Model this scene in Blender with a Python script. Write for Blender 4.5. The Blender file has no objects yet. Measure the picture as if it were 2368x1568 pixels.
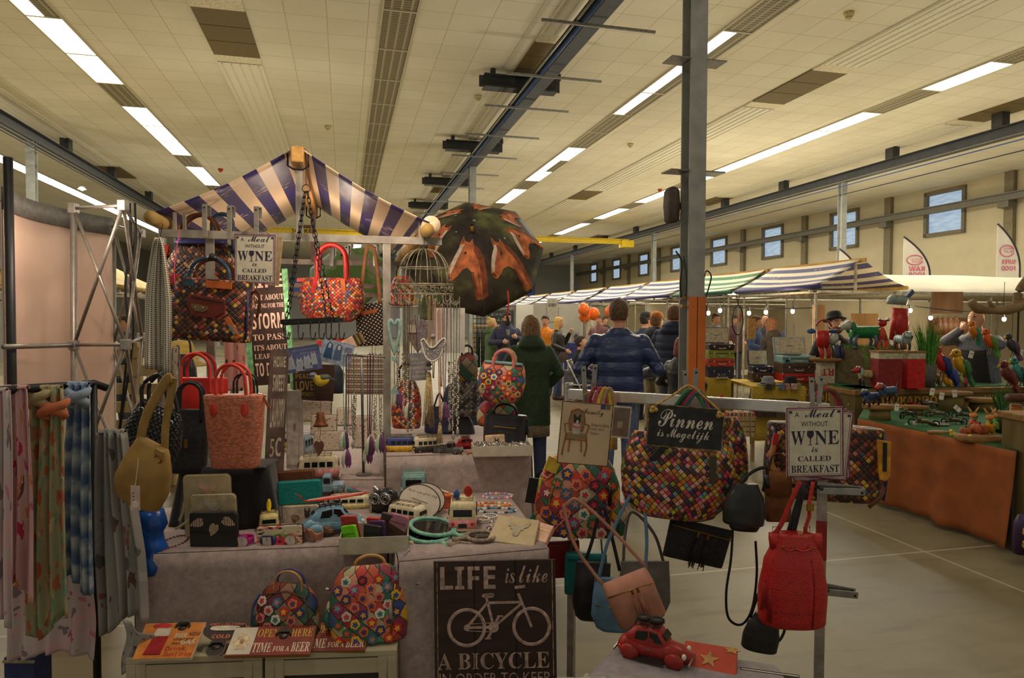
import bpy,math,random
from math import sin,cos,pi,radians as R
from mathutils import Matrix,Vector,noise
random.seed(7)
SC = bpy.context.scene
COL = SC.collection
# ---------------------------------------------------------------- camera, world, light
FPX,CX,CY = 1590.0,1184.0,784.0
PITCH,ROLL,CAMZ = R(1.8),R(0.25),1.65
YAW = R(13.7)  # the hall's long axis, turned from the camera's axis
cam = bpy.data.cameras.new('camera'); camo = bpy.data.objects.new('camera',cam); COL.objects.link(camo)
cam.sensor_width = 36; cam.lens = 36*FPX/2368; cam.clip_start = 0.05; cam.clip_end = 300
_F = Vector((0,cos(PITCH),-sin(PITCH))); _U = Vector((0,sin(PITCH),cos(PITCH))); _X = Vector((1,0,0))
CR = _X*cos(ROLL)+_U*sin(ROLL); CU = _U*cos(ROLL)-_X*sin(ROLL)
camo.matrix_world = Matrix(((CR.x,CU.x,-_F.x,0),(CR.y,CU.y,-_F.y,0),(CR.z,CU.z,-_F.z,CAMZ),(0,0,0,1)))
SC.camera = camo
SC.cycles.max_bounces = 6; SC.cycles.diffuse_bounces = 3; SC.cycles.glossy_bounces = 3; SC.cycles.adaptive_threshold = .03
SC.view_settings.view_transform = 'Standard'; SC.view_settings.look = 'None'
SC.view_settings.gamma = 1; SC.view_settings.exposure = 0.0
w = bpy.data.worlds.new('world'); SC.world = w; w.use_nodes = True
w.node_tree.nodes['Background'].inputs[0].default_value = (1.0,0.9,0.74,1)
w.node_tree.nodes['Background'].inputs[1].default_value = 0.3
def at(px,py,d):
	"world point seen at a photo pixel, d metres in front of the camera"
	return _F*d+CR*((px-CX)/FPX*d)+CU*((CY-py)/FPX*d)+Vector((0,0,CAMZ))
def atz(px,py,z):
	"the same for a point known to lie at height z"
	r = _F+CR*((px-CX)/FPX)+CU*((CY-py)/FPX)
	return r*((z-CAMZ)/r.z)+Vector((0,0,CAMZ))
HM = Matrix.Rotation(YAW,4, 'Z')
def H(x,y,z=0): return HM@Vector((x,y,z))
def lamp(name,kind,loc,power,color,size=None,rot=None,size_y=None):
	l = bpy.data.lights.new(name,kind); l.energy = power; l.color = color
	if kind=='AREA':
		l.shape = 'RECTANGLE'; l.size = size; l.size_y = size_y or size
	else: l.shadow_soft_size = size or 0.05
	o = bpy.data.objects.new(name,l); COL.objects.link(o); o.location = loc
	if rot: o.rotation_euler = rot
	return o
WARM = (1.0,0.925,0.765)
# rows of ceiling lights (x in the hall's frame): the light they throw down
for x,y0,y1,p in((-4.32,10.2,24,520),(5.92,9.6,27,560),(11.04,9.7,25,520),(-9.44,6,40,600),(0.8,26,50,500),(5.92,30,50,500),(11.04,28,50,500),(16.2,8,40,600)):
	lamp('ceiling_row_light', 'AREA',H(x,(y0+y1)/2,6.0),p,WARM,0.6,(0,0,YAW),y1-y0)
# unseen point lights added above the stalls to brighten the ceiling
for x,y in((-8.5,9),(-8,16),(-1.5,13),(3.6,9.5),(10.5,7.5),(15.5,9),(4.2,17),(10,16),(16,18),(-4,22),(3.6,25),(11,25),(-6,32),(4,34),(12,35),(4,45)):
	lamp('stall_pole_lamp', 'POINT',H(x,y,3.1),68,WARM,.2)
for x,y,p in((-1.0,1.4,46),(4.2,2.0,46)):
	lamp('near_fill_light', 'AREA',H(x,y,6.0),p,WARM,0.6,(0,0,YAW),3.0)  # added fill over the foreground, no lit fitting hangs there
# ---------------------------------------------------------------- materials
def lin(c):
	return tuple(((v/255)/12.92 if v/255<=.04045 else((v/255+.055)/1.055)**2.4)for v in c[:3])+(1,)
class NT:
	def __init__(s,m):
		m.use_nodes = True; s.t = m.node_tree; s.b = s.t.nodes['Principled BSDF']
	def n(s,ty,**kw):
		nd = s.t.nodes.new('ShaderNode'+ty)
		for k,v in kw.items():
			if k[0]=='_':
				k = k[1:]; k = int(k)if k.isdigit()else k.replace('__', ' ')
				if isinstance(v,bpy.types.NodeSocket): s.t.links.new(v,nd.inputs[k])
				else: nd.inputs[k].default_value = v
			else: setattr(nd,k,v)
		return nd
	def l(s,a,b): s.t.links.new(a,b)
	def co(s,kind='Object'): return s.n('TexCoord').outputs[kind]
	def ramp(s,fac,stops,const=False):
		r = s.n('ValToRGB',_Fac=fac); cr = r.color_ramp
		if const: cr.interpolation = 'CONSTANT'
		while len(cr.elements)<len(stops): cr.elements.new(0.5)
		for e,(p,c)in zip(cr.elements,stops): e.position = p; e.color = lin(c)
		return r.outputs[0]
	def math(s,op,a,b=0.0): return s.n('Math',operation=op,_0=a,_1=b).outputs[0]
	def vm(s,op,a,b): return s.n('VectorMath',operation=op,_0=a,_1=b).outputs[0]
	def mix(s,f,a,b):
		m = s.n('MixRGB',_Fac=f)
		for i,v in((1,a),(2,b)):
			if isinstance(v,bpy.types.NodeSocket): s.l(v,m.inputs[i])
			else: m.inputs[i].default_value = lin(v)
		return m.outputs[0]
	def bump(s,h,k,d=0.01): s.l(s.n('Bump',_Strength=k,_Distance=d,_Height=h).outputs[0],s.b.inputs['Normal'])
	def col(s,c): s.l(c,s.b.inputs['Base Color'])
MATS = {}
def new(name,rough=.6,metal=0,spec=.5,sheen=0):
	m = bpy.data.materials.new(name); t = NT(m); b = t.b
	b.inputs['Roughness'].default_value = rough; b.inputs['Metallic'].default_value = metal
	b.inputs['Specular IOR Level'].default_value = spec
	if sheen: b.inputs['Sheen Weight'].default_value = sheen
	MATS[name] = m
	return m,t
def mat(c,rough=.6,metal=0,nz=0.12,sc=30,bump=0,em=0,spec=.4,sheen=0,alpha=1):
	"plain surface of one colour with a little tonal noise and grain"
	key = 'm_%02x%02x%02x_%g_%g_%g_%g_%g_%g_%g_%g'%(*c,rough,metal,nz,sc,bump,em,sheen,alpha)
	if key in MATS: return MATS[key]
	m,t = new(key,rough,metal,spec,sheen)
	if em:
		t.b.inputs['Emission Color'].default_value = lin(c); t.b.inputs['Emission Strength'].default_value = em
	if nz or bump:
		f = t.n('TexNoise',_Vector=t.co(),_Scale=sc,_Detail=3).outputs[0]
		lo = tuple(max(0,int(v*(1-nz)))for v in c); hi = tuple(min(255,int(v*(1+nz)))for v in c)
		t.col(t.ramp(f,((.3,lo),(.7,hi))))
		if bump: t.bump(f,bump,.004)
	else: t.b.inputs['Base Color'].default_value = lin(c)
	if alpha<1: t.b.inputs['Alpha'].default_value = alpha
	return m
def cells(name,pal,scale=(30,30),ang=45,rough=.5,gap=.12,bump=.6,spec=.5,dark=(30,20,15)):
	"woven or patched leather: cells of random colour in UV space"
	if name in MATS: return MATS[name]
	m,t = new(name,rough,0,spec)
	uv = t.n('Mapping',_Vector=t.co('UV'),_Rotation=(0,0,R(ang)),_Scale=(scale[0],scale[1],1)).outputs[0]
	fl = t.vm('FLOOR',uv,(0,0,0)); wn = t.n('TexWhiteNoise',noise_dimensions='2D',_Vector=fl).outputs[0]
	c = t.ramp(wn,[(i/len(pal),p)for i,p in enumerate(pal)],True)
	fr = t.n('SeparateXYZ',_0=t.vm('FRACTION',uv,(0,0,0)))
	def edge(o): return t.math('SUBTRACT',.5,t.math('ABSOLUTE',t.math('SUBTRACT',o,.5)))
	e = t.math('MINIMUM',edge(fr.outputs[0]),edge(fr.outputs[1]))
	k = t.math('SMOOTH_MIN',t.math('DIVIDE',e,gap),1.0)
	t.col(t.mix(t.math('GREATER_THAN',k,.45),dark,c)); t.bump(k,bump,.006)
	return m
def spots(name,base,pal,sc=18,size=.25,rough=.85,second=None,ob='UV',dist=1.0):
	"printed fabric: blobs of several colours scattered on a base colour"
	if name in MATS: return MATS[name]
	m,t = new(name,rough,0,.2)
	co = t.co(ob)
	wob = t.n('TexNoise',_Vector=co,_Scale=sc*1.4).outputs['Color']
	v = t.vm('ADD',co,t.n('VectorMath',operation='SCALE',_0=t.vm('SUBTRACT',wob,(.5,.5,.5)),_Scale=.6*dist/sc).outputs[0])
	vo = t.n('TexVoronoi',_Vector=v,_Scale=sc)
	pc = t.ramp(t.n('SeparateColor',_0=vo.outputs['Color']).outputs[0],[(i/len(pal),p)for i,p in enumerate(pal)],True)
	b = base
	if second: b = t.ramp(t.n('TexNoise',_Vector=co,_Scale=sc*.35).outputs[0],((.4,base),(.6,second)))
	t.col(t.mix(t.math('LESS_THAN',vo.outputs['Distance'],size),b,pc))
	return m
def wood(name,c1,c2,sc=(2,30,30),rough=.7):
	if name in MATS: return MATS[name]
	m,t = new(name,rough,0,.3)
	f = t.n('TexNoise',_Vector=t.n('Mapping',_Vector=t.co(),_Scale=sc).outputs[0],_Scale=1.5,_Detail=5).outputs[0]
	t.col(t.ramp(f,((.3,c1),(.7,c2)))); t.bump(f,.3,.004)
	return m
def bands(name,pal,axis=0,n=8,rough=.55,ob='UV',spec=.4,wear=0,trans=0):
	"straight stripes along one axis"
	if name in MATS: return MATS[name]
	m,t = new(name,rough,0,spec)
	co = t.co(ob); x = t.n('SeparateXYZ',_0=co).outputs[axis]
	f = t.math('FRACT',t.math('MULTIPLY',x,n))
	c = t.ramp(f,[(i/len(pal),p)for i,p in enumerate(pal)],True)
	if wear:
		g = t.n('TexNoise',_Vector=t.n('Mapping',_Vector=co,_Rotation=(0,0,.5),_Scale=(5,60,60)).outputs[0],_Scale=1.6,_Detail=5).outputs[0]
		g2 = t.n('TexNoise',_Vector=co,_Scale=3.0).outputs[0]
		c = t.mix(t.math('MULTIPLY',t.math('GREATER_THAN',g,.6),t.math('GREATER_THAN',g2,.54)),c,pal[0])
	t.col(c)
	t.bump(t.n('TexNoise',_Vector=co,_Scale=7.0).outputs[0],.25,.02)
	if trans: t.b.inputs['Transmission Weight'].default_value = 0
	return m
def velvet(name,c,sc=14):
	if name in MATS: return MATS[name]
	m,t = new(name,.8,0,.25,.35)
	f = t.n('TexNoise',_Vector=t.co(),_Scale=sc*2.2,_Detail=7,_Roughness=.75).outputs[0]
	t.col(t.ramp(f,((.3,tuple(int(v*.84)for v in c)),(.7,tuple(min(255,int(v*1.12))for v in c)))))
	t.bump(f,.35,.006)
	return m
def scales(name,c,sc=90,rough=.35):
	"snake-print leather"
	if name in MATS: return MATS[name]
	m,t = new(name,rough,0,.5)
	vo = t.n('TexVoronoi',_Vector=t.n('Mapping',_Vector=t.co('UV'),_Scale=(1,1.8,1)).outputs[0],_Scale=sc)
	t.col(t.ramp(vo.outputs['Distance'],((0,tuple(min(255,int(v*1.12))for v in c)),(.75,tuple(int(v*.82)for v in c)))))
	t.bump(vo.outputs['Distance'],.45,-.0015)
	return m
# ---------------------------------------------------------------- objects
def prop(o,label=None,cat=None,group=None,kind=None):
	if label: o['label'] = label
	if cat: o['category'] = cat
	if group: o['group'] = group
	if kind: o['kind'] = kind
	return o
def thing(name,label,cat,loc=(0,0,0),rz=0,group=None,rot=None):
	o = bpy.data.objects.new(name,None); COL.objects.link(o); o.empty_display_size = .05
	o.location = loc; o.rotation_euler = rot or(0,0,rz)
	return prop(o,label,cat,group)
def copy(root,loc,rz=None,label=None,rot=None,scale=None):
	def rec(o,par):
		c = o.copy(); COL.objects.link(c)
		if par: c.parent = par
		for ch in o.children: rec(ch,c)
		return c
	c = rec(root,None); c.location = loc
	if rz is not None: c.rotation_euler = (0,0,rz)
	if rot is not None: c.rotation_euler = rot
	if scale: c.scale = (scale,)*3
	if label: c['label'] = label
	return c
STY = {'serif': (0x1D400,0x1D41A), 'script': (0x1D4D0,0x1D4EA), 'ital': (0x1D468,0x1D482), 'sans': (0x1D5D4,0x1D5EE)}
def styled(s,k):
	if not k: return s
	a,b = STY[k]
	return ''.join(chr(a+ord(c)-65)if 'A'<=c<='Z' else chr(b+ord(c)-97)if 'a'<=c<='z' else c for c in s)
_TX = {}
def glyphs(s,k,res=2):
	if(s,k,res)not in _TX:
		cu = bpy.data.curves.new('t', 'FONT'); cu.body = styled(s,k); cu.resolution_u = res
		o = bpy.data.objects.new('t',cu); me = bpy.data.meshes.new_from_object(o)
		vs = [v.co.copy()for v in me.vertices]; fs = [tuple(p.vertices)for p in me.polygons]
		xs = [v.x for v in vs]; ys = [v.y for v in vs]; x0,x1,y0,y1 = min(xs),max(xs),min(ys),max(ys)
		_TX[(s,k,res)] = ([((v.x-x0)/(x1-x0 or 1),(v.y-y0)/(y1-y0 or 1))for v in vs],fs)
		bpy.data.objects.remove(o); bpy.data.curves.remove(cu); bpy.data.meshes.remove(me)
	return _TX[(s,k,res)]
class M:
	"collects shapes into one mesh"
	def __init__(s,T=None): s.v = []; s.f = []; s.mi = []; s.uv = []; s.k = 0; s.T = T
	def add(s,vs,fs,uvs=None):
		b = len(s.v)
		s.v+=[tuple(s.T@Vector(v))for v in vs]if s.T else[tuple(v)for v in vs]
		for f in fs:
			s.f.append(tuple(i+b for i in f)); s.mi.append(s.k)
			s.uv+=[uvs[i]if uvs else(0,0)for i in f]
		return s
	def box(s,c,d,r=None):
		x,y,z = (a/2 for a in d); m = Matrix.Translation(c)
		if r: m = m@(Matrix.Rotation(r[2],4, 'Z')@Matrix.Rotation(r[1],4, 'Y')@Matrix.Rotation(r[0],4, 'X'))
		q = [(-x,-y,-z),(x,-y,-z),(x,y,-z),(-x,y,-z),(-x,-y,z),(x,-y,z),(x,y,z),(-x,y,z)]
		vs = []; fs = []; uv = []
		for f in((0,3,2,1),(4,5,6,7),(0,1,5,4),(2,3,7,6),(1,2,6,5),(3,0,4,7)):
			fs.append(tuple(range(len(vs),len(vs)+4)))
			for i,u in zip(f,((0,0),(1,0),(1,1),(0,1))): vs.append(m@Vector(q[i])); uv.append(u)
		if r is None and False: pass
		# shared corners so that bevels work
		b = [m@Vector(p)for p in q]
		base = len(s.v); s.v+=[tuple(s.T@p)if s.T else tuple(p)for p in b]
		for f in((0,3,2,1),(4,5,6,7),(0,1,5,4),(2,3,7,6),(1,2,6,5),(3,0,4,7)):
			s.f.append(tuple(i+base for i in f)); s.mi.append(s.k); s.uv+=[(0,0),(1,0),(1,1),(0,1)]
		return s
	def tube(s,pts,r,n=8,closed=False,flat=1.0,up=(0,0,1)):
		pts = [Vector(p)for p in pts]; N = len(pts); vs = []; uv = []; L = 0
		for i,p in enumerate(pts):
			a = pts[(i-1)%N]if(closed or i)else p; b = pts[(i+1)%N]if(closed or i<N-1)else p
			t = (b-a).normalized(); u = Vector(up)
			if abs(t.dot(u))>.95: u = Vector((1,0,0))if abs(t.x)<.9 else Vector((0,1,0))
			sd = t.cross(u).normalized(); w2 = sd.cross(t)
			rr = r[i]if isinstance(r,(list,tuple))else r
			if i: L+=(p-pts[i-1]).length
			for j in range(n):
				q = 2*pi*j/n; vs.append(p+sd*(cos(q)*rr)+w2*(sin(q)*rr*flat)); uv.append((j/n,L))
		fs = []
		for i in range(N if closed else N-1):
			for j in range(n):
				k = (j+1)%n; i2 = (i+1)%N; fs.append((i*n+j,i*n+k,i2*n+k,i2*n+j))
		if not closed: fs+=[tuple(range(n))[::-1],tuple(range((N-1)*n,N*n))]
		return s.add(vs,fs,uv)
	def loft(s,rings,n=24,e=2.0,cap=True,axis=None):
		"stack of rings (x, y, z, rx, ry[, exponent]); UV u runs round, v runs up in metres"
		vs = []; uv = []; fs = []; sc = s.T.median_scale if s.T else 1; per = sc*max(2*(r[3]+r[4])*.8 for r in rings); L = 0
		for i,r in enumerate(rings):
			ee = r[5]if len(r)>5 else e
			if i: L+=math.dist(r[:3],rings[i-1][:3])*sc
			F = [(math.copysign(abs(cos(q))**(2/ee),cos(q))*r[3],math.copysign(abs(sin(q))**(2/ee),sin(q))*r[4])for q in[2*pi*j/(6*n)+pi/2 for j in range(6*n+1)]]
			C = [0.0]
			for p,q in zip(F,F[1:]): C.append(C[-1]+math.dist(p,q))
			k = 0
			for j in range(n+1):
				w = C[-1]*j/n
				while k<6*n-1 and C[k+1]<w: k+=1
				f = (w-C[k])/((C[k+1]-C[k])or 1)
				vs.append((r[0]+F[k][0]+(F[k+1][0]-F[k][0])*f,r[1]+F[k][1]+(F[k+1][1]-F[k][1])*f,r[2])); uv.append(((j/n-.5)*per*2,L))
		m = n+1
		for i in range(len(rings)-1):
			for j in range(n): fs.append((i*m+j,i*m+j+1,(i+1)*m+j+1,(i+1)*m+j))
		if cap: fs+=[tuple(range(n))[::-1],tuple(range((len(rings)-1)*m,(len(rings)-1)*m+n))]
		return s.add(vs,fs,uv)
	def lathe(s,prof,n=20,c=(0,0,0)): return s.loft([(c[0],c[1],c[2]+z,r,r)for r,z in prof],n)
	def sph(s,c,r,n=16,m=10):
		r = r if isinstance(r,(tuple,list))else(r,)*3
		return s.loft([(c[0],c[1],c[2]-cos(pi*i/m)*r[2],max(1e-4,sin(pi*i/m))*r[0],max(1e-4,sin(pi*i/m))*r[1])for i in range(m+1)],n)
	def prism(s,out,y0,y1):
		"outline in x,z pushed from y0 (towards the viewer) to y1"
		n = len(out); ar = sum(out[i][0]*out[(i+1)%n][1]-out[(i+1)%n][0]*out[i][1]for i in range(n))
		if ar<0: out = out[::-1]
		vs = [(x,y0,z)for x,z in out]+[(x,y1,z)for x,z in out]
		xs = [p[0]for p in out]; zs = [p[1]for p in out]; w_,h_ = (max(xs)-min(xs))or 1,(max(zs)-min(zs))or 1
		uv = [((x-min(xs))/w_,(z-min(zs))/h_)for x,z in out]*2
		return s.add(vs,[tuple(range(n)),tuple(range(n,2*n))[::-1]]+[(i,i+n,(i+1)%n+n,(i+1)%n)for i in range(n)],uv)
	def sheet(s,fn,nu,nv,th=0.0):
		"fn(u, v) -> point, u and v from 0 to 1; th gives it thickness"
		g = [[Vector(fn(i/nu,j/nv))for j in range(nv+1)]for i in range(nu+1)]
		vs = [p for r in g for p in r]; m = nv+1; uv = [(i/nu,j/nv)for i in range(nu+1)for j in range(m)]
		fs = [(i*m+j,(i+1)*m+j,(i+1)*m+j+1,i*m+j+1)for i in range(nu)for j in range(nv)]
		if th:
			N = len(vs); vs2 = []
			for i in range(nu+1):
				for j in range(m):
					a = g[min(i+1,nu)][j]-g[max(i-1,0)][j]; b = g[i][min(j+1,nv)]-g[i][max(j-1,0)]
					vs2.append(g[i][j]-a.cross(b).normalized()*th)
			bd = [i*m for i in range(nu)]+[nu*m+j for j in range(nv)]+[(nu-i)*m+nv for i in range(nu)]+[nv-j for j in range(nv)]
			fs+=[tuple(x+N for x in f[::-1])for f in fs[:]]
			fs+=[(bd[k],bd[k]+N,bd[(k+1)%len(bd)]+N,bd[(k+1)%len(bd)])for k in range(len(bd))]
			vs+=vs2; uv = uv*2
		return s.add(vs,fs,uv)
	def text(s,t,k,x0,z0,x1,z1,y=0.0,res=2,keep=False):
		"lettering stretched into the box x0..x1, z0..z1, facing -y"
		vs,fs = glyphs(t,k,res)
		return s.add([(x0+a*(x1-x0),y,z0+b*(z1-z0))for a,b in vs],fs)
	def out(s,name,m,parent=None,smooth=False,bev=0,sub=0,**pr):
		me = bpy.data.meshes.new(name); me.from_pydata(s.v,[],s.f)
		ms = m if isinstance(m,(list,tuple))else[m]
		for x in ms: me.materials.append(x)
		if len(ms)>1: me.polygons.foreach_set('material_index',s.mi)
		u = me.uv_layers.new(name='uv'); u.data.foreach_set('uv',[c for p in s.uv for c in p])
		if smooth: me.polygons.foreach_set('use_smooth',[True]*len(s.f))
		me.update()
		o = bpy.data.objects.new(name,me); COL.objects.link(o)
		if parent: o.parent = parent
		if bev:
			b = o.modifiers.new('bevel', 'BEVEL'); b.width = bev; b.segments = 2; b.limit_method = 'ANGLE'
		if sub:
			b = o.modifiers.new('sub', 'SUBSURF'); b.levels = b.render_levels = sub
		return prop(o,**pr)
def arc(c,r,a0,a1,n=12,plane='xz',rz=None):
	rz = rz or r; P = []
	for i in range(n+1):
		a = R(a0+(a1-a0)*i/n); x,z = r*cos(a),rz*sin(a)
		P.append((c[0]+x,c[1],c[2]+z)if plane=='xz' else(c[0]+x,c[1]+z,c[2])if plane=='xy' else(c[0],c[1]+x,c[2]+z))
	return P
def smooth_path(pts,k=6):
	"Catmull-Rom through the points"
	P = [Vector(p)for p in pts]; P = [P[0]*2-P[1]]+P+[P[-1]*2-P[-2]]; o = []
	for i in range(1,len(P)-2):
		for j in range(k):
			t = j/k; a,b,c,d = P[i-1:i+3]
			o.append(.5*((2*b)+(c-a)*t+(2*a-5*b+4*c-d)*t*t+(3*b-a-3*c+d)*t**3))
	return o+[P[-2]]
def frame(p,rz=0,tilt=0,roll=0):
	"matrix: at p, turned rz about z, leaning back by tilt, rolled in its own plane"
	return Matrix.Translation(p)@Matrix.Rotation(rz,4, 'Z')@Matrix.Rotation(tilt,4, 'X')@Matrix.Rotation(roll,4, 'Y')
STEEL = mat((150,150,145),.35,.85,.08); DSTEEL = mat((58,62,64),.5,.2,.12); GALV = mat((158,152,138),.5,.25,.15,12)
BLACK = mat((22,21,22),.5,0,.2); CHROME = mat((190,190,188),.2,1,.05); BRASS = mat((150,115,50),.35,.9)
WHITE = mat((225,220,208),.6,0,.05)
# ---------------------------------------------------------------- the hall
ZC = 6.1
def hall(mb,name,m,smooth=False,**kw):
	o = mb.out(name,m,None,smooth,**kw); o.rotation_euler = (0,0,YAW); return o
def hthing(name,label,cat,p,group=None): return thing(name,label,cat,H(*p),YAW,group)
def m_floor():
	m,t = new('concrete_floor',.7,0,.25)
	co = t.co(); a = t.n('TexNoise',_Vector=co,_Scale=.7,_Detail=8,_Roughness=.65).outputs[0]
	st = t.n('TexNoise',_Vector=t.n('Mapping',_Vector=co,_Rotation=(0,0,.9),_Scale=(1.2,6,1)).outputs[0],_Scale=1.6,_Detail=6).outputs[0]
	c = t.ramp(a,((.3,(100,92,70)),(.5,(128,118,93)),(.72,(150,140,113))))
	c = t.mix(t.math('MULTIPLY',t.n('MapRange',_0=st,_1=.52,_2=.72).outputs[0],.45),c,(96,86,68))
	br = t.n('TexBrick',_Vector=t.n('Mapping',_Vector=co,_Scale=(.25,.25,1)).outputs[0],_Scale=1.0,_Color1=(0,0,0,1),_Color2=(0,0,0,1),_Mortar=(1,1,1,1),offset=0.0)
	br.inputs['Mortar Size'].default_value = .0025; br.inputs['Brick Width'].default_value = 1; br.inputs['Row Height'].default_value = 1
	t.col(t.mix(t.math('MULTIPLY',br.outputs[0],.5),c,(200,192,170)))
	t.l(t.ramp(a,((.3,(150,150,150)),(.7,(195,195,195)))),t.b.inputs['Roughness'])
	return m
def m_ceiling():
	m,t = new('ceiling_tiles',.9,0,.2)
	co = t.n('Mapping',_Vector=t.co(),_Location=(-.36,.05,0)).outputs[0]
	br = t.n('TexBrick',_Vector=co,_Scale=1.0,_Color1=(0,0,0,1),_Color2=(.2,.2,.2,1),_Mortar=(1,1,1,1),offset=0.0)
	br.inputs['Mortar Size'].default_value = .007; br.inputs['Brick Width'].default_value = .6; br.inputs['Row Height'].default_value = .6
	sp = t.n('TexVoronoi',_Vector=t.co(),_Scale=45).outputs['Distance']
	c = t.ramp(t.n('TexNoise',_Vector=t.co(),_Scale=.8).outputs[0],((.3,(224,217,194)),(.7,(234,228,206))))
	c = t.mix(t.math('MULTIPLY',t.math('LESS_THAN',sp,.22),.28),c,(168,156,128))
	t.col(t.mix(t.math('MULTIPLY',br.outputs[0],.55),c,(158,144,108)))
	t.bump(br.outputs[0],.4,-.01)
	return m
M_WALL = mat((190,178,146),.85,0,.02,3)
M_GREYWALL = mat((122,120,112),.85,0,.06,2)
XL,XR,Y0,Y1 = -13.0,19.5,-2.0,56.0
hall(M().box(((XL+XR)/2,(Y0+Y1)/2,-.1),(XR-XL+.4,Y1-Y0+.4,.2)), 'floor',m_floor(),kind='structure',label='grey concrete floor of the hall with pale joints')
hall(M().box(((XL+XR)/2,(Y0+Y1)/2,ZC+.104),(XR-XL+.4,Y1-Y0+.4,.2)), 'ceiling',m_ceiling(),kind='structure',label='cream tiled hall ceiling')
hall(M().box((XL-.1,(Y0+Y1)/2,ZC/2),(.2,Y1-Y0,ZC)), 'wall_left',M_GREYWALL,kind='structure',label='grey side wall beyond the white panel')
# right wall: beige panels with pilasters between the windows
wy = [14.25+4.75*i for i in range(9)]
def m_sky_glass():
	m,t = new('daylit_pane',.2)
	z = t.n('TexNoise',_Vector=t.n('Mapping',_Vector=t.co(),_Scale=(1,1,6)).outputs[0],_Scale=2.0).outputs[0]
	t.l(t.ramp(z,((.3,(150,178,205)),(.7,(190,210,226)))),t.b.inputs['Emission Color']); t.b.inputs['Emission Strength'].default_value = .75
	t.b.inputs['Base Color'].default_value = (.1,.12,.14,1)
	return m
M_PANE = m_sky_glass(); M_FRAME = mat((112,104,84),.6)
mb = M(); zb,zt = 4.46,5.98; hw = .8
mb.box((XR+.1,(Y0+Y1)/2,zb/2),(.2,Y1-Y0,zb)); mb.box((XR+.1,(Y0+Y1)/2,(zt+ZC)/2),(.2,Y1-Y0,ZC-zt))
ed = [Y0]+[y+k*hw for y in wy for k in(-1,1)]+[Y1]
for a,b in zip(ed[::2],ed[1::2]): mb.box((XR+.1,(a+b)/2,(zb+zt)/2),(.2,b-a,zt-zb))
hall(mb, 'wall_right',M_WALL,kind='structure',label='beige wall with high daylit windows')
for i,y in enumerate(wy):
	w_ = thing('window_%d'%(i+1), 'high daylit window in the beige wall', 'window',H(XR,y,0),YAW, 'high windows in the beige wall'); w_['kind'] = 'structure'
	g = M()
	for s in(-1,1): g.box((.0,s*(hw-.05),(zb+zt)/2),(.16,.12,zt-zb))
	for z in(zb+.06,zt-.06): g.box((.0,0,z),(.16,2*hw,.12))
	g.out('window_frame',M_FRAME,w_)
	M().box((.05,0,(zb+zt)/2),(.02,2*hw-.12,zt-zb-.12)).out('window_pane',M_PANE,w_)
	g = M().box((.02,0,zb+1.0),(.04,2*hw-.14,.05)); g.out('window_bar',mat((170,190,205),.5),w_)
for i in range(9):
	y = wy[0]-2.37+4.75*i
	p = hall(M().box((XR-.06,y,ZC/2),(.16,.3,ZC)), 'trim_%d'%(i+1),mat((120,110,84),.7),kind='structure',label='wall pilaster between the windows')
mb = M().box((XR-.3,(Y0+Y1)/2,5.3),(.16,Y1-Y0-1,.2)); mb.box((XR-.3,(Y0+Y1)/2,5.4),(.3,Y1-Y0-1,.03))
for i in range(9): mb.box((XR-.2,wy[0]-2.37+4.75*i,5.1),(.3,.36,.2))
hall(mb, 'trim_10',mat((105,102,90),.6),kind='structure',label='grey steel rail along the window wall')
mb = M().box(((XL+XR)/2,Y1+.1,ZC/2),(XR-XL+.4,.2,ZC)); hall(mb, 'wall_back',mat((150,150,146),.8),kind='structure',label='far grey wall of the hall')
for i,x in enumerate((-3,-.5,4,8.5,11.5,14.5)):
	w_ = thing('window_%d'%(i+20), 'dark blue window in the far wall', 'window',H(x,Y1-.02,0),YAW, 'blue windows in the far wall'); w_['kind'] = 'structure'
	M().box((0,0,3.9),(2.2,.08,1.5)).out('window_frame',mat((90,94,100),.5),w_)
	M().box((-.52,-.05,3.9),(.9,.04,1.25)).box((.52,-.05,3.9),(.9,.04,1.25)).out('window_pane',mat((52,78,130),.3,em=.25),w_)
# ceiling strips: light fittings, ribbed radiant panels, brown vents
def m_grille():
	m,t = new('louvre_grille',.6,.1)
	x = t.n('SeparateXYZ',_0=t.co()); f = t.math('FRACT',t.math('MULTIPLY',x.outputs[1],14)); g = t.math('FRACT',t.math('MULTIPLY',x.outputs[0],7))
	k = t.math('MINIMUM',f,g); t.col(t.ramp(k,((.1,(178,168,138)),(.3,(112,102,76))))); t.bump(k,.5,.01)
	return m
def m_tubes():
	m,t = new('lit_diffuser',.5); t.b.inputs['Emission Color'].default_value = (1,.95,.88,1); t.b.inputs['Emission Strength'].default_value = 4.0
	return m
M_GRILLE = m_grille(); M_LIT = m_tubes(); M_FIT = mat((196,186,156),.6,0,.04)
UL = 1.5
rows = {-9.44: ('far left',5.65, 'FFFFFFFFFFFFFFFFFFFFFFFF'),-4.32: ('left',5.7, '---HFF-FFF-FF-FFF-FFF-FF-FFF'),.8: ('middle',2.7, '-----------------FF-FFF-FF-FFF'),
		5.92: ('inner right',3.65, '----HHHH'.replace('HHHH', 'LLL--FLF-FF-FFF-FF-FFF-FF')),11.04: ('outer right',3.8, '----FF-FFFFF-F-FF-FFF-FF-FF')}
rows[11.04] = ('outer right',3.65, '----'+'-'*0+'F-FFFFF-FF-FF-FFF-FF-FF')
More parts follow.
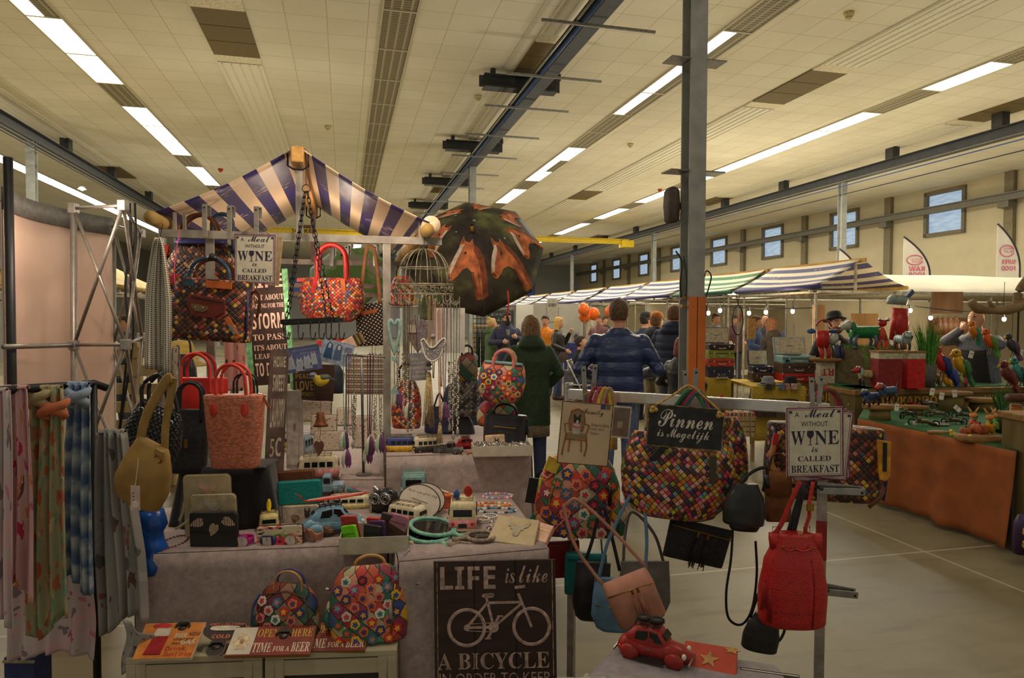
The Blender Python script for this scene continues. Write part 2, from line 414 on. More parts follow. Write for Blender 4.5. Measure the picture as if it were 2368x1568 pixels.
def light_proto(kind):
	t = thing('ceiling_light', 'x', 'ceiling light')
	fr = M()
	for s in(-1,1): fr.box((s*.25,0,-.01),(.03,UL,.04))
	for s in(-1,1): fr.box((0,s*(UL/2-.01),-.01),(.5,.02,.04))
	fr.out('frame',M_FIT,t)
	if kind=='F': M().box((0,0,-.012),(.46,UL-.05,.02)).out('diffuser',M_LIT,t)
	elif kind=='L':
		M().box((-.11,0,-.012),(.24,UL-.05,.02)).out('diffuser',M_LIT,t)
		M().box((.12,0,-.008),(.22,UL-.05,.02)).out('louvre',M_GRILLE,t)
	else: M().box((0,0,-.008),(.46,UL-.05,.02)).out('louvre',M_GRILLE,t)
	return t
protos = {}
for x,(nm,y0,st)in rows.items():
	seen = {}
	for i,ch in enumerate(st):
		ch = {'H': 'L'}.get(ch,ch); y = y0+(i+.5)*UL
		if y>Y1-1: break
		lit = {'F': 'fully lit white ceiling light panel', 'L': 'half lit ceiling light beside its louvre', '-': 'unlit louvred ceiling light'}[ch]
		lab = '%s in the %s row of lights'%(lit,nm)
		p = H(x,y,ZC)
		if ch not in protos: protos[ch] = o = light_proto(ch); o.location = p; o.rotation_euler = (0,0,YAW)
		else: o = copy(protos[ch],p,YAW)
		o['label'] = lab; o['group'] = '%s lights in the %s row'%({'F': 'lit', 'L': 'half lit', '-': 'unlit'}[ch],nm)
M_RIB = mat((232,226,204),.6,0,.03); M_VENT = bands('brown_vent',((122,104,64),(100,84,50)),1,90,.7, 'Object')
SX = [-6.88,-1.76,3.36,8.48,13.6]; SN = ['far left', 'left', 'middle', 'right', 'far right']
def ribbed(x,y0,y1,label):
	t = hthing('radiant_panel',label, 'ceiling panel',(x,(y0+y1)/2,ZC))
	L = y1-y0; M().box((0,0,-.02),(.74,L,.04)).out('tray',M_RIB,t)
	for k in range(5):
		M().tube([(-.3+.15*k,-L/2+.03,-.045),(-.3+.15*k,L/2-.03,-.045)],.014,8).out('heating_tube',mat((222,216,194),.5,0,.03),t)
for x,n in zip(SX,SN):
	for k,(a,b)in enumerate(((3.0,10.45),(12.95,22.45),(24.95,34.4),(36.9,46))):
		ribbed(x,a,b, 'ribbed ceiling heating panel in the %s strip, %s'%(n,['overhead', 'past its first brown vent', 'past its second brown vent', 'at the far end'][k]))
	for k in range(3):
		y = 11.7+12*k
		t = hthing('ceiling_vent', 'brown slatted ceiling vent in the %s strip, %s'%(n,['nearest', 'second', 'third and farthest'][k]), 'vent',(x,y,ZC), 'brown ceiling vents')
		for j in range(3): M().box((0,-.62+.62*j,-.012),(.74,.6,.024)).out('vent_panel',M_VENT,t)
		for s in(-1,1): M().box((0,s*1.08,-.015),(.74,.3,.03)).out('blank_plate',mat((222,212,182),.7),t)
# steel beams, columns, pipes
M_BEAM = mat((66,68,70),.6,.0,.1,8); M_BEAMD = mat((60,62,62),.6,.1,.1,8)
def ibeam(mb,a,b,w_,h_,tf=.016):
	"I section along y (a, b) with its underside at z"
	x,y0,z = a; y1 = b; L = y1-y0; yc = (y0+y1)/2
	mb.box((x,yc,z+tf/2),(w_,L,tf)); mb.box((x,yc,z+h_-tf/2),(w_,L,tf)); mb.box((x,yc,z+h_/2),(.012,L,h_-2*tf))
BX = [-6.75,3.2,13.7]; ZB = 5.5
for i,x in enumerate(BX):
	mb = M(); ibeam(mb,(x,Y0,ZB),Y1-.3,.22,.26)
	hall(mb, 'beam_%s'%('left', 'middle', 'right')[i],M_BEAM,kind='structure',label='grey steel runway beam under the ceiling')
	yy = [y for y in(1.9,5.0,9.5,12,15,19.5,23,27,31,35,40,45,50)]
	for y in yy:
		if i==1: continue
		hall(M().box((x,y,(ZB+.26+ZC)/2),(.2,.26,ZC-ZB-.28)), 'beam_hanger',M_BEAMD,kind='structure',label='short steel hanger between beam and ceiling')
	if i==1:
		for y in(12.2,16.9,21.5,26.2,31,36,42,48):
			mb = M().box((x-.1,y,ZB+.37),(1.5,.02,.2)); mb.box((x-.1,y,ZB+.47),(1.35,.26,.02)); mb.box((x-.1,y,ZB+.255),(1.35,.26,.02))
			for s in(-.6,.62): mb.box((x+s,y,(ZC+ZB+.48)/2),(.08,.1,ZC-ZB-.48))
			hall(mb, 'cross_beam',M_BEAMD,kind='structure',label='dark cross beam carrying the runway beam')
def column(x,y,i,z1=ZB):
	mb = M(Matrix.Translation((x,y,0)))
	mb.box((0,-.08,z1/2),(.17,.014,z1)); mb.box((0,.08,z1/2),(.17,.014,z1)); mb.box((0,0,z1/2),(.012,.15,z1)); mb.box((0,0,.01),(.34,.3,.02))
	return hall(mb, 'column_%d'%i,mat((152,154,148),.5,.0,.08,6),kind='structure',label='grey steel column carrying a beam')
ci = 1
for x in BX:
	for y in(5.94,17.5 if x<9 else 16.8,29,40.6,52):
		if x!=BX[1]and y<7: continue
		column(x,y,ci); ci+=1
# ---------------------------------------------------------------- placing and building helpers for goods
class K:
	"a spot in the place: px, py seen in the photo, at depth d or on a surface at height z; s metres per photo pixel there"
	def __init__(s,px,py,d=None,z=None):
		s.loc = at(px,py,d)if d else atz(px,py,z)
		s.d = d or(s.loc-Vector((0,0,CAMZ))).dot(_F); s.s = s.d/FPX
	def th(s,name,label,cat,group=None,rz=0,roll=0,tilt=0):
		s.t = thing(name,label,cat,s.loc,0,group,(R(tilt),R(roll),R(rz))); return s.t
	def M(s): return M(Matrix.Scale(s.s,4))
	def px(s,x): return x*s.s
PROF = {'tote': [(0,.82,.8),(.03,.87,1),(.5,.94,.92),(1,1,.5)], 'boxy': [(0,.96,.9),(.02,.98,1),(.5,1,1),(.97,.98,.95),(1,.96,.9)],
		'dome': [(0,.84,.75),(.05,.93,1),(.3,1,1),(.62,.96,.9),(.84,.82,.62),(.95,.66,.35),(1,.55,.12)],
		'bowl': [(0,.55,.5),(.06,.72,.85),(.25,.93,1),(.55,1,.95),(.82,.95,.7),(1,.86,.25)],
		'sack': [(0,.9,.9),(.03,.97,1),(.35,1,1),(.7,.86,.9),(.88,.64,.7),(1,.55,.55)],
		'flat': [(0,.97,.3),(.04,1,.8),(.5,1,1),(.96,.98,.8),(1,.96,.3)], 'hobo': [(0,.5,.4),(.08,.78,.9),(.3,1,1),(.6,.98,.9),(1,.93,.3)]}
def crv(tab,t):
	P = [tab[0]]+list(tab)+[tab[-1]]
	for i in range(1,len(P)-2):
		if t<=P[i+1][0]or i==len(P)-3:
			a,b = P[i],P[i+1]; f = (t-a[0])/((b[0]-a[0])or 1); f = min(1,max(0,f)); f = f*f*(3-2*f)if b[0]-a[0]>.1 else f
			return tuple(a[j]+(b[j]-a[j])*f for j in(1,2))
def bag(k,name,label,m,w,h,dp,sh='tote',e=3.0,cat='handbag',rot=(0,0,0),group=None,body='body',n=28,lean=0):
	"soft bag, w x h photo pixels, standing or hanging with its bottom centre at k; returns thing and its front surface"
	t = k.th(name,label,cat,group,*rot)
	zs = sorted({i/10 for i in range(11)}|{p[0]for p in PROF[sh]}|{.015,.985})
	rg = []
	for z in zs: a,b = crv(PROF[sh],z); rg.append((lean*z,0,h*z,w/2*a,dp/2*b,e))
	k.M().loft(rg,n).out(body,m,t,True)
	def surf(x,z):
		a,b = crv(PROF[sh],z/h); q = min(.98,abs((x-lean*z/h)/(w/2*a)))
		return-dp/2*b*(1-q**e)**(1/e)
	return t,surf
def handle(k,t,x0,x1,z0,z1,r,m,y=0,y1=None,name='handle',flat=1,n=8):
	y1 = y if y1 is None else y1; zt = z1-abs(x1-x0)*.5
	pts = [(x0,y,z0),(x0*.98+x1*.02,y,(z0+max(zt,z0))/2)]+[((x0+x1)/2+(x0-x1)/2*cos(pi*i/10)*.96,y+(y1-y)*.5,max(zt,z0+(z1-z0)*.35)+(z1-max(zt,z0+(z1-z0)*.35))*sin(pi*i/10))for i in range(11)]+[(x1,y1,(z0+max(zt,z0))/2),(x1,y1,z0)]
	return k.M().tube(smooth_path(pts,3),r,n,flat=flat).out(name,m,t,True)
def strap(k,t,pts,wd,m,name='strap',th=.25,kk=6):
	"flat band through points (x, y, z) in photo pixels"
	return k.M().tube(smooth_path(pts,kk),wd/2,8,flat=th,up=(0,1,0)).out(name,m,t,True)
def tassel(k,t,x,z,L,m,n=7,w=9,y=-6,name='tassel'):
	mb = k.M()
	for i in range(n):
		a = (i/(n-1)-.5)*w; mb.tube([(x+a*.3,y,z),(x+a*.7+random.uniform(-1,1),y-random.random()*3,z-L*.5),(x+a+random.uniform(-2,2),y-random.random()*3,z-L*random.uniform(.85,1))],1.1,5)
	mb.sph((x,y,z),(2.6,2.6,4),8,6); return mb.out(name,m,t,True)
def sign(k,label,w,h,th,mb_,lines,ink,name='sign',cat='sign',rot=(0,0,0),bev=0,group=None,back=None):
	t = k.th(name,label,cat,group,*rot)
	k.M().box((0,0,0),(w,th,h)).out('board',mb_,t,bev=k.px(bev)if bev else 0)
	inks = ink if isinstance(ink,(list,tuple))else[ink]
	for q,im in enumerate(inks):
		g = k.M(); c = 0
		for ln in lines:
			if(ln[6]if len(ln)>6 else 0)!=q: continue
			tx,st,x0,z0,x1,z1 = ln[:6]; g.text(tx,st,(x0-.5)*w,(z0-.5)*h,(x1-.5)*w,(z1-.5)*h,-th/2-.35); c+=1
		if c: g.out('lettering',im,t)
	return t
def edge_frame(k,t,w,h,th,b,m,name='border',off=0):
	g = k.M(); y = -th/2-.2-off
	for s in(-1,1): g.box((s*(w/2-b/2),y,0),(b,.5,h)); g.box((0,y,s*(h/2-b/2)),(w-2*b,.5,b))
	return g.out(name,m,t)
INK = mat((38,36,46),.7,0,0); CREAM = mat((205,196,176),.6,0,.06,20)
# ---------------------------------------------------------------- near market stall: frame and canopy (hall frame)
M_CANV = bands('navy_cream_canvas',((232,206,168),(58,48,104)),0,5,.45,wear=1)
M_POLEW = wood('pale_pole',(150,118,60),(190,158,96),(8,8,1.5))
M_BEAMW = wood('ridge_wood',(160,118,58),(200,156,88),(20,2,20))
sb = Vector((-.2,3.35,0)); st = thing('market_stall', 'market stall frame with blue and cream striped canopy full of bags', 'market stall',H(*sb),YAW)
def SM(): return M(Matrix.Translation(-sb))
hx0,hxr,hx1,ya,yb,ze,zr = -.79,-.203,.385,3.28,4.95,2.1,2.42
def slope(x0,x1):
	def f(u,v):
		sag = -.02*sin(pi*u)-.006*sin(pi*v)*u
		return(x0+(x1-x0)*u,ya+(yb-ya)*v+.05*(1-v)*(.5-abs(u-.5)),zr+(ze-zr)*u+sag+.003*sin(9*v+5*u)*u)
	return f
SM().sheet(slope(hxr,hx0-.01),20,14,.003).out('canopy',M_CANV,st,True)
SM().sheet(slope(hxr,hx1+.01),20,14,-.003).out('canopy',M_CANV,st,True)
SM().box((hxr,(ya+yb)/2,zr-.045),(.055,yb-ya+.1,.07)).out('ridge_pole',M_BEAMW,st,bev=.006)
for x in(hx0,hx1): SM().tube([(x,ya-.1 if x<0 else ya-.02,ze-.035),(x,yb+.1,ze-.035)],.028,14).out('eave_pole',M_POLEW,st,True)
SM().tube([(hx1+.02,ya+.02,ze-.01),(hx1+.02,yb,ze-.01)],.045,14).out('rolled_canvas',mat((225,200,165),.6),st,True)
ZX = 2.02
SM().box((-.17,3.38,ZX),(1.27,.03,.035)).out('cross_bar',GALV,st)
SM().box((-.17,4.88,ZX),(1.27,.03,.035)).out('cross_bar',GALV,st)
SM().box((.2,3.385,ZX/2),(.035,.035,ZX)).out('post',GALV,st)
SM().box((-.6,3.42,ZX/2+.0),(.035,.035,ZX)).out('post',GALV,st)
SM().box((hxr,3.38,(ZX+zr-.08)/2),(.032,.032,zr-.08-ZX)).out('post',GALV,st)
SM().box((hxr,4.88,(ZX+zr-.08)/2),(.032,.032,zr-.08-ZX)).out('post',mat((150,120,110),.6),st)
for x in(.42,-.72): SM().box((x,4.88,ZX/2),(.035,.035,ZX)).out('post',GALV,st)
SM().box((-.1,4.86,1.86),(.9,.025,.03)).box((-.05,4.82,1.80),(.85,.025,.03)).out('hook_rail',mat((150,130,118),.5,.3),st)
for x,y in((hxr,ya+.02),(hxr,yb-.06)): SM().tube([(x-.045,y,zr-.03),(x-.045,y,zr-.085),(x-.02,y,zr-.1),(x+.02,y,zr-.1),(x+.045,y,zr-.085),(x+.045,y,zr-.03)],.005,6).out('ridge_cradle',BLACK,st,True)
for x in(-.7,-.74,.36,.4): SM().box((x,3.38,ZX+.05),(.012,.02,.09)).out('pole_prong',GALV,st)
# ---------------------------------------------------------------- tables under the stall
ZT = .82
M_VEL = velvet('grey_pink_velvet',(166,148,142)); M_VELL = velvet('pale_velvet',(184,166,158),10)
def table(name,label,pts,z,zd,drop_sides,m,folds=9,seed=0,under=True):
	"cloth laid over a table top (4 corners: front left, front right, back right, back left) and hanging down in folds"
	c = sum((Vector((p.x,p.y,0))for p in pts),Vector())/4; t = thing(name,label, 'table',(c.x,c.y,0))
	q = [Vector((p.x,p.y,z))-c for p in pts]
	tt = M().sheet(lambda u,v: q[0].lerp(q[1],u).lerp(q[3].lerp(q[2],u),v)+Vector((0,0,.004)),8,8,-.004); tt.out('cloth_top',m,t,True)
	rnd = random.Random(seed); ph = [rnd.uniform(0,6)for _ in range(4)]
	for s in drop_sides:
		a,b = q[s],q[(s+1)%4]; nrm = Vector((b.y-a.y,a.x-b.x,0)).normalized(); L = (b-a).length
		def f(u,v,a=a,b=b,nrm=nrm,L=L,s=s):
			p = a.lerp(b,u); fl = v**1.3*.03*(sin(folds*L*u*2.2+ph[s])+.6*sin(folds*L*u*4.1+2*ph[s])+.4)
			return p+nrm*(fl+.003+.02*v)+Vector((0,0,.004-(z-zd)*v))
		M().sheet(f,60,12,.003).out('cloth_skirt',m,t,True)
	if under:
		k = [p*.96 for p in q]
		for p in k: M().box((p.x,p.y,(z-.03)/2),(.04,.04,z-.03)).out('table_leg',mat((90,80,66),.7),t)
		b = M(); b.add([(p.x,p.y,z-.002)for p in k]+[(p.x,p.y,z-.03)for p in k],[(0,1,2,3),(7,6,5,4)]+[(j,j+4,(j+1)%4+4,(j+1)%4)for j in range(4)]); b.out('table_top',mat((120,100,70),.7),t)
	return t
table('velvet_table', 'grey velvet covered table carrying the purses, watches and toy cars',[atz(318,1285,ZT),atz(896,1262,ZT),atz(874,1120,ZT),atz(372,1180,ZT)],ZT,.05,(0,3),M_VEL,7,1)
table('velvet_side_table', 'grey velvet table behind the bicycle sign with the pink bus on top',[atz(922,1302,ZT),atz(1266,1272,ZT),atz(1172,1145,ZT),atz(890,1140,ZT)],ZT,.05,(0,1,3),M_VEL,8,2)
ZB2 = 1.0
table('velvet_back_table', 'taller velvet covered table with toy vehicles and a jewellery tray',[atz(893,1058,ZB2),atz(1228,1048,ZB2),atz(1208,985,ZB2),atz(893,990,ZB2)],ZB2,.3,(0,1),M_VELL,8,3)
table('inner_table', 'cloth covered inner table with floral purses and toy cars deep in the stall',[atz(600,1112,.86),atz(893,1112,.86),atz(893,985,.86),atz(640,985,.86)],.86,.2,(0,),M_VELL,8,4)
# ---------------------------------------------------------------- lamps in the stall
PINK = (1.0,.78,.62)
def clamp_lamp(px,py,d,label,power,off,r=9):
	k = K(px,py,d); t = k.th('clamp_lamp',label, 'lamp')
	k.M().lathe([(1,8),(r*.6,7),(r,0),(r*.93,0),(r*.55,6),(.5,7)],16).out('lamp_shade',mat((200,196,190),.4),t,True)
	k.M().sph((0,0,2),r*.55,12,8).out('bulb',mat((255,240,225),.4,em=14,nz=0),t,True)
	lamp('stall_lamp', 'POINT',k.loc+Vector(off),power,PINK,.06)
clamp_lamp(190,438,3.2, 'white clamp lamp on the truss above the pale panel',9,(.02,-.08,-.1))
clamp_lamp(581,662,3.4, 'bright little lamp glowing under the wine sign',3,(0.1,.15,-.06),6)
lamp('stall_lamp', 'POINT',H(-.15,4.15,2.05),5,PINK,.08)
lamp('stall_lamp', 'POINT',H(.2,2.75,2.35),24,PINK,.1)
# ---------------------------------------------------------------- bags and signs hanging on the near stall
P_BROWN = [(84,48,30),(58,34,24),(110,64,38),(70,42,30),(140,88,44),(48,34,32),(96,52,34),(214,174,52),(62,38,26),(196,120,96),(120,60,36),(74,78,104),(52,36,30),(168,66,42),(216,170,130),(64,44,34)]
P_RED = [(206,60,44),(232,120,40),(168,40,50),(220,90,60),(90,64,60),(236,150,60),(190,50,70),(214,200,170),(120,50,40),(228,96,40),(84,100,150),(200,70,50),(150,120,50),(226,130,100)]
P_MULTI = [(214,130,130),(190,130,40),(70,40,70),(226,150,130),(120,60,40),(50,46,80),(200,60,90),(222,120,40),(160,150,60),(90,50,40),(230,170,150),(150,40,60),(180,120,50),(110,150,150),(60,50,50),(212,184,60)]
P_PATCH = [(206,66,54),(224,130,90),(120,60,40),(190,170,130),(60,110,90),(226,170,50),(150,60,80),(196,90,60),(70,90,140),(214,150,120),(90,150,110),(170,50,50)]
W_BROWN = cells('woven_brown',P_BROWN,(62,62)); W_RED = cells('woven_red',P_RED,(66,66)); W_MULTI = cells('woven_multi',P_MULTI,(62,62))
PATCH = cells('patched_leather',P_PATCH,(24,24),45,gap=.05,dark=(60,40,30)); PATCHD = cells('patched_leather_dark',[tuple(int(v*.72)for v in c)for c in P_PATCH],(21,21),45,gap=.05,dark=(40,28,22))
LEA_BR = mat((96,54,34),.45,0,.15,40,.3); LEA_BK = mat((34,33,35),.4,0,.2,50,.3); LEA_TEAL = mat((44,70,84),.45,0,.15,40)
LEA_OR = mat((196,100,44),.5); LEA_RED = mat((186,48,44),.4); LEA_TAN = mat((186,142,84),.5,0,.12,40,.2); LEA_NAVY = mat((52,60,110),.45)
# flowers sewn on patchwork bags
FP = [((212,54,60),(236,190,60)),((90,40,70),(206,60,60)),((236,190,60),(60,80,150)),((220,130,110),(150,50,60)),((70,110,140),(190,130,110)),((236,226,200),(60,120,130)),((60,110,80),(220,90,60)),((60,60,120),(226,160,60)),((226,110,70),(70,60,110)),((150,50,80),(230,200,170)),((206,200,186),(206,60,60)),((180,60,110),(120,170,160))]
_FM = {}
def flower_mesh(i):
	if i not in _FM:
		mb = M()
		for k,(r,y0,y1)in enumerate(((1.0,-.16,.12),(.58,-.34,.1))):
			mb.k = k; out = []
			for j in range(40):
				a = 2*pi*j/40; q = r*(.78+.22*abs(cos(2.5*a))**.6)if k==0 else r*(.45+.55*abs(cos(2.5*a))**1.3); out.append((q*cos(a),q*sin(a)))
			mb.prism(out,y0,y1)
		o = mb.out('flower',[mat(FP[i][0],.55,0,.1),mat(FP[i][1],.55,0,.1)]); _FM[i] = o.data; bpy.data.objects.remove(o)
	return _FM[i]
def flowers(k,t,surf,w,h,pitch,r,seed=0,inset=.8,z0=.1,z1=.82):
	rnd = random.Random(seed); row = 0; z = h*z0; n = 0
	while z<h*z1:
		x = -w/2*inset+(pitch/2 if row%2 else 0)
		while x<w/2*inset and n<60:
			y = surf(x,z); dx = (surf(x+2,z)-surf(x-2,z))/4; dz = (surf(x,z+2)-surf(x,z-2))/4
			o = bpy.data.objects.new('flower',flower_mesh(rnd.randrange(len(FP)))); COL.objects.link(o); o.parent = t
			s = k.s; o.location = (x*s,(y-.6)*s,z*s); o.rotation_euler = (-math.atan(dz),rnd.uniform(0,6),math.atan(dx)); o.scale = (r*s,)*3; o.rotation_mode = 'ZXY' if False else 'XYZ'
			q = Vector((-dx,1,-dz)).normalized().to_track_quat('Y', 'Z').to_matrix()@Matrix.Rotation(rnd.uniform(0,6),3, 'Y'); o.rotation_euler = q.to_euler()
			x+=pitch; n+=1
		z+=pitch/2; row+=1
# flat steel hooks on the crossbar
def peg(px,py0,py1,d,label,wd=11,m=GALV,group='flat steel hooks on the crossbar'):
	k = K(px,py1,d); t = k.th('steel_hook',label, 'hook',group); h = py1-py0
	k.M().box((0,-3,h/2),(wd,3,h)).box((0,8,h),(wd,22,2.5)).box((0,18,h-12),(wd,3,24)).out('hook_plate',m,t,bev=.001)
	k.M().tube([(0,-5.2,h-7),(0,-4.4,h-7)],2,8).out('hole',BLACK,t); return t
peg(475,474,548,3.06, 'flat steel hook left of the wine sign, first on the crossbar'); peg(532,477,550,3.06, 'flat steel hook second on the crossbar from its free end'); peg(594,479,545,3.12, 'flat steel hook standing above the hanging wine sign')
for px,t_ in((767, 'holding the red woven bag'),(802, 'empty, beside the red woven bag'),(868, 'holding the polka dot bag')): peg(px,566,616,4.55, 'bright steel hook on the inner rail, '+t_,9,STEEL, 'steel hooks on the inner rail')
# upper and lower woven bags
k = K(465,706,3.28); t,sf = bag(k, 'woven_bag', 'dark brown woven leather bag hanging highest behind the other woven bag',W_BROWN,168,148,60, 'dome',3.4)
k.M().loft([(0,0,150+z,62,12-z)for z in(-10,-2,4)],20,3).out('zip_top',LEA_NAVY,t,True)
for y in(-8,10): handle(k,t,-42,42,118,208,4,LEA_BR,y)
handle(k,t,20,70,120,212,5,LEA_TEAL,14)
k.M().box((-76,-14,112),(14,6,52),(0,.2,0)).out('side_tab',LEA_RED,t,bev=.002)
k = K(482,786,3.02); t,sf = bag(k, 'woven_bag', 'large brown woven leather bag with buckled pocket hanging under the steel bar',W_BROWN,196,140,70, 'boxy',4,rot=(-4,4,0))
for y in(-12,12): handle(k,t,-50,48,128,188,5,LEA_TEAL if y<0 else LEA_BR,y)
g = k.M(); g.prism([(-34,104),(52,96),(54,66),(26,52),(-24,54),(-36,80)],sf(0,80)-3,sf(0,80)+3); g.out('pocket',mat((110,46,34),.4,0,.1),t,bev=.002)
k.M().prism([(-24,82),(14,78),(14,70),(6,64),(-16,66),(-24,74)],sf(0,74)-5.5,sf(0,74)-2).out('buckle_plate',mat((120,100,70),.4,.4),t,bev=.001)
for x in(-14,4): k.M().sph((x,sf(0,74)-6,74),2.2,10,6).out('rivet',CHROME,t,True)
k.M().tube([(-26,sf(0,92)-4,97),(48,sf(0,90)-4,89)],1.2,6).out('zip',BLACK,t)
for s in(-1,1): k.M().box((s*36,sf(36,128)-3,128),(24 if s<0 else 60,4,16)).out('handle_patch',LEA_TEAL if s<0 else LEA_OR,t,bev=.001)
for s in(-1,1): k.M().tube([(s*97,-20,8),(s*98,-20,70),(s*92,-14,132)],2.5,6).out('piping',LEA_NAVY,t,True)
k.M().box((72,sf(70,34)-2,34),(12,4,54),(0,-.6,0)).out('corner_strap',LEA_OR,t,bev=.001); k.M().box((74,sf(70,30)-5,30),(8,3,26),(0,-.6,0)).out('strap_buckle',STEEL,t,bev=.001)
k.M().prism([(-92,140),(-62,146),(-66,130),(-90,118)],-30,-26).out('luggage_tag',LEA_RED,t,bev=.001)
strap(k,t,[(90,0,110),(112,-6,120),(118,-4,90),(112,0,60)],7,LEA_BR, 'shoulder_strap')
k.M().tube([(0,-22,186),(10,-26,190),(22,-22,186)],[6,9,6],8).out('handle_wrap',LEA_BK,t,True)
# wine signs
M_WBRD = mat((214,206,182),.6,0,.04,30); M_PURP = mat((122,62,92),.7,0,.3,90); INKN = mat((48,44,66),.7,0,.1)
WINE = [('A', '',.15,.86,.23,.93),('Meal', 'script',.33,.85,.86,.975),('WITHOUT', '',.26,.725,.73,.795),('W', 'serif',.08,.46,.33,.66),('NE', 'serif',.5,.46,.92,.66),('is', 'ital',.44,.355,.55,.43),('CALLED', 'serif',.2,.225,.78,.3),('BREAKFAST', 'serif',.08,.06,.92,.17)]
def wine_sign(k,w,h,label,rot=(0,0,0),full=True,group=None):
	t = sign(k,label,w,h,2.2,M_WBRD,WINE if full else WINE[6:],INKN,rot=rot,group=group)
	edge_frame(k,t,w,h,2.2,w*.025,M_PURP); edge_frame(k,t,w*.91,h*.93,2.2,.8,INKN, 'border_line')
	g = k.M(); x0,y,zc = (.42-.5)*w,-1.6,(.56-.5)*h; a = w/150
	g.prism([(x0-8*a,zc+19*a),(x0+8*a,zc+19*a),(x0+9*a,zc+8*a),(x0+5*a,zc+1*a),(x0+1*a,zc-1*a),(x0+1*a,zc-17*a),(x0+8*a,zc-19*a),(x0-8*a,zc-19*a),(x0-1*a,zc-17*a),(x0-1*a,zc-1*a),(x0-5*a,zc+1*a),(x0-9*a,zc+8*a)],y-.3,y); g.out('glass_emblem',INKN,t)
	for s in(-1,1):
		g = k.M()
		for i in range(6): g.sph((s*(w*.42+(i%3-1)*2.2*a),-1.7,h*.44-(i//3)*3*a),1.6*a,6,4)
		g.out('grape_emblem',INKN,t)
	return t
k = K(590,599,3.0); t = wine_sign(k,95,113, 'small white wine sign with purple edge hanging from the stall crossbar',(0,1,0))
k.M().tube([(-40,0,52),(0,0,78),(40,0,52)],.5,5).out('cord',BLACK,t)
k = K(634,604,3.08); t = k.th('sign', 'plain beige back of a board hanging behind the small wine sign', 'sign',None,-12,6); k.M().box((0,0,0),(34,2,112)).out('board',mat((176,156,120),.7),t)
# tall storm sign in a green frame
k = K(622,760,3.75); M_GREEN = mat((116,172,120),.75,0,.25,40); M_BRD = mat((58,40,34),.7,0,.2,30)
t = sign(k, 'tall dark brown sign in a worn green frame with words about a storm',84,260,3,M_BRD,[('LIFE', 'sans',.02,.865,.97,.985),("ISN'T ABOUT", 'serif',.03,.755,.97,.805),('WAITING FOR THE', 'serif',.03,.685,.97,.725),('STORM', 'sans',.05,.5,.96,.64),('TO PASS', 'serif',.05,.4,.96,.455),("IT'S ABOUT", 'serif',.05,.31,.96,.36),('LEARNING', 'serif',.05,.235,.96,.28),('TO DANCE', 'sans',.05,.08,.96,.2)],mat((226,190,168),.7,0,.1),rot=(0,-4,0))
for s in(-1,1): k.M().box((s*47,-2,-10),(11,8,290)).box((s*51,-5,-10),(4,5,290)).out('frame_rail',M_GREEN,t)
# chains, ring and hook bar
k = K(708,436,3.15); t = k.th('hanging_hook_rack', 'black wrought iron hook rack hanging on chains from the ridge', 'hook rack')
k.M().tube(arc((0,0,0),9,0,360,18)[:-1],1,6,True).out('ring',BLACK,t,True)
k.M().tube([(0,0,9),(-1,0,50),(-3,4,92)],.7,5).out('wire',BLACK,t)
def chain(a,b):
	g = k.M(); a = Vector(a); b = Vector(b); n = int((b-a).length/13); dr = (b-a)/n
	for i in range(n):
		c = a+dr*(i+.5); L = dr.length*.68; q = dr.normalized(); sd = q.cross(Vector((0,1,0))).normalized()if i%2 else Vector((0,1,0)); P = []
		for j in range(12): an = 2*pi*j/12; P.append(c+q*(L*cos(an))+sd*(3.2*sin(an)))
		g.tube(P,.9,5,True)
	return g.out('chain',BLACK,t,True)
chain((-1,0,-8),(-38,-14,-302)); chain((-4,0,-8),(-58,26,-312)); chain((2,0,-8),(66,-14,-304)); chain((4,0,-8),(40,26,-308))
P = [(-60,26,-312),(-56,-16,-308),(70,-16,-302),(80,20,-304),(-60,26,-312)]; g = k.M()
for a,b in zip(P,P[1:]): a = Vector(a); b = Vector(b); g.box((a+b)/2,((b-a).length,2,10),(0,-math.asin((b.z-a.z)/(b-a).length),math.atan2(b.y-a.y,b.x-a.x)))
g.out('rack_frame',BLACK,t)
for x,y in((-60,20),(-44,-18),(-14,-18),(14,-18),(34,-18),(50,-18),(62,-18),(78,-10)): k.M().tube(smooth_path([(x,y,-306),(x,y-2,-330),(x+4,y-8,-346),(x+12,y-12,-346),(x+15,y-12,-332)],5),1.4,6).out('hook',BLACK,t,True)
# red woven bag and polka dot bag
k = K(768,745,4.3); t,sf = bag(k, 'woven_bag', 'bright red and orange woven handbag hanging in the middle of the stall',W_RED,152,102,60, 'bowl',3.2)
for y in(-8,8): handle(k,t,-34,34,90,178,5,LEA_RED,y)
k.M().box((-58,6,98),(46,16,9),(0,-.05,0)).out('zip_end',mat((206,90,84),.5),t,bev=.002)
for x in(-34,32): k.M().box((x,sf(x,80)-3,82),(10,3,32),(0,.15 if x<0 else-.1,0)).out('handle_tab',LEA_RED if x<0 else LEA_OR,t,bev=.001)
m_,t_ = new('polka_dots',.7); vo = t_.n('TexVoronoi',_Vector=t_.n('Mapping',_Vector=t_.co('UV'),_Rotation=(0,0,.6)).outputs[0],_Scale=55,_Randomness=0.0); t_.col(t_.mix(t_.math('LESS_THAN',vo.outputs['Distance'],.26),(40,30,28),(220,206,182)))
k = K(856,800,4.4); t,sf = bag(k, 'polka_dot_bag', 'dark shoulder bag with white polka dots hanging beside the steel post',MATS['polka_dots'],62,98,18, 'flat',5,rot=(0,-3,0),lean=4)
strap(k,t,[(-18,0,94),(-8,0,160),(4,0,222),(14,0,228),(22,0,216),(27,0,160),(28,0,96)],9,mat((150,104,56),.6), 'shoulder_strap')
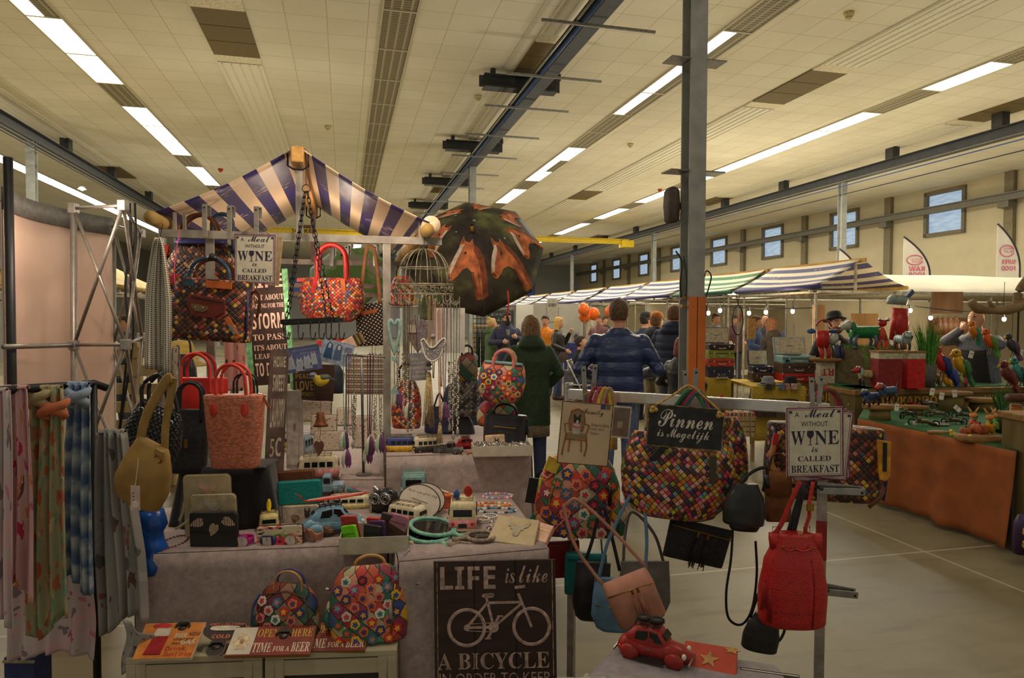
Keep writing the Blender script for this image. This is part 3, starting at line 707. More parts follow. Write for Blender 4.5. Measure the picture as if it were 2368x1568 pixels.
k.M().box((4,-10,78),(36,3,9),(0,-.15,0)).out('leather_flap',LEA_OR,t,bev=.001); k.M().tube([(-14,-10,72),(-20,-12,48)],1,5).out('zip_pull',LEA_BR,t)
# blue picture signs, words, bird chime
M_BLUE = mat((96,106,150),.6,0,.12,40); M_PALEB = mat((176,184,196),.7,0,.05)
k = K(692,831,3.3); t = sign(k, 'blue sign with four white puppies printed on it',100,58,1.6,M_BLUE,[('a house without pets', 'script',.36,.8,.92,.9),('is not a home', 'script',.55,.69,.9,.78)],M_PALEB,rot=(0,-9,0))
for x,z,a in((-22,-2,1.2),(0,-8,1),(18,-5,1.05),(34,2,.8)):
	g = k.M(); g.prism([(x+7*a*cos(q)*(1.15 if abs(sin(q))<.5 else 1),z+8*a*sin(q))for q in[i*pi/8 for i in range(16)]],-1.5,-.7); g.prism([(x-7*a,z+3),(x-5*a,z+13*a),(x-2*a,z+7)],-1.4,-.7); g.prism([(x+7*a,z+3),(x+5*a,z+13*a),(x+2*a,z+7)],-1.4,-.7)
	g.prism([(x-8*a,z-4),(x+8*a,z-4),(x+10*a,z-19),(x-12*a,z-19)],-1.3,-.7); g.out('puppy_print',M_PALEB,t)
	g = k.M()
	for u,v in((-2.4,1.5),(2.4,1.5),(0,-2)): g.sph((x+u*a,-1.6,z+v*a),.9*a,6,4)
	g.out('puppy_face',mat((70,70,90),.7,0,0),t)
k = K(778,816,3.35); t = sign(k, 'pale blue picture card with two long haired women hanging tilted',76,54,1.6,mat((150,164,180),.7,0,.2,60),[],INK,rot=(0,13,0))
for x,c in((-18,(52,84,120)),(4,(80,100,130))):
	g = k.M(); g.prism([(x-10,-16),(x+10,-16),(x+8,6),(x+6,18),(x,22),(x-6,18),(x-8,6)],-1.2,-.7); g.out('figure_print',mat(c,.7,0,.1),t); k.M().prism([(x-3,8),(x+3,8),(x+3,17),(x,19),(x-3,17)],-1.5,-.7).out('face_print',mat((190,196,200),.7),t)
k.M().box((26,-1.1,8),(16,.6,20)).out('photo_print',mat((110,124,144),.7),t)
k = K(704,893,3.5); t = sign(k, 'dark brown love and happiness sign hanging behind the yellow bird',52,62,2.5,mat((52,42,36),.7),[('PEACE', 'sans',.12,.78,.88,.95),('LOVE', 'sans',.12,.34,.9,.7),('HAPPINESS', 'sans',.12,.12,.9,.28)],mat((158,130,70),.7),rot=(0,-1,0)); edge_frame(k,t,48,58,2.5,1,mat((120,96,60),.7))
k = K(724,884,3.58); t = k.th('sign', 'plain dark brown wooden plank sign behind the love sign', 'sign',None,0,3); k.M().box((6,0,0),(84,3,84)).out('board',wood('dark_plank',(62,44,34),(84,58,42),(3,20,20)),t)
k = K(741,880,3.2); t = k.th('bird_chime', 'wooden blue tit with yellow belly hanging with a rusty bell and heart', 'wind chime')
k.M().loft([(0,0,-14,.5,.5),(0,0,-11,9,5),(2,0,-5,16,7),(2,0,2,20,8),(0,0,8,19,7),(-2,0,11,14,6),(-4,0,12,6,3)],18).out('belly',mat((206,184,50),.6),t,True)
k.M().loft([(0,0,0,2,2),(8,0,4,12,8.5),(10,0,9,15,8.5),(8,0,14,10,5)],14).out('wing',mat((86,96,84),.6),t,True); k.M().tube([(22,0,6),(38,0,-1)],[5,1.5],8,flat=.5).out('tail',mat((60,66,74),.6),t,True)
k.M().sph((-17,0,10),(9.5,7,8),14,10).out('head',mat((150,156,160),.6),t,True); k.M().sph((-17,0,15),(8,6,4),14,8).out('crown_patch',mat((110,130,150),.6),t,True); k.M().tube([(-25,0,9),(-32,0,7)],[2,.3],8).out('beak',mat((70,66,60),.5),t,True)
k.M().tube([(-25,-6.4,11),(-12,-7,12)],1.4,6).out('eye_stripe',BLACK,t)
k.M().tube([(0,0,-14),(0,0,-70)],.5,5).out('cord',BLACK,t)
k.M().lathe([(1,-72),(9,-74),(10,-90),(14,-100),(18,-106),(16.5,-106),(12,-98),(8,-88),(1,-76)],20).out('bell',mat((112,68,40),.6,.5,.3),t,True)
k.M().tube([(0,0,-100),(-2,0,-140)],.5,5).out('cord',BLACK,t)
HE = [(0,-22),(9,-8),(12,4),(9,12),(4,14),(0,10),(-4,14),(-9,12),(-12,4),(-9,-8)]
k.M(); g = M(Matrix.Scale(k.s,4)@Matrix.Translation((-4,0,-154))); g.prism(HE,-1.5,1.5); g.out('heart',mat((104,74,58),.6),t)
# leaning board with pale print
k = K(640,950,3.0); t = sign(k, 'tall grey brown wooden board with worn white print leaning beside the red bags',44,280,4,mat((92,76,66),.7,0,.2,20),[('HOME', 'sans',.2,.86,.85,.95),('SWEET', 'sans',.2,.66,.85,.8),('LAUNDRY', 'sans',.15,.36,.9,.6),('5C', 'sans',.2,.12,.8,.28)],mat((186,170,152),.7,0,.2),rot=(40,3,0))
# beige purse with stripes
k = K(812,800,3.7); t = k.th('striped_purse', 'beige and brown striped purse hanging at an angle under the hook rack', 'purse',None,0,-28); k.M().box((-8,0,6),(44,8,26)).out('flap',mat((214,180,148),.6),t,bev=.004)
for i in range(4): k.M().box((17+5*i,0,6),(4.6,9,26)).out('stripe',mat([(74,58,40),(140,118,66)][i%2],.6),t,bev=.001)
k = K(772,792,3.8); t = k.th('red_purse', 'flat bright red purse peeping out under the iron hooks', 'purse',None,0,-4); k.M().box((0,0,0),(78,6,14)).out('body',mat((178,36,34),.5),t,bev=.004); k.M().tube([(-36,-3,7),(36,-3,7)],.8,6).out('zip',BRASS,t)
# handbags stacked on the black plinth
k = K(505,1226,z=ZT+.004); t = k.th('black_draped_plinth', 'black cloth draped stand carrying the red and black handbags', 'display stand')
def dr(u,v): a = -pi*.78+2*pi*.78*u; e = .55; fl = 1+.05*v*sin(23*u+3)+.03*v*sin(51*u); return(0+(104+22*v)*fl*math.copysign(abs(sin(a))**e,sin(a)),50-(52+14*v)*fl*math.copysign(abs(cos(a))**e,cos(a))+10,144*(1-v))
M_BLKV = velvet('black_velvet',(26,24,26)); k.M().sheet(dr,70,8,1).out('drape',M_BLKV,t,True); k.M().box((0,62,142),(206,100,4)).out('top_cover',M_BLKV,t,bev=.004)
kt = lambda px,py,d: K(px,py,d)
k = K(460,985,2.95); t,sf = bag(k, 'tote_bag', 'large bright red smooth leather tote at the back of the black plinth',mat((196,44,38),.42,0,.05),134,110,50, 'tote',5)
for y,c in((-16,(206,58,44)),(14,(170,34,40))): handle(k,t,-34,34,72,168,4,mat(c,.4),y)
k.M().loft([(0,0,109+z,66,12)for z in(0,3)],24,5).out('rim',mat((214,60,50),.4),t,True)
k = K(436,1092,2.68); t,sf = bag(k, 'tote_bag', 'black grained leather tote beside the coral tote on the plinth',mat((38,36,36),.5,0,.2,60,.4),88,146,46, 'tote',4,rot=(12,2,0))
for y in(-12,12): handle(k,t,-26,26,118,208,4,LEA_BK,y)
k.M().box((-2,sf(0,78)-2,70),(8,4,20)).out('lock',BRASS,t,bev=.001)
k = K(546,1080,2.6); t,sf = bag(k, 'tote_bag', 'coral pink snakeskin tote with red handles in front on the plinth',scales('coral_snake',(214,128,98),70),142,168,50, 'boxy',5,rot=(-3,-1,0),n=32); t.children[0].data.transform(Matrix(((1,0,0,0),(0,1,0,0),(0,0,1,0),(0,0,0,1))))
for v in t.children[0].data.vertices: f = .76+.24*min(1,v.co.z/(168*k.s)); v.co.x*=f
M_CORAL = mat((214,66,52),.35)
for y in(-14,14): handle(k,t,-38,34,168 if y>0 else 140,238,4.2,M_CORAL,y)
for x in(-38,34): k.M().sph((x,sf(x,138)-1,136),(9,3,16),14,10).out('handle_tab',M_CORAL,t,True)
k.M().box((64,4,166),(20,3,4),(0,.3,0)).out('zip_end',CHROME,t); k.M().box((76,-2,148),(6,2,34),(0,-.5,0)).out('zip_pull',mat((160,84,50),.6),t)
k = K(568,985,3.05); t,sf = bag(k, 'handbag', 'small black handbag with thin handles behind the coral tote',LEA_BK,82,74,40, 'boxy',4)
for y in(-10,10): handle(k,t,-24,24,64,122,2.4,LEA_BK,y)
k.M().box((-6,sf(0,50)-1,50),(30,3,34)).out('suede_panel',mat((70,58,48),.9,0,.3,120,.6),t)
# purses and wallets standing on the table
def bull(k,t,x,y,z,a,m):
	O = [(-18,26),(-14,14),(-6,10),(6,10),(14,14),(18,26),(22,18),(18,7),(11,4),(13,-1),(8,0),(6,-8),(5,-14),(3,-16),(-3,-16),(-5,-14),(-6,-8),(-8,0),(-13,-1),(-11,4),(-18,7),(-22,18)]
	g = k.M(); g.prism([(x+p*a,z+q*a)for p,q in O],y-1,y); return g.out('bull_head_emblem',m,t)
def wallet(k,name,label,w,h,dp,m,rot=(0,0,0),zipper=None,e=6):
	t = k.th(name,label, 'purse',None,*rot)
	g = k.M(); r = min(w,h)*.1; O = []
	for cx,cz,a0 in((w/2-r,h-r,0),(-w/2+r,h-r,90),(-w/2+r,r,180),(w/2-r,r,270)): O+=[(cx+r*cos(R(a0+q)),cz+r*sin(R(a0+q)))for q in(0,30,60,90)]
	g.prism(O,-dp/2,dp/2); g.out('body',m,t,bev=k.px(min(dp*.3,3)))
	if zipper:
		g = k.M(); g.tube([(p[0]*1.01,0,(p[1]-h/2)*1.01+h/2)for p in O],dp*.12,6,True); g.out('zip',zipper,t)
	return t
BEIGE = mat((190,172,132),.5,0,.05); M_PINKE = mat((206,164,138),.5)
k = K(485,1247,z=ZT); t = wallet(k, 'bull_purse', 'beige purse with a pink bull head standing at the back',110,151,8,BEIGE,(0,-2,0),mat((120,110,96),.4,.3)); bull(k,t,4,-4,114,1.15,M_PINKE); strap(k,t,[(-54,0,90),(-58,-4,64),(-66,-6,46)],6,BEIGE, 'wrist_strap')
k = K(497,1257,z=ZT); t = wallet(k, 'bull_purse', 'beige purse with a grey bull head in the middle of the three',108,116,8,mat((180,164,128),.5),(0,-2,0),mat((120,110,96),.4,.3)); bull(k,t,4,-4,82,1.15,mat((176,170,150),.5)); strap(k,t,[(-52,0,60),(-76,-4,44),(-88,-6,38)],6,BEIGE, 'wrist_strap')
k = K(497,1268,z=ZT); t = wallet(k, 'heart_purse', 'black folding purse with three striped hearts in front of the beige ones',110,86,14,mat((40,36,34),.6),(0,-1,0),None)
M_STRH = bands('striped_heart',((214,190,160),(120,80,70),(214,190,160),(50,44,44)),0,4)
for x,z,r in((-34,62,-70),(34,64,60),(2,48,-20)):
	a = R(r); g = k.M(); g.prism([(x+(p*cos(a)-q*sin(a))*.95,z+(p*sin(a)+q*cos(a))*.85)for p,q in HE],-8.4,-7); g.out('heart',M_STRH,t)
k.M().box((0,-7.5,40),(108,1.2,2)).out('flap_edge',mat((24,22,22),.6),t)
k = K(682,1136,2.85); wallet(k, 'wallet', 'brown suede wallet standing behind the turquoise wallet',96,48,12,mat((118,72,40),.8,0,.1,90),(0,-4,0),mat((90,56,34),.6))
k = K(696,1165,2.75); wallet(k, 'wallet', 'turquoise suede wallet standing on its long edge',100,54,12,mat((28,142,134),.8,0,.1,90),(0,-4,0),mat((20,116,112),.6))
k = K(698,1213,z=ZT+.0); t = wallet(k, 'picture_tin', 'small brass edged case printed with a dog and a bunch of flowers',84,46,14,mat((196,184,164),.6,0,.15,50),(0,-3,0),BRASS)
g = k.M()
for u,v,r in((-14,14,8),(-8,18,7),(-16,20,6)): g.sph((u,-7,v),(r,1.2,r),10,6)
g.out('flower_print',mat((140,110,90),.7,0,.4,120),t); g = k.M(); g.sph((16,-7,24),(8,1.2,9),10,6); g.prism([(9,30),(11,42),(15,32)],-7.6,-7); g.prism([(18,32),(22,42),(24,30)],-7.6,-7); g.out('dog_print',mat((70,60,58),.7),t)
k = K(648,1262,z=ZT); t = wallet(k, 'embroidered_purse', 'purse embroidered with pink roses and a green arch lying against the yellow bus',104,46,16,spots('rose_embroidery',(206,190,160),[(212,60,84),(70,140,80),(226,80,70),(206,190,160),(60,60,60),(220,120,140)],9,.45),(0,-3,-8),mat((40,34,34),.6))
k.M().tube(arc((4,-9,2),34,20,160,14,rz=26),2,6).out('arch_embroidery',mat((120,170,70),.8),t); g = k.M(); [g.sph((2+9*cos(a*1.26),-9,10+7*sin(a*1.26)),(6,2,5),8,6)for a in range(5)]; g.out('rose_embroidery',mat((206,50,70),.8),t)
# ---------------------------------------------------------------- toy vehicles
TYRE = mat((28,27,26),.8); HUB = mat((120,110,100),.4,.5); GLASSD = mat((26,30,32),.15,0,.05); RUSTB = mat((60,50,42),.5,.4)
def XT(k,rz=0): return Matrix.Scale(k.s,4)
def toy(k,name,label,rz,group=None): return k.th(name,label, 'toy car',group,rz)
def wheels(k,t,xs,y,r,w,cap=HUB):
	for x in xs:
		for s in(-1,1):
			o = M(Matrix.Scale(k.s,4)@Matrix.Translation((x,s*y,r))@Matrix.Rotation(pi/2,4, 'X')).lathe([(.1,-w/2),(r*.8,-w/2),(r,-w*.3),(r,w*.3),(r*.8,w/2),(.1,w/2)],16).out('wheel',TYRE,t,True)
			M(Matrix.Scale(k.s,4)@Matrix.Translation((x,s*(y+w/2+.2),r))@Matrix.Rotation(pi/2,4, 'X')).lathe([(.1,-.6),(r*.5,-.6),(r*.5,.6),(.1,.6)],12).out('hub_cap',cap,o,True)
def rack(k,t,x0,x1,y,z,m=RUSTB,h=5,name='roof_rack'):
	g = k.M()
	for zz in(z,z+h): g.tube([(x0,-y,zz),(x1,-y,zz),(x1,y,zz),(x0,y,zz)],.7,5,True)
	for i in range(5):
		x = x0+(x1-x0)*i/4; g.tube([(x,-y,z),(x,y,z)],.5,5)
		for s in(-1,1): g.tube([(x,s*y,z-3),(x,s*y,z+h)],.6,5)
	return g.out(name,m,t)
def beetle(k,label,L,col,rz,group=None):
	"rounded old two-door car; local x runs to its front"
	t = toy(k, 'toy_car',label,rz,group); a = L/100; m = mat(col,.35,0,.1,60)
	X = Matrix.Scale(k.s*a,4)@Matrix(((0,0,1,0),(1,0,0,0),(0,1,0,0),(0,0,0,1)))  # rings run along x
	def LX(rings,n=20,e=2.6): return M(X).loft([(0,r[1],r[0],r[2],r[3])for r in rings],n,e)
	LX([(-48,13,6,3),(-44,16,13,8),(-34,19,16,12),(-10,19,17,12),(20,19,16,12),(36,18,13,10),(45,15,8,6),(48,13,3,2)]).out('body',m,t,True)
	LX([(-40,20,6,3),(-32,27,13,10),(-18,30,15.5,17),(0,31,16,19),(10,30,15.5,17),(19,26,13,8),(24,22,10,3)],22,3).out('cabin',m,t,True)
	F = Matrix.Scale(k.s*a,4)
	for x in(-28,30):
		for s in(-1,1): M(F).sph((x,s*16.5,13),(13,5.5,10),16,10).out('fender',m,t,True)
	for s in(-1,1):
		M(F).box((-1,s*20,8),(38,5,2)).out('running_board',RUSTB,t)
		M(F).prism([(-22,31),(-19,41),(-4,43.5),(-4,31)],s*14.2-1.6,s*14.2+1.6).prism([(-2,31),(-2,43.5),(8,42),(15,31)],s*14.2-1.6,s*14.2+1.6).out('side_window',GLASSD,t,bev=k.s*.3)
		M(F).sph((42,s*13,20),(3,4,4),12,8).out('headlight',mat((220,215,195),.2),t,True)
		M(F).sph((-41,s*14,16),(3,2.5,3),10,8).out('tail_light',mat((190,30,26),.3),t,True)
		M(F).box((-2.5,s*18.4,22),(4,1,1)).out('door_handle',CHROME,t)
	M(F).box((17,0,38),(1.5,21,9),(0,-.75,0)).out('windscreen',GLASSD,t); M(F).box((-31,0,37),(1.5,14,6),(0,.8,0)).out('rear_window',GLASSD,t)
	for x in(-49,49): M(F).box((x,0,12),(2,34,3)).out('bumper',CHROME,t,bev=k.s*.4)
	kk = type('q',(),{})(); kk.s = k.s*a; kk.M = lambda: M(F); wheels(kk,t,(-28,30),15,9.5,7); rack(kk,t,-22,10,12,49,h=3)
	return t,kk
def bus(k,label,L,W,Hh,low,up,rz,group=None,dark=None):
	t = toy(k, 'toy_bus',label,rz,group); m1 = mat(low,.4,0,.12,60); m2 = mat(up,.45,0,.08,60)
	b = Hh*.12; mid = Hh*.48
	k.M().loft([(0,0,b,L*.46,W*.44),(0,0,b+Hh*.04,L*.5,W*.49),(0,0,mid,L*.5,W*.5)],28,7).out('lower_body',m1,t,True)
	k.M().loft([(0,0,mid,L*.5,W*.5),(0,0,mid+.3,L*.5,W*.5),(0,0,Hh*.8,L*.47,W*.46),(0,0,Hh*.88,L*.46,W*.44),(0,0,Hh*.95,L*.41,W*.37),(0,0,Hh,L*.25,W*.2)],28,7).out('upper_body',m2,t,True)
	n = 4
	for s in(-1,1):
		for i in range(n):
			x = L*(-.36+.72*(i+.5)/n); k.M().box((x,s*W*.485,Hh*.655),(L*.14,W*.04,Hh*.2),(s*.1,0,0)).out('side_window',GLASSD,t,bev=k.s*.5)
		k.M().box((s*L*.49,0,Hh*.65),(L*.02,W*.66,Hh*.2),(0,-s*.09,0)).out('end_window',GLASSD,t,bev=k.s*.5)
		k.M().box((s*L*.505,0,Hh*.16),(L*.03,W*.96,Hh*.06)).out('bumper',mat(up,.5),t,bev=k.s*.5)
		for q in(-1,1): k.M().sph((s*L*.5,q*W*.34,Hh*.34),(1.6,W*.06,W*.06),10,8).out('lamp',mat((190,40,30)if s<0 else(225,215,190),.3),t,True)
	k.M().box((-L*.505,0,Hh*.29),(1,W*.3,Hh*.12)).out('number_plate',mat((46,44,60),.4),t)
	wheels(k,t,(-L*.29,L*.29),W*.4,Hh*.15,W*.14)
	rack(k,t,-L*.36,L*.3,W*.36,Hh*1.0,mat((120,106,84),.5,.3),Hh*.06)
	return t
def jeep(k,label,L,W,Hh,col,rz,roofc=None,pickup=False,group=None,nm='toy_truck'):
	t = toy(k,nm,label,rz,group); m = mat(col,.4,0,.12,60)
	k.M().box((0,0,Hh*.34),(L,W,Hh*.36)).out('body',m,t,bev=k.s*1.5)
	x0,x1 = (-L*.02,L*.24)if pickup else(-L*.48,L*.22)
	k.M().prism([(x0,Hh*.5),(x0+L*.02,Hh*.95),(x1-L*.06,Hh*.95),(x1,Hh*.5)],-W*.46,W*.46).out('cabin',mat(roofc,.45)if roofc else m,t,bev=k.s*1.2)
	for s in(-1,1):
		n = 1 if pickup else 3
		for i in range(n): k.M().box((x0+(x1-x0)*(i+.5)/n-L*.01,s*W*.465,Hh*.73),((x1-x0)/n*.62,1,Hh*.26)).out('side_window',GLASSD,t)
		k.M().box((L*.12,s*W*.5,Hh*.5),(1,1.5,1)).out('door_handle',CHROME,t); k.M().sph((L*.5,s*W*.33,Hh*.4),(2,W*.07,W*.07),10,8).out('headlight',mat((220,215,195),.2),t,True)
		for x in(-L*.28,L*.3): k.M().sph((x,s*W*.44,Hh*.3),(L*.14,W*.09,Hh*.2),12,8).out('fender',m,t,True)
	k.M().box((x1-L*.02,0,Hh*.72),(1,W*.74,Hh*.28),(0,-.14,0)).out('windscreen',GLASSD,t); k.M().box((x0-.2,0,Hh*.74),(1,W*.6,Hh*.22)).out('rear_window',GLASSD,t)
	if not pickup: rack(k,t,x0+L*.03,x1-L*.1,W*.42,Hh,m,Hh*.08)
	else:
		for s in(-1,1): k.M().box((-L*.26,s*W*.46,Hh*.56),(L*.46,2,Hh*.14)).out('bed_side',m,t)
	for x in(-L*.51,L*.51): k.M().box((x,0,Hh*.2),(L*.03,W,Hh*.08)).out('bumper',RUSTB,t)
	wheels(k,t,(-L*.28,L*.3),W*.44,Hh*.19,W*.14); return t
def surfboard(k,t,x,y,z,L,w,m,rot=(0,0,0),name='surfboard',st=None):
	g = M(Matrix.Scale(k.s,4)@Matrix.Translation((x,y,z))@Matrix.Rotation(rot[2],4, 'Z')@Matrix.Rotation(rot[1],4, 'Y')@Matrix.Rotation(rot[0],4, 'X'))
	g.loft([(0,0,-1.2,L*.46,w*.42,1.7),(0,0,0,L*.5,w*.5,1.7),(0,0,1.2,L*.46,w*.42,1.7)],24).out(name,m,t,True)
	if st: M(g.T).box((0,0,.9),(L*.8,w*.22,1.2)).out('board_stripe',st,t)
# vehicles on the near tables
k = K(772,1236,z=ZT); t,kk = beetle(k, 'pale blue rounded old toy car with a red surfboard on its roof',150,(124,166,186),22); surfboard(kk,t,4,0,58,104,20,mat((196,52,40),.3),(0,-.05,0),st=CREAM); kk.M().prism([(-46,58),(-58,70),(-46,62)],-1,1).out('fin',mat((196,52,40),.3),t)
k = K(622,1222,z=ZT); t = bus(k, 'little yellow toy camper van with a yellow surfboard on its rack',92,44,44,(208,170,50),(216,196,130),-70); surfboard(k,t,16,0,58,34,12,mat((230,196,40),.3),(.4,.9,0)); k.M().box((-14,0,52),(22,24,10)).out('luggage',LEA_BR,t,bev=.001)
k = K(748,1140,z=.835); jeep(k, 'pale blue toy pickup behind the turquoise wallet',92,44,44,(130,160,176),10,pickup=True)
k = K(738,1108,z=.87); bus(k, 'pink and cream toy camper van behind the brown wallet',92,44,58,(206,130,126),(222,206,170),12)
k = K(702,1062,z=.87); jeep(k, 'pale blue toy delivery van deep in the stall with red parcels on the roof',60,40,56,(150,178,190),80)
k = K(676,1040,z=.87); bus(k, 'yellow toy bus half hidden behind the leaning board',50,30,40,(216,176,50),(226,206,160),60)
k = K(808,1178,z=ZT+.0); bus(k, 'cream toy camper with a surfboard behind the pale blue car',96,36,36,(214,196,130),(226,214,176),8)
k = K(958,1152,z=ZT+.0); jeep(k, 'turquoise toy off-road car with a roof rack behind the white round purses',92,58,62,(132,172,164),96)
k = K(942,1208,z=ZT); bus(k, 'red and cream toy camper van half hidden behind the tray of wallets',92,40,44,(186,48,40),(226,214,180),-28)
k = K(1071,1226,z=ZT); t = bus(k, 'pink and cream toy camper van seen from its back with luggage on the roof',84,64,78,(214,136,130),(224,208,164),92); surfboard(k,t,-22,-12,96,30,20,mat((200,60,46),.3),(0,1.3,0),st=CREAM); k.M().lathe([(1,80),(7,80),(7,94),(3,97),(3,100),(.5,100)],12,(-20,14,0)).out('churn',mat((60,90,160),.4),t,True)
# round purses, owl, soft pouches
for px,py,d,lab in((974,1192,None, 'round white purse standing tilted in the back'),(958,1202,None, 'round white purse with words about a perfect day and a ring on it')):
	k = K(px,py,z=ZT); r = 46 if px==974 else 50; t = k.th('round_purse',lab, 'purse',None,-12,12,-24)
	M(Matrix.Scale(k.s,4)@Matrix.Translation((0,0,r*.82))@Matrix.Scale(.8,4,(0,0,1))@Matrix.Rotation(pi/2,4, 'X')).lathe([(.1,-6),(r*.97,-6),(r,-3),(r,3),(r*.97,6),(.1,6)],40).out('body',mat((214,204,188),.6,0,.04),t)
	M(Matrix.Scale(k.s,4)@Matrix.Translation((0,0,r*.82))@Matrix.Scale(.8,4,(0,0,1))).tube(arc((0,-5.5,0),r,0,360,40)[:-1],1.5,6,True).out('piping',mat((70,44,40),.5),t,True)
	if r==50:
		k.M().text('Such a perfect day', 'script',-36,58,38,66,-6.6).out('lettering',mat((150,130,116),.7),t); k.M().tube(arc((18,-7,18),5,0,360,16)[:-1],1.2,6,True).out('ring',mat((60,50,50),.3,.5),t,True); k.M().tube([(-20,-6.6,46),(20,-6.6,44)],1,6,flat=.4).out('cord_print',mat((170,156,140),.7),t)
k = K(890,1184,z=ZT); t = k.th('owl_pot', 'black and silver owl ornament with ringed eyes', 'ornament',None,-12)
k.M().lathe([(1,0),(26,1),(33,14),(33,30),(28,44),(16,54),(1,56)],24).out('body',mat((36,34,36),.3),t,True)
for s in(-1,1):
	k.M().tube(arc((s*13,-30,38),11,0,360,20)[:-1],3,8,True).out('eye_ring',CHROME,t,True); k.M().tube(arc((s*13,-31,38),5.5,0,360,16)[:-1],1.6,6,True).out('eye_ring',CHROME,t,True); k.M().sph((s*13,-30,38),(3,3,3),10,8).out('pupil',BLACK,t,True); k.M().prism([(s*10,52),(s*22,62),(s*24,48)],-14,-6).out('ear',CHROME,t)
	g = k.M(); [g.sph((s*30-s*(j%3)*4,-12-(j%3)*7,26-5*(j//3)-(j%3)*2),2.8,8,6)for j in range(15)]; g.out('silver_beading',CHROME,t,True)
k.M().prism([(-3,34),(3,34),(0,26)],-35,-30).out('beak',CHROME,t)
k = K(832,1150,z=.825); t = k.th('glasses_case', 'teal and pink soft case lying among the toy cars', 'case',None,8,28,-12); k.M().loft([(0,0,0,34,10),(0,0,5,36,13),(0,0,11,33,10)],20,5).out('body',mat((46,130,136),.6),t,True); k.M().loft([(-2,0,10.5,30,7),(-2,0,13,28,6)],20,5).out('top_strip',mat((200,50,110),.6),t,True)
k = K(790,1160,z=.825); t = k.th('red_car_roof_toy', 'small red toy racing car behind the surfboard', 'toy car',None,6); k.M().box((0,0,8),(44,16,8)).out('body',mat((190,44,36),.35),t,bev=.001); k.M().box((-4,0,15),(18,12,6)).out('cabin',GLASSD,t,bev=.001); wheels(k,t,(-14,14),7,5,4)
k = K(1020,1178,z=ZT); t = k.th('gift_box', 'orange card box beside the pink camper van', 'box',None,10); k.M().box((0,0,16),(42,30,32)).out('body',mat((206,96,54),.6),t); k.M().box((0,0,33),(44,32,4)).out('lid',mat((214,108,64),.6),t)
k = K(1030,1150,z=ZT+.045); t = k.th('cream_purse', 'cream folded purse lying on the orange box', 'purse',None,12,24); k.M().box((-6,0,8),(48,22,9)).out('body',mat((218,204,172),.5),t,bev=.002); k.M().tube([(-28,-11,12),(16,-11,12)],.8,6).out('zip',BRASS,t)
# card tray of wallets
def tray(k,name,label,w,dp,h,m,rz=0,roll=0,tilt=0):
	t = k.th(name,label, 'tray',None,rz,roll,tilt); g = k.M(); g.box((0,0,1),(w,dp,2))
	for s in(-1,1): g.box((s*(w/2-1),0,h/2),(2,dp,h)); g.box((0,s*(dp/2-1),h/2),(w-4,2,h))
	g.out('tray_box',m,t); return t
k = K(868,1262,z=ZT); kt = k; tray(k, 'card_tray', 'pale card tray full of small coloured leather wallets',152,112,38,mat((186,180,156),.8,0,.06,40),8)
for x,y,z,w,h,c,rot,lab in((-48,-26,10,42,48,(120,214,40),(-28,-14,4), 'bright lime green leather wallet in the card tray'),(-50,0,14,40,62,(176,56,58),(-16,-6,10), 'dusty red leather wallet leaning in the card tray'),(-6,-22,8,44,48,(44,42,44),(-20,2,0), 'black leather wallet in the middle of the card tray'),
	(44,-22,14,56,38,(74,50,42),(-40,12,-6), 'dark brown leather purse at the tray corner'),(0,18,22,36,40,(186,46,48),(-24,-4,8), 'bright red leather wallet at the back of the tray'),(8,2,14,44,44,(84,62,110),(-24,-8,0), 'purple leather wallet half hidden in the tray'),
	(48,16,18,50,48,(176,118,138),(-22,8,-8), 'pink leather wallet at the right of the tray'),(22,34,20,36,46,(70,66,66),(-14,12,0), 'grey leather wallet at the back of the tray'),(-52,-14,5,30,36,(214,96,50),(-18,-6,6), 'orange leather wallet peeping under the lime one')):
	k = K(868,1262,z=ZT); k.loc = kt.loc+Matrix.Rotation(R(8),3, 'Z')@(Vector((x,y,z))*kt.s); k.s = kt.s; t = wallet(k, 'leather_wallet',lab,w,h,9,mat(c,.45,0,.08,60,.15),rot,None); k.M().box((0,-4.8,h*.62),(w*.9,.8,1)).out('flap_seam',mat(tuple(int(v*.6)for v in c),.5),t)
# carved hand mirrors
def hand_mirror(k,label,m,R1,L,rz,tilt=0,group=None):
	t = k.th('hand_mirror',label, 'hand mirror',group,rz,0,tilt)
	k.M().tube(arc((0,0,5),R1,0,360,36, 'xy')[:-1],6,8,True,flat=.7).out('mirror_frame',m,t,True)
	k.M().lathe([(.1,2),(R1-2,2),(R1-2,4),(.1,4)],30).out('mirror_glass',mat((120,124,124),.05,.9,0),t)
	k.M().tube(smooth_path([(0,-R1,5),(0,-R1-L*.3,6),(0,-R1-L*.7,5),(0,-R1-L,5)],4),[8,9,9,8,7,6,6,6,7,8,9,10,9],8,flat=.7).out('handle',m,t,True)
	for s in(-1,1): k.M().tube(smooth_path([(s*4,-R1-4,6),(s*13,-R1+2,6),(s*17,-R1+10,6)],4),2.5,6).out('scroll',m,t,True)
	return t
M_MINT = mat((122,178,154),.6,0,.15,60); M_CRM = mat((208,196,164),.6,0,.12,60); M_GRYW = mat((140,124,108),.8,0,.25,70,.5)
hand_mirror(K(992,1238,z=ZT), 'cream carved hand mirror lowest under the mint ones',M_CRM,44,40,-24)
k = K(988,1236,z=ZT+.014); hand_mirror(k, 'mint green carved hand mirror in the middle of its pile',M_MINT,52,34,40,8)
k = K(1000,1222,z=ZT+.028); hand_mirror(k, 'mint green carved hand mirror on top of the pile',M_MINT,52,34,62,8)
hand_mirror(K(1088,1250,z=ZT), 'grey weathered carved hand mirror near the beige purse',M_GRYW,36,36,-42); hand_mirror(K(1112,1244,z=ZT+.012), 'grey weathered hand mirror lying over another',M_GRYW,34,34,-66)
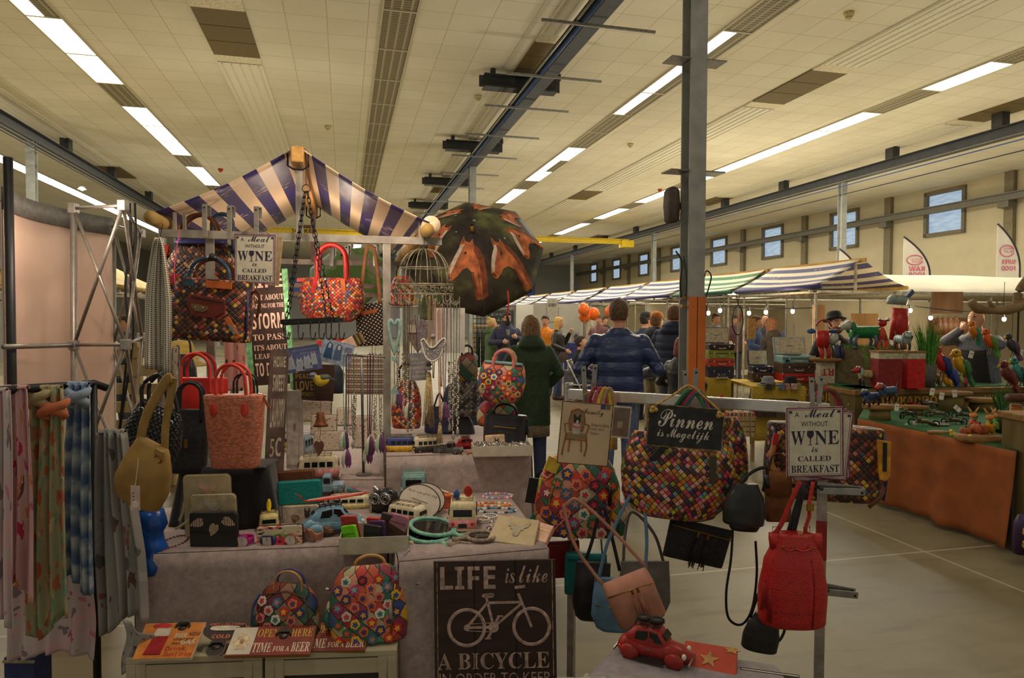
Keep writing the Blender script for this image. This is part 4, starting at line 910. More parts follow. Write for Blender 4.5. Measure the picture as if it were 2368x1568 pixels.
k = K(1180,1262,z=ZT); t = k.th('bull_purse', 'beige purse with bull head lying flat on the table corner', 'purse',None,-14,3,-62); g = k.M(); g.prism([(-56,0),(56,0),(52,84),(-50,84)],-8,8); g.out('body',BEIGE,t,bev=k.s*2); bull(k,t,6,-9,44,1.3,mat((170,160,130),.5)); k.M().tube([(-57,0,2),(57,0,2)],1.4,6).out('zip',BRASS,t)
k = K(1242,1254,z=ZT); t = k.th('pink_purse', 'pale pink purse behind the flat beige one', 'purse',None,-30,6,-50); k.M().box((0,0,24),(48,16,48)).out('body',mat((214,168,140),.5),t,bev=.003); strap(k,t,[(22,0,40),(34,-4,62),(44,-6,82)],2.5,LEA_RED, 'wrist_strap'); k.M().box((0,-8.5,30),(44,1,1.4)).out('zip',BRASS,t)
# beads and watches
def bead_ring(k,label,rx,ry,pal,n,r,name='bead_bracelet',cat='bracelet',group=None,rz=0,z0=0):
	t = k.th(name,label,cat,group,rz)
	for c in pal:
		g = k.M()
		for i in range(n):
			if pal[(i*7+i//3)%len(pal)]is not c: continue
			a = 2*pi*i/n; g.sph((rx*cos(a),ry*sin(a),r+z0),r,8,6)
		g.out('beads',mat(c,.25,0,.1),t,True,kind='stuff')if g.v else None
	k.M().tube([(rx*cos(a),ry*sin(a),r+z0)for a in[i*pi/12 for i in range(24)]],r*.3,5,True).out('string',BLACK,t); return t
for px,py,rx,ry,pal,lab in((362,1276,24,18,[(150,60,66),(60,60,56),(170,90,90)], 'dark red bead bracelet lying at the left table corner'),(404,1258,24,44,[(96,36,40),(60,52,50),(120,40,50)], 'dark bead bracelet lying behind the first one')): bead_ring(K(px,py,z=ZT),lab,rx,ry,pal,24,4)
for px,py,rx,ry,pal,lab in((1150,1152,34,22,[(220,120,130),(210,200,190),(120,140,190)], 'pastel bead necklace farthest back on the side table'),(1142,1172,40,14,[(196,150,60),(210,90,60),(230,220,200)], 'gold and coral bead bracelet behind the glass beads'),(1150,1186,42,20,[(206,206,206),(50,60,90),(90,140,170),(60,50,50)], 'blue and crystal bead necklace on the side table'),
	(1150,1206,42,20,[(190,46,50),(230,220,210),(190,170,160)], 'red and white bead necklace on the side table'),(1168,1226,40,20,[(60,60,70),(206,200,190),(120,120,110)], 'grey bead necklace next to the silver bracelets'),(1172,1240,44,16,[(190,60,60),(206,170,90),(90,110,170),(220,210,200)], 'many coloured bead string beside the beige purse')): bead_ring(K(px,py,z=ZT),lab,rx,ry,pal,30,4.4, 'bead_necklace', 'necklace')
for px,py,lab in((1116,1212, 'silver pearl bracelet standing beside the pink camper van'),(1134,1206, 'silver pearl bracelet behind its twin')):
	k = K(px,py,z=ZT); t = k.th('pearl_bracelet',lab, 'bracelet')
	for j in range(3): g = k.M(); [g.sph((16*cos(i*pi/10),16*sin(i*pi/10),3+5*j),2.8,8,6)for i in range(20)]; g.out('pearls',mat((214,208,200),.25,.3),t,True,kind='stuff')
k = K(1052,1206,z=ZT); bead_ring(k, 'black and silver bead heap beside the mint mirrors',26,14,[(60,60,66),(200,200,200)],24,3.2, 'bead_necklace', 'necklace')
def watch(px,py,r,strap_c,face_c,label,sq=False,case=None):
	k = K(px,py,z=ZT); t = k.th('wrist_watch',label, 'watch',None,random.uniform(-15,15)); cm = mat(case or(176,120,90),.3,.7)
	X = Matrix.Scale(k.s,4)@Matrix.Translation((0,0,r*1.05))@Matrix.Rotation(R(90+12),4, 'X')
	if sq: M(X).box((0,0,0),(r*1.6,r*1.6,4)).out('case',cm,t,bev=.001); M(X).box((0,0,2.4),(r*1.3,r*1.3,1)).out('dial',mat(face_c,.3),t)
	else: M(X).lathe([(.1,-3),(r,-3),(r,2),(r*.86,3),(.1,3)],22).out('case',cm,t); M(X).lathe([(.1,3),(r*.82,3),(r*.82,3.6),(.1,3.6)],20).out('dial',mat(face_c,.3),t)
	g = k.M(); n = 16
	for s in(-1,1): pass
	pts = [(r*1.25*cos(a),r*1.1+r*1.1*sin(a),r*.9)for a in[R(-60+i*300/14)-pi/2+R(60)+R(0)for i in range(15)]]
	pts = [(-r*.9,-2,r),(-r*1.35,r*.8,r),(-r*.8,r*1.9,r),(r*.8,r*1.9,r),(r*1.35,r*.8,r),(r*.9,-2,r)]
	k.M().tube(smooth_path(pts,4),r*.5,8,flat=.2,up=(1,0,.01)).out('strap',mat(strap_c,.4,.3 if not sq else 0),t,True)
	k.M().tube([(0,-4.4,r*1.05),(0,-4.4,r*1.6)],.5,4).out('watch_hand',INK,t); k.M().tube([(r+1,0,r),(r+3.5,0,r)],1.2,6).out('crown',cm,t)
for a in((508,1268,15,(176,130,96),(220,212,200), 'rose gold watch leaning on the black heart purse'),(486,1264,13,(190,120,70),(216,206,196), 'copper banded watch beside the green ribbon'),(560,1268,16,(190,40,130),(206,196,186), 'bright magenta wrist watch',False,(196,60,140)),(618,1246,15,(40,140,120),(200,190,186), 'square teal watch standing behind the blue one',True,(40,150,130)),(618,1266,15,(58,54,120),(196,190,180), 'square dark blue watch in front of the teal one',True,(60,56,130)),(672,1264,15,(186,130,100),(216,210,196), 'rose gold watch with a white dial near the embroidered purse'),(716,1258,17,(176,120,92),(150,118,98), 'rose gold watch with a brown dial'),(750,1246,15,(150,104,84),(134,108,92), 'bronze watch beside the card tray')): watch(*a)
k = K(482,1262,z=ZT); t = k.th('ribbon_tag', 'mint green ribbon loop with a brown leather tag', 'ribbon'); strap(k,t,[(-12,0,4),(0,-6,14),(18,-4,22),(24,0,16),(8,0,8),(-16,-4,14)],4,mat((160,196,160),.6), 'ribbon'); k.M().box((-18,-6,3),(18,8,3),(0,-.4,0)).out('leather_tag',LEA_TAN,t)
# ---------------------------------------------------------------- goods on the taller back table
k = K(930,1046,z=ZB2); t = bus(k, 'yellow and blue toy double bus on the back table',72,32,38,(216,168,40),(70,84,140),6)
k = K(986,1048,z=ZB2); t = bus(k, 'black and cream toy camper on the back table',62,32,40,(60,52,46),(222,206,170),-160)
k = K(1036,1050,z=ZB2); jeep(k, 'dark grey toy pickup truck on the back table',64,30,30,(88,86,84),-6,pickup=True)
k = K(1080,1040,z=ZB2); t,kk = beetle(k, 'small red toy saloon car with a roof rack on the back table',62,(176,42,40),8)
k = K(1090,1050,z=ZB2); t = k.th('card_stack', 'little stack of printed cards beside the white tray', 'cards',None,10); [k.M().box((i*1.5,0,1+2*i),(36,24,1.6),(0,0,.1*i)).out('card',mat([(190,150,130),(210,190,170),(170,110,90)][i],.7),t)for i in range(3)]
k = K(1160,1050,z=ZB2); tray(k, 'jewellery_tray', 'white tray heaped with silver jewellery',136,60,24,mat((206,198,178),.7,0,.04),8); t = k.th('silver_jewellery', 'glittering heap of silver jewellery in the white tray', 'jewellery'); t['kind'] = 'stuff'; g = k.M(); rr = random.Random(3)
for i in range(150): x,y = rr.uniform(-60,60),rr.uniform(-22,22); g.tube([(x+4*cos(a),y+4*sin(a)*rr.uniform(.6,1),14+rr.uniform(0,12)+2*sin(a))for a in[j*pi/3 for j in range(6)]],.9,4,True)
o = g.out('silver_jewellery',mat((190,186,176),.2,.8,.3,90),t); o['kind'] = 'stuff'; o.location = (0,0,0)
k = K(1146,1036,z=ZB2+.02); t = wallet(k, 'picture_tin', 'small case with a printed dog standing behind the jewellery tray',46,30,12,mat((214,190,160),.6,0,.15,50),(0,-4,0),BRASS); g = k.M(); g.sph((4,-6,13),(6,1.2,7),10,6); g.prism([(-1,18),(0,26),(3,20)],-6.6,-6); g.prism([(5,20),(8,26),(9,18)],-6.6,-6); g.out('dog_print',mat((80,66,60),.7),t)
# ---------------------------------------------------------------- crates, beer signs, flower bags, bicycle sign
ZK = .56; M_CRATE = wood('white_crate',(170,160,132),(196,186,156),(2,14,14)); M_MESH = cells('dark_wire_mesh',[(30,28,26),(36,33,30)],(160,160),0,gap=.2,dark=(74,68,60),bump=.2)
def crate(px0,py0,px1,py1,label,back):
	a = atz(px0,py0,ZK); b = atz(px1,py1,ZK); L = (b-a).length; an = math.atan2(b.y-a.y,b.x-a.x); D = back; Hh = .5
	t = thing('wooden_crate',label, 'crate',(a.x,a.y,ZK-Hh),an)
	for i in range(2): M().box((L/2,D*(.25+.5*i),Hh-.01),(L,D*.49,.02)).out('top_board',M_CRATE,t,bev=.002)
	for x in(.015,L-.015): M().box((x,D/2,Hh/2-.01),(.03,D,Hh-.02)).out('side_board',M_CRATE,t,bev=.002)
	M().box((L/2,.02,.02),(L,.03,.04)).out('bottom_rail',M_CRATE,t); M().box((L/2,.014,Hh-.05),(L-.06,.02,.05)).out('front_rail',M_CRATE,t)
	for x in(.045,L-.045): M().prism([(x-.015,Hh-.02),(x+.015,Hh-.02),(x+.012,Hh-.12),(x-.012,Hh-.12)],.0,.02).out('corner_block',M_CRATE,t)
	M().box((L/2,.035,Hh/2-.02),(L-.06,.006,Hh-.08)).out('wire_mesh',M_MESH,t); return t
crate(290,1524,606,1513, 'white wooden crate with dark mesh under the bottle opener signs',.17); crate(612,1513,917,1503, 'white wooden crate with dark mesh under the flower bags',.17)
def opener(k,t,x,z,a,y=0):
	g = k.M(); O = [(-18,8),(-12,14),(12,14),(18,8),(20,-2),(16,-4),(12,4),(-12,4),(-16,-4),(-20,-2)]
	m = mat((70,66,62),.35,.7,.2); M(Matrix.Scale(k.s,4)@Matrix.Translation((x,y,z))@Matrix.Scale(a,4)).prism(O,-10,-2).out('bottle_opener',m,t,bev=k.s); M(Matrix.Scale(k.s,4)@Matrix.Translation((x,y,z))@Matrix.Scale(a,4)).sph((0,-3,-4),(12,5,9),14,8).out('opener_body',m,t,True)
def flat(k,name,label,out,th,m,edge,rz,tilt=-72,cat='sign'):
	t = k.th(name,label,cat,None,rz,0,tilt); k.M().prism(out,-th/2+.8,th/2).out('board',edge,t); k.M().prism([(x*.985,z*.985)for x,z in out],-th/2,-th/2+.8).out('face',m,t); return t
M_ORB = mat((206,128,56),.5); k = K(376,1524,z=ZK+.02); t = flat(k, 'beer_opener_sign', 'orange sign with a red petrol pump and words about beer',[(-66,-2),(66,-2),(60,112),(-84,112)],7,M_ORB,CREAM,4)
k.M().prism([(-48,10),(-10,10),(-12,66),(-46,66)],-6,-3.5).out('pump_print',mat((160,36,40),.5),t); k.M().prism([(-48,66),(-12,66),(-14,92),(-48,92)],-6,-3.5).out('pump_head_print',mat((200,190,170),.5),t); k.M().sph((-40,-4,102),(22,1.6,9),20,8).out('round_print',mat((190,50,50),.5),t)
g = k.M(); [g.text(a, 'sans',*b,-4)for a,b in(('BEER',(2,62,30,76)),('GAS',(24,40,56,56)))]; g.out('lettering',CREAM,t); g = k.M(); [g.text(a, 'sans',*b,-4)for a,b in(('NOW',(34,66,60,78)),('cheaper',(4,50,50,62)),('than',(4,40,22,48)))]; g.out('lettering',mat((70,40,36),.6),t); g = k.M(); [g.text(a, 'sans',*b,-4)for a,b in(('Drink,',(-4,18,46,34)),("Don't drive",(0,3,62,17)))]; g.out('lettering',mat((176,44,40),.6),t)
opener(k,t,10,96,.9)
k = K(492,1516,z=ZK+.02); O = [(22*cos(a),20+22*sin(a))for a in[R(200+i*14)for i in range(11)]]+[(16,46),(46,66),(52,84),(44,98),(0,104),(-44,98),(-52,84),(-46,66),(-16,46)]
t = flat(k, 'bottle_opener_sign', 'dark bottle opener sign shaped like a bottle cap with an oval hole',O,6,mat((48,36,34),.5),mat((170,160,140),.6),2); k.M().loft([(0,0,-.6,34,9),(0,0,.6,34,9)],24,4); M(Matrix.Scale(k.s,4)@Matrix.Translation((0,-4,82))@Matrix.Rotation(pi/2,4, 'X')).loft([(0,0,-.5,36,8),(0,0,.5,36,8)],24,3).out('oval_slot',mat((196,188,168),.6),t); k.M().text('COLD & DELICIOUS', 'sans',-40,92,40,99,-3.4).out('lettering',mat((206,110,70),.6),t); k.M().text('COLD', 'sans',-22,50,20,62,-3.4).out('lettering',mat((206,110,70),.6),t); opener(k,t,0,26,.95)
M_BRED = mat((128,48,38),.55,0,.12); M_WEDGE = wood('sign_edge',(130,90,46),(160,116,64))
def beer(px,py,z,label,rz,w):
	k = K(px,py,z=z); t = flat(k, 'time_for_beer_sign',label,[(-w/2,0),(w/2,0),(w/2-1,82),(-w/2+1,82)],9,M_BRED,M_WEDGE,rz,-66); w2 = 138; x0 = w/2-w2
	for a,st_,c,b in(('OPENER HERE', 'serif',(196,150,50),(x0+4,50,w/2-6,74)),('TIME', 'serif',(214,196,170),(x0+2,8,x0+46,34)),('FOR A', 'serif',(214,196,170),(x0+50,9,x0+88,24)),('BEER', 'serif',(214,196,170),(x0+92,8,w/2-4,34))): k.M().text(a,st_,*b,-5).out('lettering',mat(c,.6),t)
	opener(k,t,x0+66,56,.95,-2); return k,t
beer(768,1508,ZK, 'dark red time for a beer sign lying under the other one',3,150); k,t = beer(618,1518,ZK+.012, 'dark red time for a beer sign with a white flower picture',3,194)
k.M().box((-68,-4.6,41),(54,1,76)).out('picture_panel',CREAM,t); g = k.M(); [g.sph((-68+13*cos(a*1.05),-5.4,38+16*sin(a*1.05)),(9,1,10),10,6)for a in range(6)]; g.out('flower_print',mat((206,186,150),.6,0,.15,80),t); k.M().sph((-68,-6,38),(5,1.4,6),10,6).out('flower_heart',mat((170,120,70),.6),t)
k = K(566,1478,z=ZK); t = k.th('price_tag', 'black card tag with a yellow button beside the small flower bag', 'tag',None,14,0,-74); k.M().prism([(-22,-4),(20,-4),(16,26),(-6,26)],-1,1).out('card',BLACK,t); k.M().tube(arc((0,-1.5,9),6,0,360,18)[:-1],.7,5,True).out('stamp_ring',mat((130,126,116),.6),t); k.M().sph((0,-1,36),(8,2,6),12,8).out('button',mat((200,150,40),.5),t,True)
# patchwork bags with flowers on the crate
k = K(662,1478,z=ZK); t,sf = bag(k, 'flower_backpack', 'small patchwork bag with leather flowers standing on the white crate',PATCHD,150,128,52, 'dome',3.6,rot=(-6,2,-4)); flowers(k,t,sf,150,128,37,11.5,1,.72,.12,.8)
for y in(-8,8): handle(k,t,-34,34,112,158,4,LEA_TAN if y<0 else LEA_NAVY,y,flat=.5)
k.M().tube([(x,sf(x,z)*1.0-1.5,z)for x,z in[(-58,6),(-60,40),(-56,76),(-44,104),(0,114),(44,104),(56,76),(60,40),(58,6)]],2,6).out('piping',mat((96,66,40),.5),t,True)
for s in(-1,1): k.M().tube(arc((s*36,0,118),5,0,360,14)[:-1],1.2,6,True).out('ring',CHROME,t,True); k.M().loft([(s*66,-6,8,10,14),(s*70,-6,30,12,16),(s*68,-4,62,8,12),(s*66,0,70,3,4)],14).out('side_pocket',PATCHD,t,True)
strap(k,t,[(-70,4,96),(-84,0,66),(-82,-6,30),(-74,-8,8)],6,LEA_NAVY, 'shoulder_strap')
k = K(856,1480,z=ZK); t,sf = bag(k, 'flower_backpack', 'large bright patchwork backpack with leather flowers on the crate',PATCH,182,172,66, 'dome',3.4,rot=(10,-2,-4)); flowers(k,t,sf,182,172,37,11.5,2,.74,.08,.84)
k.M().tube([(x,sf(x,z)-2,z)for x,z in[(46,4),(50,40),(54,90),(62,130)]],3,6).out('zip',BRASS,t,True); k.M().loft([(50,sf(50,70)-6,56,5,2),(49,sf(50,80)-6,84,4,2),(50,sf(50,90)-5,92,2,1)],10).out('zip_pull',mat((170,166,150),.4),t,True)
handle(k,t,-30,40,160,192,4,LEA_TAN,6); strap(k,t,[(78,0,120),(96,-6,70),(92,-12,20),(66,-8,-6)],14,mat((206,180,40),.6), 'shoulder_strap'); strap(k,t,[(60,0,160),(80,8,180),(98,10,196)],6,CHROME, 'chain_strap')
k.M().tube([(84,-12,112),(116,-16,124)],3,8).out('toggle',CHROME,t,True); k.M().tube([(-96,-10,130),(-84,-8,126)],3,8).out('toggle',CHROME,t,True); k.M().loft([(-92,-4,40,8,12),(-94,-4,70,9,14),(-88,0,96,4,8)],14).out('side_pocket',PATCH,t,True)
# bicycle sign
a = at(1147,1297,2.29); k = K(1146,1487,2.24); t = sign(k, 'dark wooden life is like a bicycle sign leaning against the velvet table',281,380,7,wood('dark_sign',(52,38,34),(70,54,48),(3,20,20)),[],CREAM,rot=(1,-1,-3)); M_PRT = mat((176,150,138),.75,0,.2,60)
for s in(-.5,.5): k.M().box((s*95,-3.8,0),(2,1,380)).out('plank_gap',mat((24,18,17),.8),t)
for s in(-1,1): k.M().box((s*133,-3.7,0),(2,.6,376)).out('edge_wear',mat((130,112,90),.8,0,.5,60),t)
for a_,st_,b in(('LIFE', 'sans',(-126,126,2,178)),('is', 'ital',(24,138,48,172)),('like', 'script',(56,138,122,178)),('A BICYCLE', 'serif',(-134,-58,124,-20)),('IN ORDER TO KEEP', '',(-130,-92,124,-66)),('YOUR BALANCE', 'sans',(-130,-140,124,-100))): k.M().text(a_,st_,*b,-4).out('lettering',M_PRT,t)
g = k.M(); y = -4.2
for cx in(-66,84): k.M().tube(arc((cx,y,38),41,0,360,44)[:-1],4,6,True,flat=.3,up=(0,1,0)).out('wheel_print',M_PRT,t)
g = k.M()
def ln(x0,z0,x1,z1,w_=6): L = math.hypot(x1-x0,z1-z0); g.box(((x0+x1)/2,y,(z0+z1)/2),(L,.6,w_),(0,-math.atan2(z1-z0,x1-x0),0))
for q in((-66,38,-18,94),(-66,38,-4,38),(-4,38,-20,108),(-18,94,58,94),(-4,38,60,90),(54,114,84,36),(-30,110,-2,112),(-4,38,8,62),(-4,38,-18,12)): ln(*q)
ln(-26,110,-4,111,10); ln(46,128,70,130,7); ln(4,63,18,63,3); ln(-24,12,-10,12,3); ln(-66,46,-4,48,1.4); ln(-66,31,-4,27,1.4)
for x,r in((-4,12),(-66,7)): M(g.T); g.prism([(x+r*cos(i*pi/12),38+r*sin(i*pi/12))for i in range(24)],y-.5,y+.3)
g.out('frame_print',M_PRT,t)
# ---------------------------------------------------------------- wire birdcage lampshade with hanging necklaces
M_WIRE = mat((150,142,116),.55,.3,.25,80); k = K(980,672,3.35); t = k.th('wire_birdcage', 'rusty cream wire birdcage dome with hooks hung with necklaces', 'hanging rack')
rx,ry,zt_ = 62,40,96
for i in range(14):
	a = 2*pi*i/14; k.M().tube([(rx*cos(a)*sin(q)**.8,ry*sin(a)*sin(q)**.8,14+(zt_-14)*cos(q)**.9)for q in[pi/2*j/8 for j in range(9)]],1,5).out('dome_wire',M_WIRE,t,True)
for z,f in((14,1.06),(-8,1.1),(52,.86)): k.M().tube([(rx*f*cos(q),ry*f*sin(q),z)for q in[i*pi/18 for i in range(36)]],1.5,6,True).out('ring_wire',M_WIRE,t,True)
for i in range(16):
	a = 2*pi*i/16; c = (rx*1.08*cos(a),ry*1.08*sin(a),3); k.M().tube([(c[0]-sin(a)*8*cos(q)*(1-q/14),c[1]+cos(a)*8*cos(q)*(1-q/14),c[2]+8*sin(q)*(1-q/14))for q in[j*pi/5 for j in range(16)]],1,5).out('scroll',M_WIRE,t,True)
	k.M().tube(smooth_path([(c[0],c[1],-8),(c[0]*1.02,c[1]*1.02,-24),(c[0]*1.14,c[1]*1.14,-32),(c[0]*1.24,c[1]*1.24,-24)],4),1.2,5).out('hook',M_WIRE,t,True)
k.M().tube([(0,0,96),(1,0,130),(-2,8,146)],.8,5).out('hanging_wire',BLACK,t)
def strand(px,py0,py1,d,col,label,w=3,kind='cord',tip=None,group=None,name='necklace'):
	"a necklace hanging as a long double loop; py0 top, py1 bottom"
	k = K(px,py0,d); t = k.th(name,label, 'necklace',group); L = py1-py0; m = mat(col,.5,0,.15,60); sw = random.uniform(-3,3)
	P = [(-w,0,-2),(-w*.3,-2,2),(w*.3,2,2),(w,0,-2),(w*.8+sw*.5,0,-L*.5),(sw+1,-2,-L*.93),(sw,-2,-L*.96),(sw-1.5,-2,-L*.93),(-w*.9+sw*.5,0,-L*.5)]
	k.M().tube(smooth_path(P[:1]+P[1:]+P[:1],3)[:-1],1.1 if kind=='cord' else .8,5,True).out('cord',m,t,True)
	if kind=='beads':
		g = k.M(); n = int(L/9)
		for i in range(n): f = .5+.5*i/n; g.sph((sw+random.uniform(-3,3),-2,-L*f),random.uniform(1.8,3.2),7,5)
		g.out('beads',mat((196,188,172),.25,.5,.2,90),t,True,kind='stuff')
	if tip=='feather':
		for q,c in((-7,(206,210,186)),(5,(120,60,120)),(0,(150,90,150))): k.M().loft([(sw+q,-3,-L-44,.5,.3),(sw+q*1.3,-4,-L-34,5,.8),(sw+q,-4,-L-16,6,.8),(sw+q*.5,-3,-L,1.5,.6)],10).out('feather',mat(c if q else col,.7),t,True)
	if tip=='tassel': tassel(k,t,sw,-L+4,46,mat((176,150,104),.8,0,.2,90),9,14,-3)
	if tip=='long_tassel': tassel(k,t,sw,-L,130,mat((176,150,104),.8,0,.2,90),11,26,-3); [k.M().sph((sw,-3,-L+10+9*i),(7,6,5.5),12,8).out('wooden_bead',mat([(206,196,176),(96,92,90),(196,180,150)][i],.5),t,True)for i in range(3)]
	if tip=='drop': k.M().loft([(sw,-3,-L-20,.5,.5),(sw,-3,-L-12,4.5,3),(sw,-3,-L-4,3,2),(sw,-3,-L+2,.8,.8)],10).out('drop',mat((200,196,186),.2,.6),t,True)
	return k,t
P_CORD = [(122,128,100),(150,142,120),(96,70,84),(84,80,62),(160,120,90),(110,140,116)]
for i,(px,y1,c,kd,tip)in enumerate(((936,940,0, 'beads', 'drop'),(943,1010,1, 'beads', 'drop'),(950,930,3, 'cord', 'feather'),(921,900,2, 'beads', 'feather'),(956,1000,4, 'beads',None))):
	strand(px,690+(i%3)*8,y1,3.28-.01*i,P_CORD[c],['grey green beaded necklace in the left bunch under the birdcage', 'pale beaded necklace hanging longest in the left bunch', 'olive cord necklace with feathers in the left bunch', 'plum cord necklace with feathers at the left edge of the birdcage', 'tan beaded necklace beside the left bunch'][i],3,kd,tip)
for i,(px,y1,c,kd,tip)in enumerate(((1038,980,1, 'beads', 'drop'),(1046,1000,3, 'beads', 'drop'),(1053,960,5, 'beads',None),(1060,990,0, 'beads', 'drop'),(1030,930,2, 'cord', 'feather'),(1020,900,4, 'cord',None),(1004,880,4, 'cord',None))):
	strand(px,696+(i%3)*6,y1,3.26-.01*i,P_CORD[c],['pale beaded necklace hanging in front of the white board', 'dark olive beaded necklace at the right end of the birdcage', 'mint cord beaded necklace at the far right end of the birdcage', 'grey beaded necklace at the outermost hook of the birdcage', 'plum cord necklace with feathers before the white board', 'coral pink cord hanging left of the white board', 'tan cord necklace hanging from the middle of the birdcage'][i],3,kd,tip)
strand(992,690,862,3.2,(176,130,96), 'cord necklace ending in a long straw coloured tassel with wooden beads',2, 'cord', 'long_tassel'); strand(1015,720,985,3.18,(190,110,70), 'brown leather cord necklace with a coral tassel',2, 'cord', 'tassel')
k = K(1040,764,3.42); t = k.th('white_board', 'blank white board hanging behind the necklaces', 'sign',None,4); k.M().box((0,0,0),(70,3,104)).out('board',mat((210,204,194),.6,0,.03),t); k.M().tube([(-30,0,52),(0,0,92),(30,0,52)],.6,5).out('cord',BLACK,t)
k = K(912,770,3.2); t = k.th('teal_wooden_heart', 'pale teal open wooden heart on a cord with a smaller one below', 'ornament'); P = [(0,-50),(10,-10),(13,20),(8,30),(0,20),(-8,30),(-13,20),(-10,-10)]; M_TL = mat((140,172,162),.7,0,.12,60)
k.M().tube(smooth_path([(x,0,z)for x,z in P]+[(0,0,-50)],4)[:-1],4,8,True,flat=.6,up=(0,1,0)).out('heart_ring',M_TL,t,True); k.M().tube([(0,0,24),(0,0,96)],.8,5).out('cord',mat((120,70,110),.6),t); k.M().box((0,0,-60),(12,6,10)).out('bead_block',M_TL,t,bev=.001); k.M().prism([(0,-120),(10,-142),(-10,-142)],-3,3).out('small_heart',M_TL,t); k.M().tube([(0,0,-64),(0,0,-124)],.8,5).out('cord',BLACK,t)
k = K(1002,806,3.16); t = k.th('bird_ornament', 'grey and white lace patterned bird shape hanging on a cord', 'ornament'); O = [(-28,18),(-22,22),(-16,14),(-6,2),(6,6),(16,18),(26,24),(28,16),(24,2),(16,-18),(4,-28),(-8,-28),(-18,-18),(-24,0),(-27,12)]
k.M().prism(O,-3,3).out('body',spots('bird_lace',(128,124,122),[(206,202,194)],16,.34),t); k.M().tube(smooth_path([(x,-3,z)for x,z in O]+[(-28,-3,18)],3)[:-1],2.4,6,True).out('lace_edge',mat((206,200,190),.8,0,.2,200),t,True); k.M().tube([(0,0,6),(0,0,40),(2,4,110)],.8,5).out('cord',mat((176,120,96),.6),t); k.M().sph((0,0,28),6,12,8).out('wooden_bead',mat((150,140,130),.5),t,True)
k = K(968,848,3.24); t = sign(k, 'small grey Dutch word sign hanging under the birdcage',40,64,2,mat((128,126,130),.7),[('DOE', '',.1,.74,.5,.84),('WAT JE LAAT', '',.08,.58,.92,.67),('HANGEN', '',.1,.42,.92,.52),('VOOR', '',.3,.26,.85,.36),('MORGEN', '',.1,.1,.92,.2)],CREAM,rot=(0,-4,0)); k.M().tube([(0,0,32),(0,0,120)],.6,5).out('cord',BLACK,t)
k = K(966,768,3.4); t = k.th('grey_felt_heart', 'grey felt heart with a square white tag hanging under the birdcage', 'ornament'); g = M(Matrix.Scale(k.s,4)@Matrix.Scale(2.2,4)); g.prism(HE,-2.5,2.5); g.out('heart',mat((126,116,116),.9,0,.2,80),t,bev=.002); k.M().box((-12,-9,8),(18,1,18)).out('tag',mat((206,198,180),.7),t); k.M().tube([(0,0,24),(6,2,90)],.7,5).out('cord',BLACK,t)
# row of long necklaces on the inner stand
k = K(842,826,2.98); t = k.th('necklace_stand', 'thin steel bar stand with long feathered necklaces left of the post', 'jewellery stand'); k.M().tube([(-44,0,6),(50,0,0)],2.2,8).out('bar',STEEL,t,True); k.M().tube([(-6,0,0),(-2,0,-272)],3.2,8).out('pole',mat((110,106,104),.4,.5),t,True); k.M().lathe([(1,-274),(20,-274),(18,-270),(3,-268)],18).out('base',mat((110,106,104),.4,.5),t)
for i,(px,y1,c,kd,tip,lab)in enumerate(((797,1000,(130,180,150), 'cord', 'feather', 'mint green cord necklace, first on the steel bar'),(804,1040,(120,60,100), 'cord', 'feather', 'plum cord necklace, second on the steel bar'),(814,1020,(116,130,104), 'beads', 'drop', 'sage beaded necklace in the middle of the steel bar'),(822,1000,(150,140,126), 'beads',None, 'silver beaded necklace in the middle of the steel bar'),(853,1030,(106,62,84), 'cord', 'feather', 'dark plum necklace right of the stand pole'),(860,1010,(96,60,78), 'cord', 'feather', 'wine red cord necklace right of the stand pole'),(868,1020,(150,170,140), 'beads', 'drop', 'pale green beaded necklace near the post'),(878,1005,(90,90,100), 'beads', 'feather', 'slate beaded necklace beside the steel post'))): strand(px,822,y1,2.95-.006*i,c,lab,3,kd,tip)
# deep inside the stall
k = K(848,912,4.2); t,sf = bag(k, 'zigzag_bag', 'cream and black zigzag patterned fabric bag behind the necklaces',bands('zigzag',((206,186,160),(206,186,160),(50,42,40),(206,186,160),(60,50,46),(196,176,150)),1,32,.8),96,92,26, 'flat',6)
for i,(px,py,w,h,r,lab)in enumerate(((732,968,66,46,-3, 'flowery purse standing highest at the back of the stall'),(748,1000,60,46,-4, 'cream purse printed with an umbrella and a dog'),(762,1036,72,44,2, 'cream purse printed with a rabbit in front'),(836,1000,56,44,-2, 'cream purse with a little rabbit behind the necklaces'),(852,1030,66,40,-5, 'flowery purse right of the stand pole'),(800,978,40,40,8, 'tan edged purse half behind the mint cord'))):
	k = K(px,py+6,3.55-.06*i); wallet(k, 'printed_purse',lab,w,h,10,spots('floral_purse%d'%(i%2),(212,196,176),[(190,60,66),(96,120,80),(120,100,100),(212,196,176),(212,196,176),(90,70,70)],[14,7][i%2],.28),(r,0,-10),mat((90,66,46),.5))
k = K(706,1012,3.5); t = k.th('white_cabinet', 'narrow grey white cabinet door standing behind the leaning board', 'cabinet'); k.M().box((-24,0,20),(30,30,180)).out('body',mat((176,170,160),.6),t); k.M().box((-24,-16,20),(24,2,160)).out('door',mat((190,184,172),.6),t); k.M().tube([(-18,-20,20),(-18,-20,36)],1.5,6).out('handle',STEEL,t)
k = K(540,880,4.3); t = k.th('floral_scarf', 'pink flowery scarf hanging deep behind the red tote', 'scarf'); k.M().sheet(lambda u,v: ((u-.5)*46+3*sin(v*4),5*sin(u*14),96-v*120),16,10,1).out('cloth',spots('pink_floral',(222,168,160),[(206,96,96),(90,80,76),(214,120,110),(222,168,160)],5,.3),t,True)
